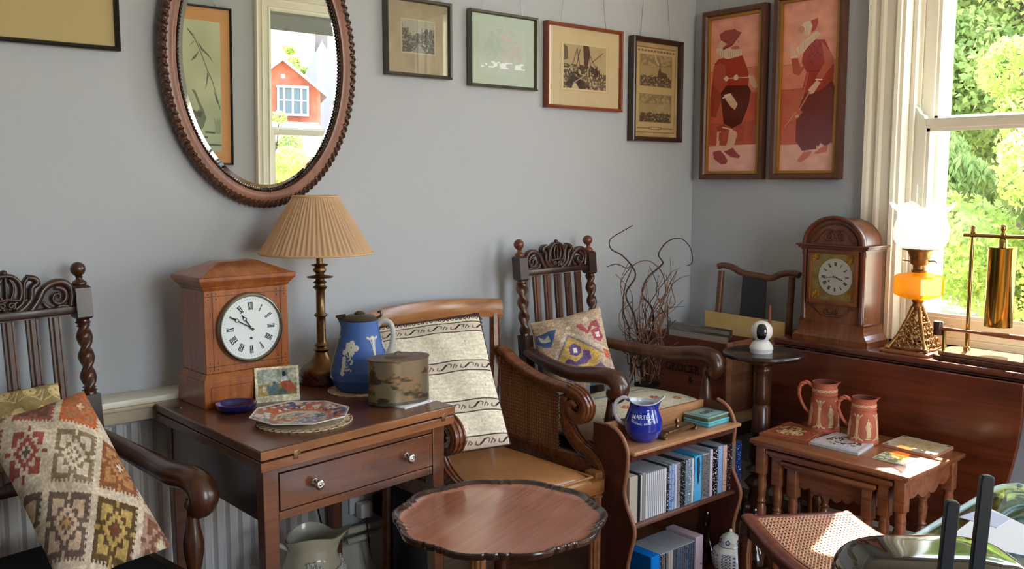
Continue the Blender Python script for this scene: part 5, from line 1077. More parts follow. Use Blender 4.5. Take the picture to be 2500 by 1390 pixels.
B().tube(spline([(-.066,0,PH*.88),(-.095,0,PH*.93),(-.125,0,PH*.88),(-.138,0,PH*.72),(-.13,0,PH*.55),(-.108,0,PH*.45)],6),.011,10,sc=(1,.7),up=(0,1,0)).obj('handle',MT['creamp'],cp,60)
b=B(); r=random.Random(5)
for k in range(34):
    th=R(r.uniform(-125,5)); V=.66+.09*r.random()+.05*math.sin(3*th); rr=float(prad(V))+.001
    for j in range(5):
        q=2*PI*j/5; b.sphere(((rr)*math.cos(th)+.007*math.cos(q)*-math.sin(th),(rr)*math.sin(th)+.007*math.cos(q)*math.cos(th),V*PH+.007*math.sin(q)),.0042,4)
b.obj('raised_flowers',plain('raised white flowers',(220,222,214),.2,coat=.5),cp,180)
# ======================= pie-crust table =======================
pc_=Vector((1.446,1.722,0)); pt=thing('tripod_table','round mahogany tripod table with a scalloped pie-crust rim in front of the cane armchair','table',(pc_.x,pc_.y,0),R(20))
PR=.262; PZ=.52
def crust(th): 
    q=(th%(2*PI/10))/(2*PI/10); return np.where(q<.62,1+.030*np.sin(PI*q/.62),np.where(q<.81,1-.035*np.sin(PI*(q-.62)/.19)*0-.022+.018*np.abs(np.sin(2*PI*(q-.62)/.38)),1-.034+.030*np.abs(np.sin(2*PI*(q-.62)/.38))))
def ptop(U,V):
    th=2*PI*U; k=crust(th); prof_r=np.interp(V,[0,.72,.76,.82,.88,.93,.97,1],[0,.86,.90,.945,.975,.995,1.0,.985]); z=np.interp(V,[0,.72,.76,.82,.88,.93,.97,1],[0,0,.001,.006,.012,.013,.008,-.004])
    r=PR*prof_r*(1+(k-1)*np.clip((prof_r-.7)/.25,0,1)); return r*np.cos(th),r*np.sin(th),PZ+z
surf('scalloped_rim',400,30,lambda U,V:ptop(U,.80+.20*V),lambda U,V:np.ones(U.shape+(3,))*0,wood('dark pie crust rim',(36,20,16),(66,40,32),'x',7,.22,.6),pt,cu=True,smooth=180)
surf('table_top',400,40,lambda U,V:ptop(U,.805*V),lambda U,V:np.ones(U.shape+(3,))*0,wood('pie crust mahogany',(150,88,66),(186,118,92),'x',7,.2,.8),pt,cu=True,smooth=180)
surf('underside',400,10,lambda U,V:(PR*.985*np.interp(V,[0,1],[.0,1])*(1+(crust(2*PI*U)-1)*V)*np.cos(2*PI*U),PR*.985*V*(1+(crust(2*PI*U)-1)*V)*np.sin(2*PI*U),PZ-.018+.014*V**6),lambda U,V:np.ones(U.shape+(3,))*0,MT['mahogd'],pt,cu=True)
B().b2((-.09,-.09,PZ-.06),(.09,.09,PZ-.045),bev=.004).obj('birdcage_block',MT['mahogd'],pt)
b=B()
for a,c in ((-.07,-.07),(.07,-.07),(.07,.07),(-.07,.07)): b=B(); b.lathe([(.008,PZ-.046),(.012,PZ-.035),(.008,PZ-.018)],(a,c,0),12); b.obj('birdcage_pillar',MT['mahogd'],pt,60)
B().lathe([(.03,PZ-.06),(.02,PZ-.075),(.024,PZ-.09),(.017,PZ-.11),(.02,PZ-.2),(.032,PZ-.26),(.036,PZ-.3),(.026,PZ-.33),(.03,PZ-.35),(.034,PZ-.42),(.02,PZ-.43)],(0,0,0),32).obj('column',MT['mahogd'],pt,60)
for k in range(3):
    a=2*PI*k/3+R(-25); b=B(); P_=spline([(.02,0,.14),(.08,0,.16),(.14,0,.11),(.19,0,.045),(.235,0,.022)],6); b.tube(P_,[.026-.0006*i for i in range(len(P_))],10,Matrix.Rotation(a,4,'Z'),sc=(1.1,.6)); b.sphere((.24,0,.0165),.016,8,Matrix.Rotation(a,4,'Z')); b.obj('leg',MT['mahogd'],pt,60)
# dark bin behind the armchair
bn=thing('dark_canister','dark round metal canister on the floor behind the cane armchair','canister',(1.725,2.48,0)); B().lathe([(.075,0),(.085,.01),(.088,.33),(.082,.36),(.06,.375),(.0005,.38)],(0,0,0),32).obj('canister_body',plain('dark metal',(40,38,36),.5,.3),bn,50); B().lathe([(.0895,.26),(.0905,.27),(.0895,.28)],(0,0,0),32,cap=False).obj('canister_band',MT['lead'],bn)
# ======================= shelf unit =======================
WB=wood('reddish shelf side',(58,24,16),(88,40,26),'z',8,.4,.2); WT=wood('pale shelf wood',(146,98,62),(190,140,98),'x',7,.35,.2)
SX0,SX1,SY0,SY1=2.12,2.675,1.90,2.045
su=thing('media_shelf','waterfall shelf unit with wavy sides holding film and music cases, beside the cane armchair','shelf unit',(SX0,SY0,0))
def zb(z,y): return (y-SY0,z)
front=[(1.978,.585),(1.95,.575),(1.925,.555),(1.906,.52),(1.903,.49),(1.908,.44),(1.916,.39),(1.906,.345),(1.885,.305),(1.872,.275),(1.874,.24),(1.888,.19),(1.898,.14),(1.893,.08),(1.875,.0)]
fp=[(p[0],p[1]) for p in sp2([(y-SY0,z) for y,z in front],5)]
for x,nm in ((0,'side_panel'),(SX1-SX0,'side_panel')):
    m_=WB; 
    poly=fp+[(SY1-SY0,.0),(SY1-SY0,.585)]
    if x: poly=[(y,z) for y,z in [(p[0],min(p[1],.575)) for p in poly]]
    B().prism(poly,x-.008,x+.008,ax='x').obj('side_panel',m_,su,30)
    B().tube([(x,p[0]-.0005,p[1]) for p in fp],.0072,8).obj('side_edge',plain('rubbed edge',(150,100,74),.4),su,60)
W_=SX1-SX0
B().b2((.008,-.018,.502),(W_+.012,SY1-SY0,.515),bev=.004).obj('top_tray',WT,su,40)
B().b2((.008,SY1-SY0-.012,.515),(W_-.008,SY1-SY0,.575),bev=.002).obj('tray_back',WT,su)
B().b2((.008,-.004,.482),(W_-.008,.008,.502)).obj('tray_apron',WB,su)
B().b2((.008,-.012,.262),(W_-.008,SY1-SY0,.275),bev=.003).obj('middle_shelf',wood('dark shelf wood',(84,46,32),(120,74,54),'x',7,.4,.2),su)
B().b2((.008,-.006,.0),(W_-.008,SY1-SY0,.011)).obj('bottom_shelf',WB,su)
B().b2((.008,SY1-SY0-.005,.275),(W_-.008,SY1-SY0-.001,.502)).obj('upper_back',WB,su)
# cases on the middle shelf
def spinemat(name,c,ink,seed,dens=.5,sc=70):
    dens=min(dens,.3+(dens-.3)*.6) if dens>.3 else dens
    m,n,l,b=mat(name); tc=n.new('ShaderNodeTexCoord'); mp=n.new('ShaderNodeMapping'); mp.inputs['Scale'].default_value=(sc*2.0,sc*.4,sc*3.4); mp.inputs['Location'].default_value=(seed,seed*2,0); l.new(tc.outputs['Object'],mp.inputs[0])
    t=n.new('ShaderNodeTexNoise'); t.inputs['Scale'].default_value=1; t.inputs['Detail'].default_value=1; l.new(mp.outputs[0],t.inputs[0]); r=n.new('ShaderNodeValToRGB'); r.color_ramp.interpolation='CONSTANT'; r.color_ramp.elements[1].position=dens; r.color_ramp.elements[0].color=L(ink); r.color_ramp.elements[1].color=L(c)
    l.new(t.outputs[0],r.inputs[0]); l.new(r.outputs[0],b.inputs['Base Color']); b.inputs['Roughness'].default_value=.25; b.inputs['Coat Weight'].default_value=.5; return m
CLEAR=plain('clear case edge',(176,180,188),.2,coat=.6); WSP=plain('white spine',(226,228,232),.25,coat=.5)
def case(label,x0,x1,z0,h,d,face,edge=None,group=None,y=0,name='disc_case',tilt=0):
    t=thing(name,label,'disc case',((x0+x1)/2,SY0+.004+y,z0),0,group); w=(x1-x0)*(.80 if group else .88)
    B().b2((-w/2,.0,0),(w/2,d,h)).obj('case_body',edge or CLEAR,t,None,bev=.0008); B().b2((-w/2+.0006,-.0008,.003),(w/2-.0006,.0,h-.003)).obj('spine_card',face,t,None); return t
c2x=lambda c:Yp(1440+c/3.09,1180,SY0).x
specs=[ (270,372,'wide buff box set standing at the left end of the middle shelf',((190,180,164),(176,168,150),.3),'b'),
 (372,390,'black-spined case right of the buff box set',((30,30,34),(20,20,22),.2),'k'),
 (390,402,'narrow white case between two darker ones near the left end',((222,222,226),(190,190,190),.3),'n'),
 (402,427,'grey-beige case left of the run of slim white cases',((150,146,138),(130,126,118),.4),'n')]
for k in range(11): specs.append((427+14.4*k,427+14.4*(k+1),None,None,'w'))
specs+= [(586,604,'black and white striped case at the right end of the slim white cases',((40,40,44),(220,220,220),.45),'k'),
 (604,624,'light blue case with dark blue lettering, left one of the pair',((134,168,214),(40,70,130),.42),'n'),
 (624,644,'light blue case with dark blue lettering, right one of the pair',((150,180,222),(30,60,120),.40),'n'),
 (644,666,'plain pale lavender case right of the two light blue lettered cases',((196,200,222),(180,186,210),.3),'n'),
 (666,692,'grey patterned case left of the thick black lettered case',((140,138,136),(80,80,84),.5),'n'),
 (692,728,'thick black case with white lettering in the middle shelf',((26,30,32),(180,190,186),.44),'k'),
 (728,745,'blue-grey case just right of the thick black lettered case',((120,148,174),(70,90,110),.4),'n'),
 (745,772,'slate case with a white label band left of the turquoise cover',((110,130,150),(210,214,220),.45),'n'),
 (772,790,'white case just left of the turquoise cover',((214,212,206),(160,160,160),.35),'n'),
 (790,850,'wide turquoise and sky blue case showing a dark face print','T','T'),
 (850,908,'grey box set with dark lettering right of the turquoise cover',((120,120,120),(56,56,60),.5),'n'),
 (908,932,'pale pink case right of the grey box set',((214,196,214),(190,170,190),.3),'n'),
 (932,970,'black case with bold white lettering in the right half of the shelf',((22,24,34),(224,226,232),.48),'k'),
 (970,1004,'light blue case right of the black lettered one',((140,176,224),(120,156,210),.3),'n'),
 (1004,1038,'salmon and cream case left of the dark brown one',((214,178,156),(150,110,90),.4),'n'),
 (1038,1076,'dark brown case with pinkish lettering near the right end',((52,28,28),(214,196,190),.42),'k'),
 (1076,1102,'olive grey case left of the navy one',((120,124,110),(100,104,94),.3),'n'),
 (1102,1146,'navy blue case with white lettering, last at the right end of the shelf',((24,52,118),(190,200,220),.40),'k')]
for i,(a,b_,lab,sp,kd) in enumerate(specs):
    xa,xb=max(c2x(a),SX0+.009),c2x(b_)
    rise=.0; h=.155+.002*math.sin(i*2.3)+(.012 if a>900 else 0); d=.132
    if kd=='T':
        t=case(lab,xa,xb,.275,.160,d,plain('turquoise print',(30,150,220),.2,coat=.5,c2=(120,200,230),vscale=12),plain('turquoise case edge',(60,150,200),.3))
        b=B(); b.prism([((xb-xa)*q-(xb-xa)*.2,z) for q,z in [(0,.15),(.3,.155),(.42,.13),(.36,.112),(.44,.10),(.3,.085),(.34,.07),(.2,.06),(.05,.09),(.1,.12)]],-.0016,-.0009,ax='y'); b.obj('cover_figure',plain('dark print',(30,60,74),.4),t)
    elif kd=='w': case('slim white-spined case in the run of eleven white ones on the middle shelf',xa,xb,.275,.152,d,WSP,CLEAR,'slim white disc cases')
    else: case(lab,xa,xb,.275,h,d,spinemat('spine %d'%i,sp[0],sp[1],i*1.7,sp[2]),plain('dark case edge',(44,44,50),.3,coat=.5) if kd=='k' else (plain('buff card',(186,178,160),.7) if kd=='b' else CLEAR))
# lower row
l2x=lambda c:Yp(1500+c/6.62,1370,SY0).x
t=case('bright blue box with a dark blue side at the left of the bottom shelf',l2x(596),l2x(752),.011,.128,.13,MT['blueglz'],plain('bright blue card',(10,120,214),.35),name='box_set')
low=[(756,'black and white patterned case right of the bright blue box on the bottom shelf',((40,40,40),(200,200,200),.5)),(790,'grey patterned case, second right of the bright blue box on the bottom shelf',((110,108,104),(40,40,44),.5)),(825,'black lettered case, third right of the bright blue box on the bottom shelf',((30,30,34),(180,180,176),.45)),(855,'grey case left of the two cream ones on the bottom shelf',((120,116,112),(60,60,60),.45)),(885,'left cream-spined case of two on the bottom shelf',((186,172,160),(160,150,140),.3)),(922,'right cream-spined case of two on the bottom shelf',((190,176,168),(160,150,140),.3)),(958,None,None)]
for i,(a,lab,sp) in enumerate(low[:-1]): case(lab,l2x(a),l2x(low[i+1][0]),.011,.126,.13,spinemat('low spine %d'%i,sp[0],sp[1],i*3.1,sp[2]))
for i in range(10):
    case('slate blue slim case in the dark run on the bottom shelf',l2x(958+34.6*i),l2x(958+34.6*(i+1)),.011,.127,.13,spinemat('slate %d'%i,[(74,84,98),(60,74,92),(84,92,104),(52,84,116)][i%4],(34,42,56),i*2.7,.46),CLEAR,'slim slate disc cases')
case('pale pink box set at the right end of the bottom shelf row',l2x(1312),l2x(1445),.011,.136,.13,spinemat('pink box',(206,182,196),(130,90,110),4,.33,30),plain('pale pink card',(206,184,192),.6),name='box_set')
# dark carved ornament in front of the lower row
fg=thing('carved_figure','small dark carved ornament on the floor in front of the blue box','ornament',(2.185,1.82,0)); b=B(); b.lathe([(.045,0),(.05,.01),(.035,.02),(.02,.035),(.028,.06),(.018,.08),(.0005,.09)],(0,0,0),16); b.obj('base_body',plain('dark bronze',(30,20,18),.4,.3),fg,60)
b=B(); r=random.Random(2); [b.tube([(0,0,.05),(r.uniform(-.03,.03),r.uniform(-.02,.02),.085),(r.uniform(-.05,.05),r.uniform(-.03,.03),.10+.015*r.random())],[.008,.007,.004],6) for k in range(8)]; b.obj('branches',plain('dark bronze twigs',(34,24,20),.4,.3),fg,60)
# jug with lettering on the tray
TRY=.515
mj=Zp(1573,1078,TRY); mj=Vector((2.262,1.965,TRY)); jb=thing('enamel_jug','cobalt blue brandy jug with white lettering and pale handle on the top tray','jug',tuple(mj),0)
BH=.135; vr=lambda V:np.interp(V,[0,.03,.12,.3,.5,.68,.82,.92,1],[.036,.041,.052,.0615,.0615,.053,.046,.0455,.049])
SPA=R(-40)+PI*0 # spout towards viewer's right
VA=math.atan2(-mj.y,-mj.x) # towards the camera
SPA=VA+PI/2
def jugf(off,v0=0):
    def f(U,V):
        V=v0+(1-v0)*V; th=2*PI*U; d=np.angle(np.exp(1j*(th-SPA))); s_=np.clip((V-.75)/.25,0,1)**1.3; sp=np.exp(-(d/.5)**2)*s_; bk=np.exp(-((np.abs(d)-PI)/.7)**2)*s_
        r=vr(V)-off+sp*.020; return r*np.cos(th),r*np.sin(th),V*BH+sp*.022+bk*.012-s_*.008
    return f
jbb=surf('jug_body',120,60,jugf(0),lambda U,V:np.ones(U.shape+(3,))*0,MT['jblue'],jb,cu=True,smooth=180)
WE=plain('pale enamel inside',(214,220,226),.15,coat=.8)
surf('jug_inside',120,40,jugf(.0022,.12),lambda U,V:np.ones(U.shape+(3,))*0,WE,jb,cu=True,smooth=180)
pts=[]; f_=jugf(.0011); 
for k in range(96): x,y,z=f_(np.array([k/96.]),np.array([1.0])); pts.append((x[0],y[0],z[0]))
B().tube(pts,.0019,6,closed=True).obj('jug_lip',WE,jb,60); B().lathe([(.0005,0),(.036,0)],(0,0,.0005),30,cap=False).obj('jug_base',MT['jblue'],jb)
hd=SPA+PI; hv=Vector((math.cos(hd),math.sin(hd),0)); B().tube(spline([hv*.045+Vector((0,0,.131)),hv*.065+Vector((0,0,.140)),hv*.088+Vector((0,0,.125)),hv*.094+Vector((0,0,.095)),hv*.082+Vector((0,0,.066)),hv*.06+Vector((0,0,.05))],6),.0055,10,sc=(1.2,.7),up=(0,0,1) if False else None).obj('handle',plain('pale handle',(190,184,196),.3,coat=.5),jb,60)
def onjug(size0,z0,rise=0):
    def f(x,y,zz):
        z=z0+y+rise*x*x; V=z/BH; r=float(vr(V))+.0004+zz; a=VA-.05+x/.058; return (r*math.cos(a),r*math.sin(a),z)
    return f
WL=plain('white lettering',(214,222,240),.4)
textpart('lettering','MARTELL',.0185,WL,jbb,onjug(0,.088)); textpart('lettering','COGNAC  BRANDY',.0085,WL,jbb,onjug(0,.067,8))
# brass stand, two tins
bs=Vector((2.40,1.937,TRY)); bt=thing('brass_inkstand','old brass pen stand with scrolled ends between the blue jug and tins','ornament',tuple(bs),R(6))
b=B(); b.b2((-.085,-.016,.012),(.085,.016,.020),bev=.002); b.b2((-.075,-.018,.018),(.075,.018,.026),bev=.003); b.obj('brass_body',MT['brassd'],bt)
for s_ in (-1,1): b=B(); b.ribbon([(s_*.08,.022),(s_*.092,.02),(s_*.098,.01),(s_*.09,.003),(s_*.082,.006)],.003,.018); b.obj('scrolled_foot',MT['brassd'],bt,60)
B().lathe([(.008,.026),(.005,.03),(.004,.034),(.008,.04),(.0085,.046),(.004,.053),(.0005,.058)],(.0,0,0),16).obj('finial',MT['brassd'],bt,60)
def tinbox(label,c,w,d,h,rz,c1,c2,words):
    t=thing('flat_tin',label,'tin',tuple(c),rz); B().box((0,0,h*.3),(w,d,h*.6),bev=.003).obj('tin_body',plain('tin side',c1,.35,coat=.3,var=.2,vscale=20),t); B().box((0,0,h*.8),(w+.003,d+.003,h*.4),bev=.003).obj('tin_lid',plain('tin lid',c2,.35,coat=.3,var=.15,vscale=14),t)
    if words:
        b=B(); [b.b2((-w*.44,-d*.44+q*.88*d-.0008,h+.0),(w*.44,-d*.44+q*.88*d+.0008,h+.0006)) for q in (0,1)]; [b.b2((-w*.44+q*.88*w-.0008,-d*.44,h),(-w*.44+q*.88*w+.0008,d*.44,h+.0006)) for q in (0,1)]; b.obj('printed_border',plain('ink',(40,60,56),.6),t)
        b=B(); [b.lathe([(r_,0),(r_+.0015,.0006),(r_+.003,0)],(x,0,h+.0001),20,cap=False) for x in (-.018,0,.018) for r_ in (.006,.010)]; b.obj('printed_emblem',plain('ink',(36,50,50),.6),t)
    return t
tinbox('lower turquoise tin of the two stacked at the right end of the tray',(2.605,1.972,TRY),.125,.105,.018,R(2),(86,160,172),(96,168,178),False)
tinbox('upper tin with an olive rim and dark printed lid, stacked on the turquoise tin',(2.603,1.972,TRY+.019),.122,.102,.016,R(2),(84,92,66),(124,158,150),True)
# vase, decanters and bottle in the shadow under the tray
vs_=Vector((2.560,1.825,0)); vp=thing('ginger_jar','blue and white lattice patterned porcelain jar on the floor by the pink box','vase',tuple(vs_))
VP=Cv(240,160,(206,210,206),(0,0,1,1)); 
for k in range(6):
    x0=k/6
    VP.rect(x0+.02,.36,x0+.11,.92,(196,200,200))
    for i in range(9):
        for j in range(2): VP.ell(x0+.045+.04*j,.40+.058*i,.022,.024,(34,42,80)); VP.ell(x0+.045+.04*j,.40+.058*i,.013,.015,(200,204,204))
    for i in range(7): VP.ell(x0+.138,.42+.07*i,.014,.02,(70,84,120))
    VP.ell(x0+.06,.17,.035,.05,(50,60,100)); VP.ell(x0+.06,.17,.018,.028,(200,204,204)); VP.rect(x0,.26,x0+.17,.275,(90,100,130))
vrr=lambda V:np.interp(V,[0,.03,.1,.3,.5,.64,.72,.76,.85,.93,1],[.034,.036,.040,.056,.062,.056,.040,.037,.036,.026,.006])
surf('jar_body',240,160,lambda U,V:(vrr(V)*(1+.03*np.cos(12*PI*U))*np.cos(2*PI*U),vrr(V)*(1+.03*np.cos(12*PI*U))*np.sin(2*PI*U),V*.168),VP.col,P['glaze'],vp,cu=True,smooth=180)
B().lathe([(.004,.166),(.006,.172),(.004,.178),(.0005,.181)],(0,0,0),12).obj('lid_knob',MT['wplast'],vp,60)
DG=glassmat('dark decanter glass',(200,196,190),1.5,1.5)
for (x,y,h,lab) in ((2.72,1.84,.21,'glass decanter with a tall stopper on the floor right of the blue and white jar'),(2.61,1.965,.19,'squat glass decanter in the shadow behind the blue and white jar')):
    d=thing('glass_decanter',lab,'decanter',(x,y,0)); k=h/.21
    B().lathe([(.0005,0),(.045*k,0),(.055*k,.01),(.05*k,.04*k),(.03*k,.08*k),(.012,.12*k),(.010,.145*k),(.016,.155*k)],(0,0,0),24,cap=False).obj('decanter_body',DG,d,60); B().lathe([(.008,.15*k),(.014,.165*k),(.013,.195*k),(.009,.21*k),(.0005,.212*k)],(0,0,0),10,cap=False).obj('stopper',DG,d,30)
sc_=thing('metal_candlestick','dull dark metal candlestick on the floor behind the lower cases','candlestick',(2.60,1.93,0) if False else (2.78,1.93,0)); B().lathe([(.045,0),(.04,.01),(.012,.02),(.008,.1),(.016,.12),(.008,.14),(.008,.2),(.018,.21),(.016,.225)],(0,0,0),20).obj('candlestick_body',MT['lead'],sc_,60)
# ======================= willow branches =======================
vw=Vector((2.90,2.50,0)); tv=thing('willow_branches','bunch of curly willow twigs in a tall dark vase standing in the corner','branches',tuple(vw)); rnd=random.Random(11)
B().lathe([(.05,0),(.06,.01),(.075,.25),(.06,.42),(.05,.5),(.056,.52),(.048,.515),(.04,.45),(.0005,.40)],(0,0,0),28,cap=False).obj('vase',plain('dark pottery',(44,34,30),.5),tv,60)
def twpx(pts,r0,m,dy=0,nm='twig'):
    P_=[]; 
    for i,(x,y) in enumerate(pts): p=Yp(x,y,2.50+dy+.03*math.sin(i*1.7)); P_.append((p.x-vw.x,p.y-vw.y,p.z))
    P_=[(0,0,.42)]+P_ if False else P_
    q=spline(P_,7); n=len(q); B().tube(q,[r0*(1-.75*i/n)+.0006 for i in range(n)],6).obj(nm,m,tv,60)
T1,T2=MT['twig'],MT['twigd']
twpx([(1570,930),(1560,830),(1548,770),(1528,720),(1550,680),(1546,655),(1520,625),(1492,608),(1490,585),(1520,565),(1545,551)],.0040,T2)
twpx([(1585,930),(1595,800),(1590,750),(1568,720),(1580,680),(1612,650),(1618,640),(1608,620),(1630,590),(1662,583),(1685,605),(1690,640),(1676,650)],.0040,T2,.03)
twpx([(1560,920),(1540,850),(1535,800),(1522,760),(1526,700),(1545,650),(1530,655),(1505,645),(1482,652)],.0032,T2,-.03)
twpx([(1575,930),(1570,860),(1590,800),(1610,760),(1625,720),(1618,670),(1590,640),(1560,640),(1530,665),(1515,700),(1530,760)],.003,T1,.05)
twpx([(1590,930),(1620,850),(1600,800),(1625,760),(1648,740),(1640,700),(1660,680),(1685,672)],.0028,T1)
twpx([(1560,930),(1545,870),(1560,830),(1520,800),(1512,770),(1530,730),(1515,690),(1535,640)],.0026,T1,-.05)
for k in range(58):
    x=rnd.uniform(1535,1615); y=rnd.uniform(880,940); pts=[(x,y)]; tx=rnd.uniform(1515,1660); ty=rnd.uniform(640,850); n=rnd.randint(5,8)
    for i in range(1,n+1):
        f=i/n; w=20*math.sin(f*7+k)+rnd.uniform(-10,10); pts.append((x+(tx-x)*f+w*f,y+(ty-y)*f+rnd.uniform(-12,12)))
    twpx(pts,rnd.uniform(.0014,.0026),T1 if k%3 else T2,rnd.uniform(-.06,.06))
# ======================= corner chair, crate and its contents =======================
cc=thing('yoke_back_chair','wooden chair with a yoke rail and dark splat in the corner, crate on its seat','chair',(3.17,2.33,0),0)
OK=wood('corner chair wood',(84,48,34),(128,82,58),'y',8,.38,.2)
def cl(X,Y,Z_): return (X-3.17,Y-2.33,Z_)
b=B(); pts=[(2.485,.972),(2.462,.978),(2.43,.976),(2.40,.968),(2.372,.955),(2.33,.948),(2.27,.944),(2.225,.940),(2.205,.945),(2.18,.957),(2.15,.966),(2.11,.969),(2.085,.962)]
b.ribbon(sp2([(y-2.33,z+.012) for y,z in pts],5),.013,.014,ax='x',M=Matrix.Translation((3.345-3.17,0,0))); b.obj('yoke_rail',OK,cc,60)
for y0,y1 in ((2.47,2.49),(2.118,2.128)): B().tube([cl(3.345,y0,.965),cl(3.335,(y0+y1)/2,.7),cl(3.31,y1,.40),cl(3.33,y1,.0)],[.014,.015,.016,.014],8).obj('back_post',OK,cc,60)
b=B(); b.add([cl(3.335,2.352,.955),cl(3.335,2.235,.948),cl(3.315,2.24,.42),cl(3.315,2.372,.42),cl(3.343,2.352,.955),cl(3.343,2.235,.948),cl(3.323,2.24,.42),cl(3.323,2.372,.42)],[(0,1,2,3),(7,6,5,4),(0,4,5,1),(1,5,6,2),(2,6,7,3),(3,7,4,0)]); b.obj('splat',plain('dark splat',(52,50,54),.5),cc)
B().b2(cl(2.99,2.17,.385),cl(3.34,2.52,.405),bev=.005).obj('seat',plain('seat edge',(150,126,104),.5),cc); B().b2(cl(3.0,2.18,.33),cl(3.33,2.51,.384)).obj('seat_rail',MT['dark'],cc)
for x,y in ((3.01,2.19),(3.01,2.49)): B().tube([cl(x,y,.335),cl(x,y,0)],[.018,.014],8).obj('front_leg',MT['dark'],cc)
KX,KY=3.07,2.24; KB,KT=.406,.703
cr=thing('wooden_crate','stained wooden grocery crate with black stencilled lettering standing on the corner chair','crate',(KX,KY,KB))
KD=.205;KL=.425
for i in range(2): fbd=B().b2((0,0,(KT-KB)*i/2+.0005),(.012,KL,(KT-KB)*(i+1)/2-.0005),bev=.001).obj('front_board',MT['crate'],cr)
for i in range(2): B().b2((KD-.012,0,(KT-KB)*i/2+.0005),(KD,KL,(KT-KB)*(i+1)/2-.0005),bev=.001).obj('back_board',MT['crate'],cr)
B().b2((.0125,.0,.0),(.05,.012,KT-KB-.0),bev=.001).obj('corner_post',MT['cratel'],cr)
B().b2((.051,.001,.0),(KD-.0125,.012,KT-KB),bev=.001).obj('end_board',wood('crate end',(104,62,44),(150,98,68),'x',7,.55,0),cr)
b=B(); b.b2((.0125,KL-.014,.0),(KD-.0125,KL-.002,KT-KB-.06)); b.b2((.0125,KL-.014,KT-KB-.06),(.075,KL-.002,KT-KB)); b.b2((.13,KL-.014,KT-KB-.06),(KD-.0125,KL-.002,KT-KB)); b.b2((.075,KL-.014,KT-KB-.018),(.13,KL-.002,KT-KB)); b.obj('end_board',MT['pine'],cr)
B().b2((.0125,.0125,0.001),(KD-.0125,KL-.015,.01)).obj('crate_base',MT['crate'],cr)
SK=plain('black stencil ink',(26,14,12),.8)
def oncr(zc,yc): return lambda x,y,zz:(-.0003-zz,yc-x,zc+y+.0)
textpart('stencil','GROCER',.046,SK,fbd,oncr(.165,.215),.0004); textpart('stencil','&',.04,SK,fbd,oncr(.12,.17),.0004); textpart('stencil','TEA DEALER',.030,SK,cr,oncr(.07,.215),.0004) if False else None
fr=thing('silver_frame','silver-edged glazed frame stored upright at the front of the crate','picture frame',(KX+.05,KY+.19,KB+.0105)); fr.rotation_euler=(0,R(4),0)
b=B(); b.b2((-.004,-.165,.0),(.004,-.157,.31)); b.b2((-.004,.157,.0),(.004,.165,.31)); b.b2((-.004,-.157,.302),(.004,.157,.31)); b.b2((-.004,-.157,0),(.004,.157,.008)); b.obj('frame',MT['steel'],fr); B().b2((-.001,-.157,.008),(.001,.157,.302)).obj('mount',plain('pale mount',(186,172,162),.6),fr)
f2=thing('silver_frame','second thinner silver frame behind the front one in the crate','picture frame',(KX+.085,KY+.21,KB+.0105)); f2.rotation_euler=(0,R(3),0)
b=B(); b.b2((-.003,-.17,.32),(.003,.17,.328)); b.b2((-.003,-.17,.0),(.003,-.162,.32)); b.b2((-.003,.162,0),(.003,.17,.32)); b.obj('frame',MT['steel'],f2); B().b2((-.001,-.162,.0),(.001,.162,.32)).obj('mount',plain('grey mount',(150,140,132),.6),f2)
cb=thing('cardboard_sheet','sheet of buff cardboard standing between the crate and the chair back','cardboard',(3.288,2.11,.4055)); B().add([(0,0,0),(0,.39,0),(0,.40,.385),(0,0,.378),(.006,0,0),(.006,.39,0),(.006,.40,.385),(.006,0,.378)],[(0,1,2,3),(7,6,5,4),(0,4,5,1),(1,5,6,2),(2,6,7,3),(3,7,4,0)]).obj('sheet',plain('buff cardboard',(206,172,112),.85,var=.05),cb)
st=thing('wooden_stick','thin reddish wooden stick standing against the cardboard sheet','stick',(3.265,2.165,.4055)); B().lathe([(.006,0),(.006,.425),(.004,.43),(.006,.435),(.005,.445),(.0005,.447)],(0,0,0),10).obj('stick_shaft',plain('red wood',(150,84,60),.6),st,60)
# ======================= pedestal table with camera =======================
pz=.712; pq=Vector((2.972,1.995,0)); pd=thing('pedestal_table','small round dark pedestal table carrying the white camera','table',tuple(pq))
B().lathe([(.0005,pz),(.128,pz),(.134,pz+.004),(.140,pz+.006),(.148,pz+.003),(.150,pz-.004),(.146,pz-.012),(.12,pz-.016),(.03,pz-.02),(.0005,pz-.02)],(0,0,0),72,cap=False).obj('table_top',wood('dark pedestal top',(30,20,18),(52,36,32),'x',8,.28,.5),pd,60)
B().lathe([(.042,pz-.02),(.046,pz-.03),(.040,pz-.045),(.028,pz-.05),(.032,pz-.058),(.034,pz-.065),(.026,pz-.075),(.024,pz-.09),(.027,pz-.15),(.030,pz-.19),(.024,pz-.195),(.033,pz-.205),(.034,pz-.29),(.038,pz-.30),(.030,pz-.31),(.042,pz-.40),(.030,pz-.43),(.052,pz-.45),(.030,pz-.47),(.055,pz-.50),(.034,pz-.53),(.04,pz-.57),(.05,pz-.60),(.03,pz-.63)],(0,0,0),36).obj('column',MT['dark2'],pd,60)
for k in range(3):
    a=2*PI*k/3+.5; P_=spline([(.02,0,.11),(.08,0,.12),(.13,0,.06),(.17,0,.015)],5); B().tube(P_,[.022-.0005*i for i in range(len(P_))],8,Matrix.Rotation(a,4,'Z')).obj('foot',MT['dark2'],pd,60)
ca=Vector((pq.x+.005,pq.y+.012,pz)); wc=thing('indoor_camera','white round-headed indoor security camera on the small pedestal table','camera',tuple(ca),math.atan2(-ca.y,-ca.x)+PI/2)
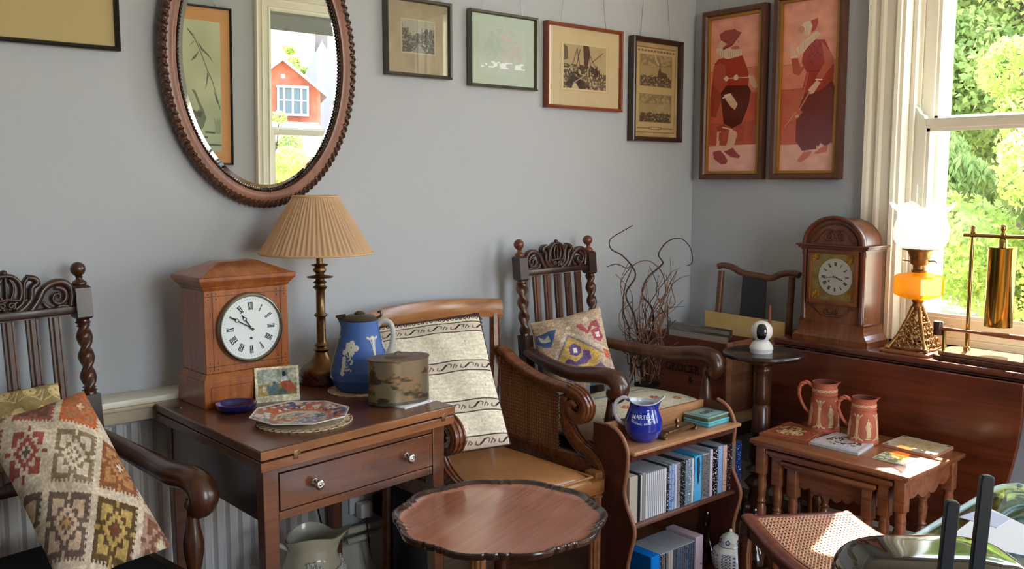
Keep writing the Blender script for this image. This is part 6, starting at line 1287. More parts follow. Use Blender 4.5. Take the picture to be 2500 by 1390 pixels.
B().lathe([(.0005,0),(.036,0),(.038,.004),(.037,.010),(.040,.0125),(.040,.018),(.036,.028),(.030,.036),(.024,.042),(.0005,.044)],(0,0,0),48,cap=False).obj('camera_base',MT['wplast'],wc,60)
HM=Matrix.Translation((0,0,.074))@Matrix.Rotation(R(-4),4,'X')@Matrix.Rotation(R(-1),4,'Z'); B().sphere((0,0,0),.037,24,HM).obj('camera_head',MT['wplast'],wc,180); chd=[o for o in wc.children if o.name.startswith('camera_head')][0]
def lens_face(name,ra,rb,off,m,y0):
    b=B(); vs=[];N=40;K=8
    for k in range(K+1):
        for j in range(N):
            t=2*PI*j/N; c,s_=math.cos(t),math.sin(t); x=ra*k/K*math.copysign(abs(c)**.75,c); z=rb*k/K*math.copysign(abs(s_)**.75,s_); vs.append((x,-math.sqrt(max(0,(.037+off)**2-x*x-z*z)),z))
    b.add(vs,[(k*N+j,k*N+(j+1)%N,(k+1)*N+(j+1)%N,(k+1)*N+j) for k in range(K) for j in range(N)],HM); return b.obj(name,m,chd,180)
lens_face('face_surround',.0195,.031,.0010,MT['wplast'],0); lens_face('dark_face',.0165,.028,.0020,MT['gblack'],0)
B().lathe([(.009,0),(.0095,.002),(.006,.003),(.0005,.0015)],(0,0,0),24,HM@Matrix.Translation((0,-.0378,-.004))@Matrix.Rotation(PI/2,4,'X')).obj('lens',MT['black'],chd,60)
wc.scale=(1.1,1.1,1.1)
# ======================= gate-leg table =======================
GZ=.735; GX0,GX1=3.195,3.405; GY1=2.10; GY0=.55
gl=thing('gateleg_table','long mahogany gateleg table with its leaf hanging down in front of the window','table',(GX0,GY0,0))
gx=lambda x:x-GX0; gy=lambda y:y-GY0
B().b2((0,0,GZ-.022),(GX1-GX0,GY1-GY0,GZ),bev=.004).obj('table_top',wood('table top mahogany',(80,38,26),(120,66,44),'y',8,.22,.6),gl)
B().b2((-.004,.02,GZ-.028),(.012,GY1-GY0-.01,GZ-.0225)).obj('rule_joint',MT['dark'],gl)
leaf=[(2.09,.70),(2.09,.12),(1.30,.12),(1.22,.16),(1.16,.25),(1.14,.40),(1.14,.70)] 
q=[(y-GY0,z) for y,z in sp2([(2.09,.20),(2.07,.13),(2.01,.11)],5)]+[(y-GY0,z) for y,z in sp2([(1.42,.11),(1.30,.15),(1.21,.27),(1.165,.45),(1.15,.58),(1.15,.704)],6)]+[(gy(2.09),.704)]
B().prism(q,-.021,-.003,ax='x').obj('hanging_leaf',MT['mahogf'],gl,30,bev=.004)
for y in (1.93,1.42): b=B(); b.b2((-.012,gy(y)-.02,GZ-.034),(-.001,gy(y)+.02,GZ-.029)); b.obj('hinge',MT['brassd'],gl)
B().b2((.03,.08,.60),(GX1-GX0-.02,GY1-GY0-.08,.712)).obj('frieze',MT['mahogd'],gl)
for y in (.11,GY1-GY0-.11):
    for x in (.045,GX1-GX0-.035): B().lathe([(.02,0),(.024,.01),(.014,.05),(.018,.1),(.024,.13),(.02,.16),(.015,.2),(.021,.42),(.014,.44),(.024,.46),(.024,.60)],(x,y,0),20).obj('leg',MT['mahogd'],gl,60)
# arched bracket clock
kx,ky=3.235,1.878; c2=thing('arched_clock','arched carved walnut bracket clock with a square brass and silver dial on the gateleg table','clock',(kx,ky,GZ+.0005),0)
c2.rotation_euler=(0,0,-PI/2) # front looks to -x: local x runs towards -y
WK=wood('clock walnut',(92,46,22),(138,80,42),'z',8,.3,.35); WKd=wood('clock carved walnut',(78,38,20),(112,60,32),'z',8,.35,.3); dep=.150
b=B(); hw=.158
b.add([(-hw,-.005,0),(hw,-.005,0),(hw,dep,0),(-hw,dep,0),(-hw,-.005,.02),(hw,-.005,.02),(hw,dep,.02),(-hw,dep,.02)],[(3,2,1,0),(0,1,5,4),(1,2,6,5),(2,3,7,6),(3,0,4,7),(4,5,6,7)])
prv=(hw,.02)
for x,z in ((.149,.028),(.140,.042),(.136,.055),(.134,.072),(.136,.08)):
    a,c=prv; b.add([(-a,-.005+(hw-a)*.4,c),(a,-.005+(hw-a)*.4,c),(a,dep,c),(-a,dep,c),(-x,-.005+(hw-x)*.4,z),(x,-.005+(hw-x)*.4,z),(x,dep,z),(-x,dep,z)],[(0,1,5,4),(1,2,6,5),(2,3,7,6),(3,0,4,7),(4,5,6,7)]); prv=(x,z)
b.obj('plinth',WK,c2,30)
B().b2((-.125,.012,.08),(.125,dep-.004,.362)).obj('case',WK,c2)
for s_ in (-1,1):
    b=B(); b.lathe([(.011,.08),(.014,.088),(.010,.096),(.0095,.335),(.013,.342),(.011,.352),(.013,.36)],(s_*.121,.010,0),20); b.obj('column',WKd,c2,60)
b=B()
for x0,x1,z0,z1 in ((-.105,-.090,.165,.345),(.090,.105,.165,.345),(-.105,.105,.150,.165),(-.105,.105,.345,.36)): b.b2((x0,-.002,z0),(x1,.012,z1),bev=.002)
b.obj('dial_frame',WK,c2)
b=B(); b.b2((-.152,-.012,.372),(.152,dep+.004,.380),bev=.002); b.b2((-.145,-.006,.364),(.145,dep,.372),bev=.002); b.b2((-.135,0,.357),(.135,dep-.002,.364)); b.obj('cornice',WKd,c2)
N=28; arc=[(.118*math.cos(PI*k/N),.380+.098*math.sin(PI*k/N)) for k in range(N+1)]
B().prism(arc,.012,dep,ax='y').obj('arched_top',WK,c2,30)
b=B(); b.ribbon([(x*1.03,.38+(z-.38)*1.04) for x,z in arc],.008,.016,M=Matrix.Translation((0,.008,0))); b.ribbon([(x*.80,.38+(z-.38)*.80) for x,z in arc],.003,.004,M=Matrix.Translation((0,.010,0))); b.obj('arch_moulding',WKd,c2,60)
b=B(); T_=Matrix.Translation((0,.011,0))
for s_ in (-1,1): b.ribbon([(s_*x,z) for x,z in spiral(.026,.41,.020,.004,PI/2,1.5)],.0035,.004,M=T_); b.ribbon([(s_*x,z) for x,z in sp2([(.0,.43),(.03,.436),(.055,.42),(.07,.398),(.085,.388)])],.003,.004,M=T_)
b.obj('carved_tympanum',WKd,c2,60)
b=B()
for s_ in (-1,1): b.ribbon([(s_*x,z) for x,z in spiral(.018,.122,.013,.003,R(200),1.4)],.003,.004,M=T_); b.ribbon([(s_*x,z) for x,z in sp2([(.0,.105),(.03,.104),(.055,.118),(.075,.138),(.09,.138)])],.004,.004,M=T_)
b.obj('carved_apron',WKd,c2,60)
B().b2((-.090,.008,.165),(.090,.012,.345)).obj('dial_plate',plain('brass dial plate',(150,130,78),.4,.7,c2=(176,156,104),vscale=30),c2)
b=B(); r=random.Random(1)
for sx in (-1,1):
    for sz in (-1,1):
        for k in range(9): a=r.uniform(0,PI/2); q=r.uniform(.0,.03); b.tube([(sx*(.078-q*math.cos(a)+.006*math.cos(w)),.0068,.255+sz*(.078-q*math.sin(a))+.006*math.sin(w)) for w in [2*PI*j/10 for j in range(10)]],.0014,5,closed=True)
b.obj('gilt_spandrels',plain('gilt spandrels',(196,140,50),.3,.9),c2,60)
D2=Matrix.Translation((.012,.0045,.257))@Matrix.Rotation(PI/2,4,'X'); 
dl_=dial(c2,None,.070,D2,.014,3.72,44.0,plain('silvered dial',(186,184,174),.4,.2),None,hand=MT['black'])
B().lathe([(.003,.0),(.003,.001),(.0005,.001)],(-.026,-.018,0),12,D2).obj('winding_hole',MT['black'],dl_)
fe=thing('blue_quill','thin turquoise strip sticking up behind the top of the arched clock','ornament',(3.30,1.883,GZ+.478)); B().add([(0,.012,-.012),(0,.006,-.012),(0,-.012,.022),(0,-.018,.021),(.001,.012,-.012),(.001,.006,-.012),(.001,-.012,.022),(.001,-.018,.021)],[(0,1,3,2),(6,7,5,4),(0,2,6,4),(1,5,7,3),(0,4,5,1),(2,3,7,6)]).obj('strip',plain('turquoise plastic',(90,190,206),.4),fe)
# small things lying on the table
def pxq(qs,z): return [Zp(x,y,z) for x,y in qs]
def flat(name,label,cat,qs,z,th,m,cv=None,top='top_face',group=None,pm=P['flat'],rest=True):
    c=[Vector((p.x,p.y,0)) for p in pxq(qs,z)]; o=sum(c,Vector())/4; t=thing(name,label,cat,(o.x,o.y,z),0,group); q=[p-o for p in c]
    area=sum(q[i].x*q[(i+1)%4].y-q[(i+1)%4].x*q[i].y for i in range(4)); b=B(); vs=[(p.x,p.y,0) for p in q]+[(p.x,p.y,th) for p in q]; b.add(vs,[(3,2,1,0),(4,5,6,7),(0,1,5,4),(1,2,6,5),(2,3,7,6),(3,0,4,7)]); b.obj('slab',m,t,None,bev=.001)
    if cv is not None: # qs order: far-left, far-right, near-right, near-left as seen
        A,Bq,Cq,D=q; surf(top,cv.w,cv.h,lambda U,V:tuple((D[k]*(1-U)*(1-V)+Cq[k]*U*(1-V)+Bq[k]*U*V+A[k]*(1-U)*V) *.985+(th+.0005 if k==2 else 0) for k in range(3)),cv.col,pm,t)
    return t
t=flat('brass_coaster','small gilt patterned tray lying left of the arched clock','tray',[(1925,800),(1975,806),(1985,818),(1930,812)],GZ,.004,plain('gilt tray',(128,98,50),.4,.6,c2=(176,146,84),vscale=60))
t=flat('paper_sheet','sheet of grey paper lying on the gateleg table in front of the arched clock','paper',[(2003,812),(2100,826),(2150,842),(1990,818)],GZ,.0012,plain('grey paper',(186,184,180),.7))
sp=thing('spectacles','thin wire spectacles lying on the table right of the arched clock','spectacles',tuple(Zp(2135,836,GZ))); b=B()
for dx in (-.022,.022): b.tube([(.016*math.sin(a),dx+.019*math.cos(a),.003) for a in [2*PI*k/20 for k in range(20)]],.0009,6,closed=True)
b.tube([(0,-.004,.004),(0,.004,.004)],.0009,6); b.obj('wire_rims',MT['lead'],sp)
# oil lamp on its board
OX,OY=3.31,1.575; ob=thing('wooden_stand','small square wooden board under the oil lamp','board',(OX-.005,OY,GZ)); B().b2((-.085,-.09,0),(.075,.095,.012),bev=.003).obj('board',MT['oakr'],ob)
ol=thing('oil_lamp','brass oil lamp with an amber glass font and frilled opal shade by the window','lamp',(OX,OY,GZ+.0125)); OB=plain('gilt bronze casting',(132,98,56),.4,.9,c2=(176,138,84),vscale=50)
# openwork pyramid foot
b=B()
for k in range(4):
    a=k*PI/2+PI/4
    b.tube([(.098*math.cos(a),.098*math.sin(a),.006),(.07*math.cos(a),.07*math.sin(a),.04),(.034*math.cos(a),.034*math.sin(a),.11),(.016*math.cos(a),.016*math.sin(a),.155)],[.009,.006,.007,.008],8)
    b.lathe([(.004,0),(.012,.004),(.010,.012),(.0005,.016)],(.1*math.cos(a),.1*math.sin(a),0),10)
b.obj('foot_ribs',OB,ol,60)
for k in range(4):
    a=k*PI/2; b=B(); M_=Matrix.Rotation(a,4,'Z')
    def fc(u,z): w=.07-(z/.155)*.062; return (w*1.0+.0,u*w,z)
    for i in range(7):
        z=.012+.02*i
        for s_ in (-.6,0,.6):
            if i>4 and s_: continue
            c=fc(s_+.12*math.sin(i*2),z); rr=.011-.0008*i; b.tube([(c[0]+0*w,c[1]+rr*math.cos(w),c[2]+rr*math.sin(w)) for w in [2*PI*j/10 for j in range(10)]],.0032,6,M_,closed=True)
    b.tube([fc(-1,.008),fc(0,.004),fc(1,.008)],.005,6,M_); b.obj('pierced_panel',OB,ol,60)
B().lathe([(.014,.15),(.020,.158),(.016,.168),(.022,.176),(.018,.182)],(0,0,0),24).obj('stem',OB,ol,60)
m,n,l,bb=mat('amber glass'); n.remove(bb); tr=n.new('ShaderNodeBsdfTransparent'); tr.inputs[0].default_value=(.93,.55,.06,1); tl=n.new('ShaderNodeBsdfTranslucent'); tl.inputs[0].default_value=(.95,.5,.04,1); g=n.new('ShaderNodeBsdfGlossy'); g.inputs[1].default_value=.03; m1=n.new('ShaderNodeMixShader'); m1.inputs[0].default_value=.35; m2=n.new('ShaderNodeMixShader'); m2.inputs[0].default_value=.12; l.new(tr.outputs[0],m1.inputs[1]); l.new(tl.outputs[0],m1.inputs[2]); l.new(m1.outputs[0],m2.inputs[1]); l.new(g.outputs[0],m2.inputs[2]); l.new(m2.outputs[0],n['Material Output'].inputs[0])
B().lathe([(.018,.182),(.05,.186),(.078,.196),(.084,.204),(.084,.262),(.078,.270),(.045,.276),(.026,.280)],(0,0,0),12).obj('amber_font',m,ol,20)
B().lathe([(.026,.280),(.028,.288),(.022,.292),(.022,.305),(.032,.312),(.034,.335),(.040,.350),(.042,.358),(.060,.362),(.062,.367),(.040,.366)],(0,0,0),32,cap=False).obj('burner',OB,ol,50)
b=B(); b.tube([(0,.03,.318),(0,.062,.320)],.002,6); b.lathe([(.0005,0),(.009,.002),(.0005,.004)],(0,0,0),8,Matrix.Translation((0,.06,.32))@Matrix.Rotation(-PI/2,4,'X')); b.obj('wick_knob',OB,ol)
b=B(); b.tube(spline([(0,-.03,.322),(0,-.055,.324),(0,-.062,.316)],4),.002,6); b.obj('wick_lever',OB,ol)
m,n,l,bb=mat('opal frosted glass'); n.remove(bb); tr=n.new('ShaderNodeBsdfTranslucent'); tr.inputs[0].default_value=(.95,.95,.93,1); df=n.new('ShaderNodeBsdfDiffuse'); df.inputs[0].default_value=(.85,.86,.86,1); tp=n.new('ShaderNodeBsdfTransparent'); m1=n.new('ShaderNodeMixShader'); m1.inputs[0].default_value=.5; m2=n.new('ShaderNodeMixShader'); m2.inputs[0].default_value=.22; l.new(df.outputs[0],m1.inputs[1]); l.new(tr.outputs[0],m1.inputs[2]); l.new(m1.outputs[0],m2.inputs[1]); l.new(tp.outputs[0],m2.inputs[2]); l.new(m2.outputs[0],n['Material Output'].inputs[0])
def opal(U,V):
    th=2*PI*U; r=np.interp(V,[0,.06,.2,.45,.7,.85,.95,1],[.058,.078,.092,.094,.083,.084,.098,.108]); w=np.clip((V-.75)/.25,0,1)**1.5; return r*(1+.06*w*np.cos(8*th))*np.cos(th),r*(1+.06*w*np.cos(8*th))*np.sin(th),.366+V*.158+.012*w*np.cos(8*th)
surf('opal_shade',160,48,opal,lambda U,V:np.ones(U.shape+(3,))*0,m,ol,cu=True,smooth=180)
B().lathe([(.022,.366),(.030,.40),(.024,.46),(.021,.52),(.021,.598)],(0,0,0),32,cap=False).obj('glass_chimney',MT['glass'],ol,60)
# dinner gong
gg=thing('dinner_gong','brass shell-case dinner gong hanging in a rod frame on a stepped wooden base','gong',(3.30,1.297,GZ+.0005)); BP=MT['brassp']
def octb(b,hx,hy,c,z0,z1): return b.prism([(-hx+c,-hy),(hx-c,-hy),(hx,-hy+c),(hx,hy-c),(hx-c,hy),(-hx+c,hy),(-hx,hy-c),(-hx,-hy+c)],z0,z1)
octb(B(),.085,.185,.03,0,.016).obj('lower_plinth',MT['dark2'],gg,30,bev=.003); octb(B(),.075,.172,.03,.0162,.030).obj('upper_plinth',plain('polished wood plinth',(120,84,64),.25,coat=.6),gg,30,bev=.003)
for y in (-.10,.10): b=B(); b.tube([(.02,y,.03),(.02,y,.428)],.0075,14); b.lathe([(.012,.0),(.012,.01),(.008,.014)],(.02,y,.03),16); b.lathe([(.007,.0),(.010,.004),(.010,.012),(.0085,.014),(.010,.022),(.004,.028),(.0005,.030)],(.02,y,.44),16); b.obj('upright',BP,gg,60)
b=B(); b.tube([(.02,-.13,.434),(.02,.13,.434)],.0075,14); b.lathe([(.009,0),(.010,.006),(.006,.012),(.011,.02),(.010,.032),(.004,.038)],(.02,0,.438),16); b.lathe([(.014,.396),(.014,.42),(.006,.43)],(.02,0,0),18); b.obj('crossbar',BP,gg,60)
B().lathe([(.043,.125),(.0445,.127),(.0445,.392),(.046,.394),(.046,.398),(.0005,.399)],(.02,0,0),48,cap=False).obj('shell_case',plain('brass shell case',(150,140,70),.16,1),gg,50)
for y in (-.155,.15): b=B(); b.tube([(-.05,y,.03),(-.05,y,.10)],.006,12); b.obj('striker_post',BP,gg,60)
sk_=thing('gong_striker','turned wooden gong striker resting on the two short brass posts','striker',(3.25,1.297,GZ+.107)); b=B(); P_=[(0,.165,0),(0,.14,0),(0,.06,0),(0,-.05,.0),(0,-.14,-.0),(0,-.2,0)]; b.tube(P_,[.006,.007,.005,.009,.010,.006],12); b.obj('handle',MT['oakm'],sk_,60); B().lathe([(.0005,-.024),(.015,-.024),(.017,-.02),(.0155,-.0),(.017,.02),(.015,.024),(.0005,.024)],(0,.172,.0),20,cap=False).obj('striker_head',MT['dark2'],sk_,50)
# ======================= nest of tables =======================
def nest(label,x0,x1,y0,y1,z,open_front=True,scal=(True,True)):
    t=thing('nest_table',label,'table',((x0+x1)/2,(y0+y1)/2,0),0,'nest of tables'); hx,hy=(x1-x0)/2,(y1-y0)/2
    B().b2((-hx,-hy,z-.016),(hx,hy,z),bev=.005).obj('table_top',WNT,t)
    B().b2((-hx+.012,-hy+.012,z-.024),(hx-.012,hy-.012,z-.0163)).obj('top_moulding',WNT,t)
    for sx in (-1,1):
        for sy in (-1,1):
            b=B(); x,y=sx*(hx-.034),sy*(hy-.036); b.box((x,y,z-.024-.05),(.036,.036,.10),bev=.003); zz=z-.124; k=zz/.336
            b.lathe([(.011,0),(.014,.02*k),(.018,.045*k),(.013,.05*k),(.016,.06*k),(.011,.07*k),(.013,.10*k),(.017,.19*k),(.018,.215*k),(.012,.23*k),(.017,.238*k),(.012,.246*k),(.014,.26*k),(.0175,.30*k),(.014,.325*k),(.017,zz)],(x,y,0),20); b.obj('leg',WNT,t,50)
    def apron(a0,a1,c,ax,n=5):
        top=z-.025; pts=[(a0,top),(a1,top)]; N=n*10
        for i in range(N+1):
            u=i/N; a=a1+(a0-a1)*u; w=abs(math.sin(PI*n*u)); pts.append((a,top-.050-.014*w-.018*math.sin(PI*u)**2+(.0)))
        B().prism(pts,c-.006,c+.006,ax=ax).obj('scalloped_apron',WNT,t,30)
    if scal[0]: apron(-hy+.05,hy-.05,-(hx-.034)+.012,'x',6)
    for s_ in (-1,1): apron(-hx+.05,hx-.05,s_*(hy-.034),'y',4)
    return t
WNT=wood('nest table oak',(104,58,34),(156,98,62),'y',8,.3,.35)
NZ=.462
nest('largest table of the nest, carrying the two terracotta jugs and the tiles',2.700,3.095,1.285,1.860,NZ,scal=(False,True))
nest('middle table of the nest, slotted under the largest one',2.715,3.04,1.345,1.805,NZ-.032,scal=(False,False))
nest('smallest table of the nest with a scalloped front apron, innermost of the three',2.725,3.0,1.405,1.750,NZ-.062,scal=(True,False))
def tjug(label,c,R0,H,seed,hang):
    t=thing('terracotta_jug',label,'jug',tuple(c),0,'terracotta jugs'); TC=(178,92,66)
    rr=lambda V:R0*np.interp(V,[0,.02,.06,.10,.3,.6,.72,.76,.80,.95,1],[.98,1.04,1.03,.98,.97,.86,.80,.83,.79,.76,.80]); sa=hang+PI
    o=jasper_body('jug_body',rr,H,TC,(214,184,140),'figures',t,nu=360,nv=180,rel=.0012,rot=seed,top=(.9,sa,.012))
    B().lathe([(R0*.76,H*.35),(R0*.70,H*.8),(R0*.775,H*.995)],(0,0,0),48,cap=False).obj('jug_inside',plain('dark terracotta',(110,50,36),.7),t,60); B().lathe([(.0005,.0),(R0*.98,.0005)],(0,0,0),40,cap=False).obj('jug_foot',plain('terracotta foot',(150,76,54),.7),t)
    hv=Vector((math.cos(hang),math.sin(hang),0)); P_=spline([hv*R0*.78+Vector((0,0,H*.90)),hv*R0*1.15+Vector((0,0,H*.97)),hv*R0*1.55+Vector((0,0,H*.90)),hv*R0*1.62+Vector((0,0,H*.72)),hv*R0*1.35+Vector((0,0,H*.5)),hv*R0*.98+Vector((0,0,H*.36))],8)
    b=B(); nrm=Vector((-hv.y,hv.x,0)); n=len(P_)
    for ph in (0,PI):
        b.tube([p+(nrm*math.cos(i*.55+ph)+(hv*.6+Vector((0,0,.8)))*math.sin(i*.55+ph))*.0038 for i,p in enumerate(P_)],.0052,8)
    b.obj('rope_handle',plain('terracotta',(182,96,70),.65),t,60); return t
vh=lambda c:math.atan2(-c.y,-c.x)-PI/2
j1=Vector((2.985,1.742,NZ)); j2=Vector((2.955,1.575,NZ))
tjug('taller terracotta jug with cream raised figures and a rope handle, the left one',j1,.054,.180,1.0,vh(j1)); tjug('shorter terracotta jug with cream raised figures, the right one in front',j2,.051,.158,.85,vh(j2))
def tile_dragon():
    c=Cv(110,110,(142,70,48)); c.rect(.04,.04,.96,.96,(160,84,58)); c.line([(.06,.06),(.94,.06),(.94,.94),(.06,.94),(.06,.06)],.015,(196,130,90))
    n=vnoise(110,110,7,2); m=(((c.X-.42)/.34)**2+((c.Y-.5)/.3)**2<1)&(n>.33); c.put(m.astype(float),(222,196,140)); c.put((m&(vnoise(110,110,3,4)>.72)).astype(float),(140,80,56)); c.ell(.78,.45,.1,.16,(170,72,48)); return c
def tile_bw():
    c=Cv(110,110,(206,204,206)); c.line([(.06,.06),(.94,.06),(.94,.94),(.06,.94),(.06,.06)],.012,(120,120,124)); n=vnoise(110,110,8,5); n2=vnoise(110,110,4,6); d=((c.X-.5)/.36)**2+((c.Y-.5)/.34)**2
    c.put((d<1).astype(float),(190,188,190)); c.put(((d<1)&(n>.55)).astype(float),(40,40,44)); c.put(((d<1)&(n2>.62)).astype(float),(226,224,224)); return c
def tile_cream():
    c=Cv(120,110,(216,206,184)); c.noise(.05,14,2); c.rect(.12,.14,.88,.86,(214,192,150))
    for x,y in ((.06,.08),(.94,.08),(.06,.92),(.94,.92)): c.ell(x,y,.04,.05,(120,120,104))
    c.put(((vnoise(110,120,5,4)>.75)&(c.X>.2)&(c.X<.8)&(c.Y>.2)&(c.Y<.8)).astype(float),(176,150,110),.6); return c
def coaster():
    c=Cv(90,90,(224,214,186)); n=vnoise(90,90,8,3); c.put(((c.X<.75)&(n>.35)).astype(float),(104,132,74)); c.ell(.42,.5,.22,.24,(206,196,170)); c.put(((c.X<.7)&(vnoise(90,90,4,5)>.7)).astype(float),(150,104,60)); c.line([(.02,.02),(.98,.02),(.98,.98),(.02,.98),(.02,.02)],.03,(196,180,150)); return c
TT=P['glaze']
flat('decorated_tile','rust red tile with a cream lion-like motif at the left end of the nest table','tile',[(1928,1036),(2012,1062),(1975,1088),(1853,1064)],NZ,.011,plain('terracotta slab',(150,84,56),.6),tile_dragon(),pm=TT)
flat('decorated_tile','white tile with a black and grey print in front of the two jugs','tile',[(2042,1062),(2142,1084),(2095,1114),(1972,1084)],NZ,.010,plain('pale slab',(196,196,200),.5),tile_bw(),pm=TT)
flat('decorated_tile','pale cream tile with corner flowers at the right end of the nest table','tile',[(2205,1070),(2328,1098),(2278,1122),(2152,1090)],NZ,.010,plain('terracotta slab edge',(176,120,92),.6),tile_cream(),pm=TT)
flat('picture_coaster','small coaster with a green garden picture near the front corner of the nest table','coaster',[(2162,1104),(2238,1124),(2205,1138),(2128,1120)],NZ,.003,MT['cream'],coaster())
# ======================= cane-seated stool =======================
A=Vector(Zp(1815,1258,.455)); Bq=Vector(Zp(2070,1249,.455)); Cq=Vector(Zp(2200,1312,.435)); D=Vector(Zp(1965,1400,.455)); D=A+(D-A)*1.15; Cq=Cq+(Cq-Bq)*.35; 
o=(A+Bq+Cq+D)/4; so=thing('cane_stool','curved mahogany stool with a sunlit woven cane seat, before the nest of tables','stool',(o.x,o.y,0))
loc=lambda p:Vector((p.x-o.x,p.y-o.y,p.z)); A,Bq,Cq,D=loc(A),loc(Bq),loc(Cq),loc(D)
def sq(u,v,dz=0): # u along A->B, v along A->D, saddle dip
    p=A*(1-u)*(1-v)+Bq*u*(1-v)+Cq*u*v+D*(1-u)*v; p=p.copy(); p.z+=dz-.018*math.sin(PI*v)+.0*u; return p
SW=wood('stool mahogany',(88,38,26),(134,70,48),'x',8,.3,.4)
def rail(f,w=.02,th=.010):
    b=B(); pts=[f(t/16) for t in range(17)]; b.tube(pts,w,10,sc=(.45,1),up=(0,0,1)); return b
rail(lambda t:sq(.04,t,-.004),.020).obj('seat_rail',SW,so,60); rail(lambda t:sq(.97,t,-.004),.017).obj('seat_rail',SW,so,60); rail(lambda t:sq(t,.03,-.004),.015).obj('seat_rail',SW,so,60); rail(lambda t:sq(t,.98,-.004),.016).obj('seat_rail',SW,so,60)
b=B(); vs=[];n_=16
for t in range(n_+1):
    p=sq(-.01,t/n_); q2=sq(-.01,t/n_); dn=.05+.04*math.sin(PI*t/n_)*-.6
    vs+=[(p.x,p.y,p.z-.006),(p.x+.012,p.y+.004,p.z-.006),(p.x+.012,p.y+.004,p.z-dn),(p.x,p.y,p.z-dn)]
b.add(vs,[(k*4+i,k*4+(i+1)%4,k*4+4+(i+1)%4,k*4+4+i) for k in range(n_) for i in range(4)]+[(0,1,2,3),(n_*4+3,n_*4+2,n_*4+1,n_*4)]); b.obj('side_apron',MT['mahogd'],so,30)
# woven cane on the curved seat
b=B(); NU,NV=25,22
def band(f,w):
    pts=[f(t/12) for t in range(13)]; b.tube(pts,w,4,sc=(.35,1),up=(0,0,1),cap=False)
u0,u1,v0,v1=.10,.925,.07,.95
for i in range(NU+1):
    for s_ in (-.12,.12): 
        u=u0+(u1-u0)*(i+s_)/NU; band(lambda t:sq(u,v0+(v1-v0)*t,.002),.0011)
for i in range(NV+1):
    for s_ in (-.12,.12):
        v=v0+(v1-v0)*(i+s_)/NV; band(lambda t:sq(u0+(u1-u0)*t,v,.0027),.0011)
for i in range(-NV,NU):
    c=i+.5; a0,c0=(max(0,c),max(0,-c)); t_=min(NU-a0,NV-c0); band(lambda t:sq(u0+(u1-u0)*(a0+t_*t)/NU,v0+(v1-v0)*(c0+t_*t)/NV,.0036),.0014)
for i in range(1,NU+NV):
    c=i-.5; a0=min(NU,c); c0=c-a0; t_=min(a0,NV-c0); band(lambda t:sq(u0+(u1-u0)*(a0-t_*t)/NU,v0+(v1-v0)*(c0+t_*t)/NV,.0044),.0014)
b.obj('woven_cane',MT['canel'],so,60)
for u,v in ((.02,.04),(.96,.04),(.02,.96),(.96,.96)):
    p=sq(u,v); P_=spline([(p.x,p.y,p.z-.01),(p.x-.01,p.y,p.z-.09),(p.x-.0,p.y+.0,p.z-.2),(p.x+.005,p.y,.12),(p.x-.01,p.y,.001)],5); B().tube(P_,[.022-.0005*k for k in range(len(P_))],10).obj('leg',MT['mahogd'],so,60)
# ======================= glass table, papers, router =======================
GT=.76
pts=[Zp(2205,1322,GT),Zp(2425,1190,GT),Zp(2450,1182,GT),Zp(2485,1180,GT),Zp(2530,1190,GT)]
g=thing('glass_table','clear glass-topped table at the bottom right holding papers and the black router','table',(1.6,.45,0)); 
poly=[(p.x-1.6,p.y-.45) for p in pts]+[(.62,-.05),(.55,-.5),(-.62,-.5),(-.55,.10)]
ref=[(x,y) for x,y in poly]
B().prism(poly,GT-.010,GT).obj('glass_top',MT['gglass'],g,20)
B().tube([(x,y,GT-.005) for x,y in poly],.0055,8,closed=True).obj('glass_edge',plain('green glass edge',(150,160,156),.3),g,60)
ip=[(x*.90-.01,y*.88-.012) for x,y in poly]
b=B(); b.tube([(x,y,GT-.03) for x,y in ip],.010,8,closed=True); b.obj('metal_rail',plain('dark metal rail',(60,62,66),.3,.8),g,60); B().prism([(x*.97,y*.97) for x,y in ip],GT-.047,GT-.041).obj('lower_tray',plain('dark blue-grey tray',(52,64,74),.5),g)
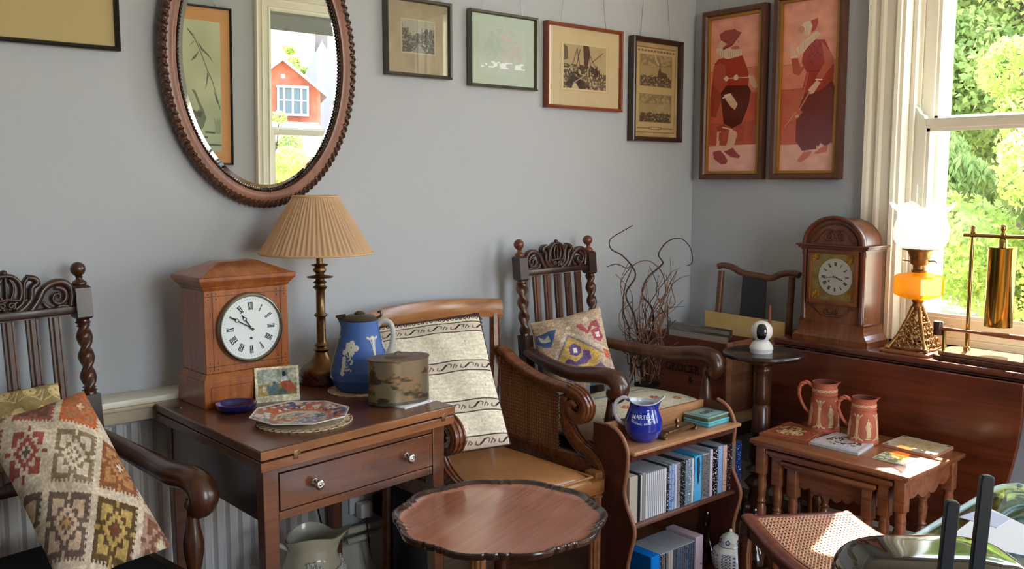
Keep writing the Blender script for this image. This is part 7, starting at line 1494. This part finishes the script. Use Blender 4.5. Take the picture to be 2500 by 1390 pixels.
for x,y in ((-.45,-.4),(.5,-.4),(.35,.08),(-.3,.12)): B().tube([(x,y,GT-.04),(x,y,0)],.012,10).obj('leg',MT['black'],g)
flat('paper_sheet','large white paper sheet lying on the glass table beyond the router','paper',[(2412,1240),(2520,1292),(2520,1362),(2310,1318)],GT+.0006,.0008,MT['paper'])
flat('paper_sheet','pale lavender sheet lying at the far edge of the glass table','paper',[(2400,1242),(2470,1268),(2434,1290),(2340,1264)],GT+.0016,.0008,plain('lavender paper',(186,186,214),.5,coat=.3))
ro=Vector((1.315,.585,GT)); rt=thing('wifi_router','glossy black router with two upright aerials on the glass table','router',tuple(ro),R(-42))
def rbody(U,V):
    th=2*PI*U; c,s_=np.cos(th),np.sin(th); e=.55; k=np.sin(PI/2*V)**.5; z=np.cos(PI/2*V)**.8; return .135*np.sign(c)*np.abs(c)**e*k, .085*np.sign(s_)*np.abs(s_)**e*k, .012+.058*z
surf('router_shell',120,40,rbody,lambda U,V:np.ones(U.shape+(3,))*0,MT['gblack'],rt,cu=True,smooth=180)
B().b2((-.12,-.07,0),(.12,.07,.014),bev=.006).obj('router_base',MT['black'],rt)
def aerial(px0,py0,px1,dep,lab):
    top=Dp(px0,py0,dep); bot=Dp(px1,1400,dep*.985); bot=Vector((top.x,top.y,GT+.012)); 
    return top
for (x,y,dep) in ((2308,1222,1.22),(2391,1160,1.25)):
    tp=Dp(x,y,dep); h=tp.z-(GT+.004); w=33/2270*dep/2
    M_=Matrix.Rotation(YAW-PI/2,4,'Z'); a=B(); pl=[(-w,0),(w,0),(w,h-w*.5),(w*.8,h-w*.12),(w*.3,h),(-w*.3,h),(-w*.8,h-w*.12),(-w,h-w*.5)]
    q=rt.matrix_basis.inverted() if False else None
    a.prism(pl,-.005,.005,ax='y'); ao=a.obj('aerial',plain('aerial black',(22,24,34),.4),rt,30,bev=.0015)
    L_=Matrix.Translation(Vector((tp.x,tp.y,GT+.004))-Vector((0,0,0)))@M_; W_=Matrix.Translation(ro)@Matrix.Rotation(R(-42),4,'Z'); lm=W_.inverted()@L_@Matrix.Rotation(R(3),4,'Y'); ao.matrix_local=lm
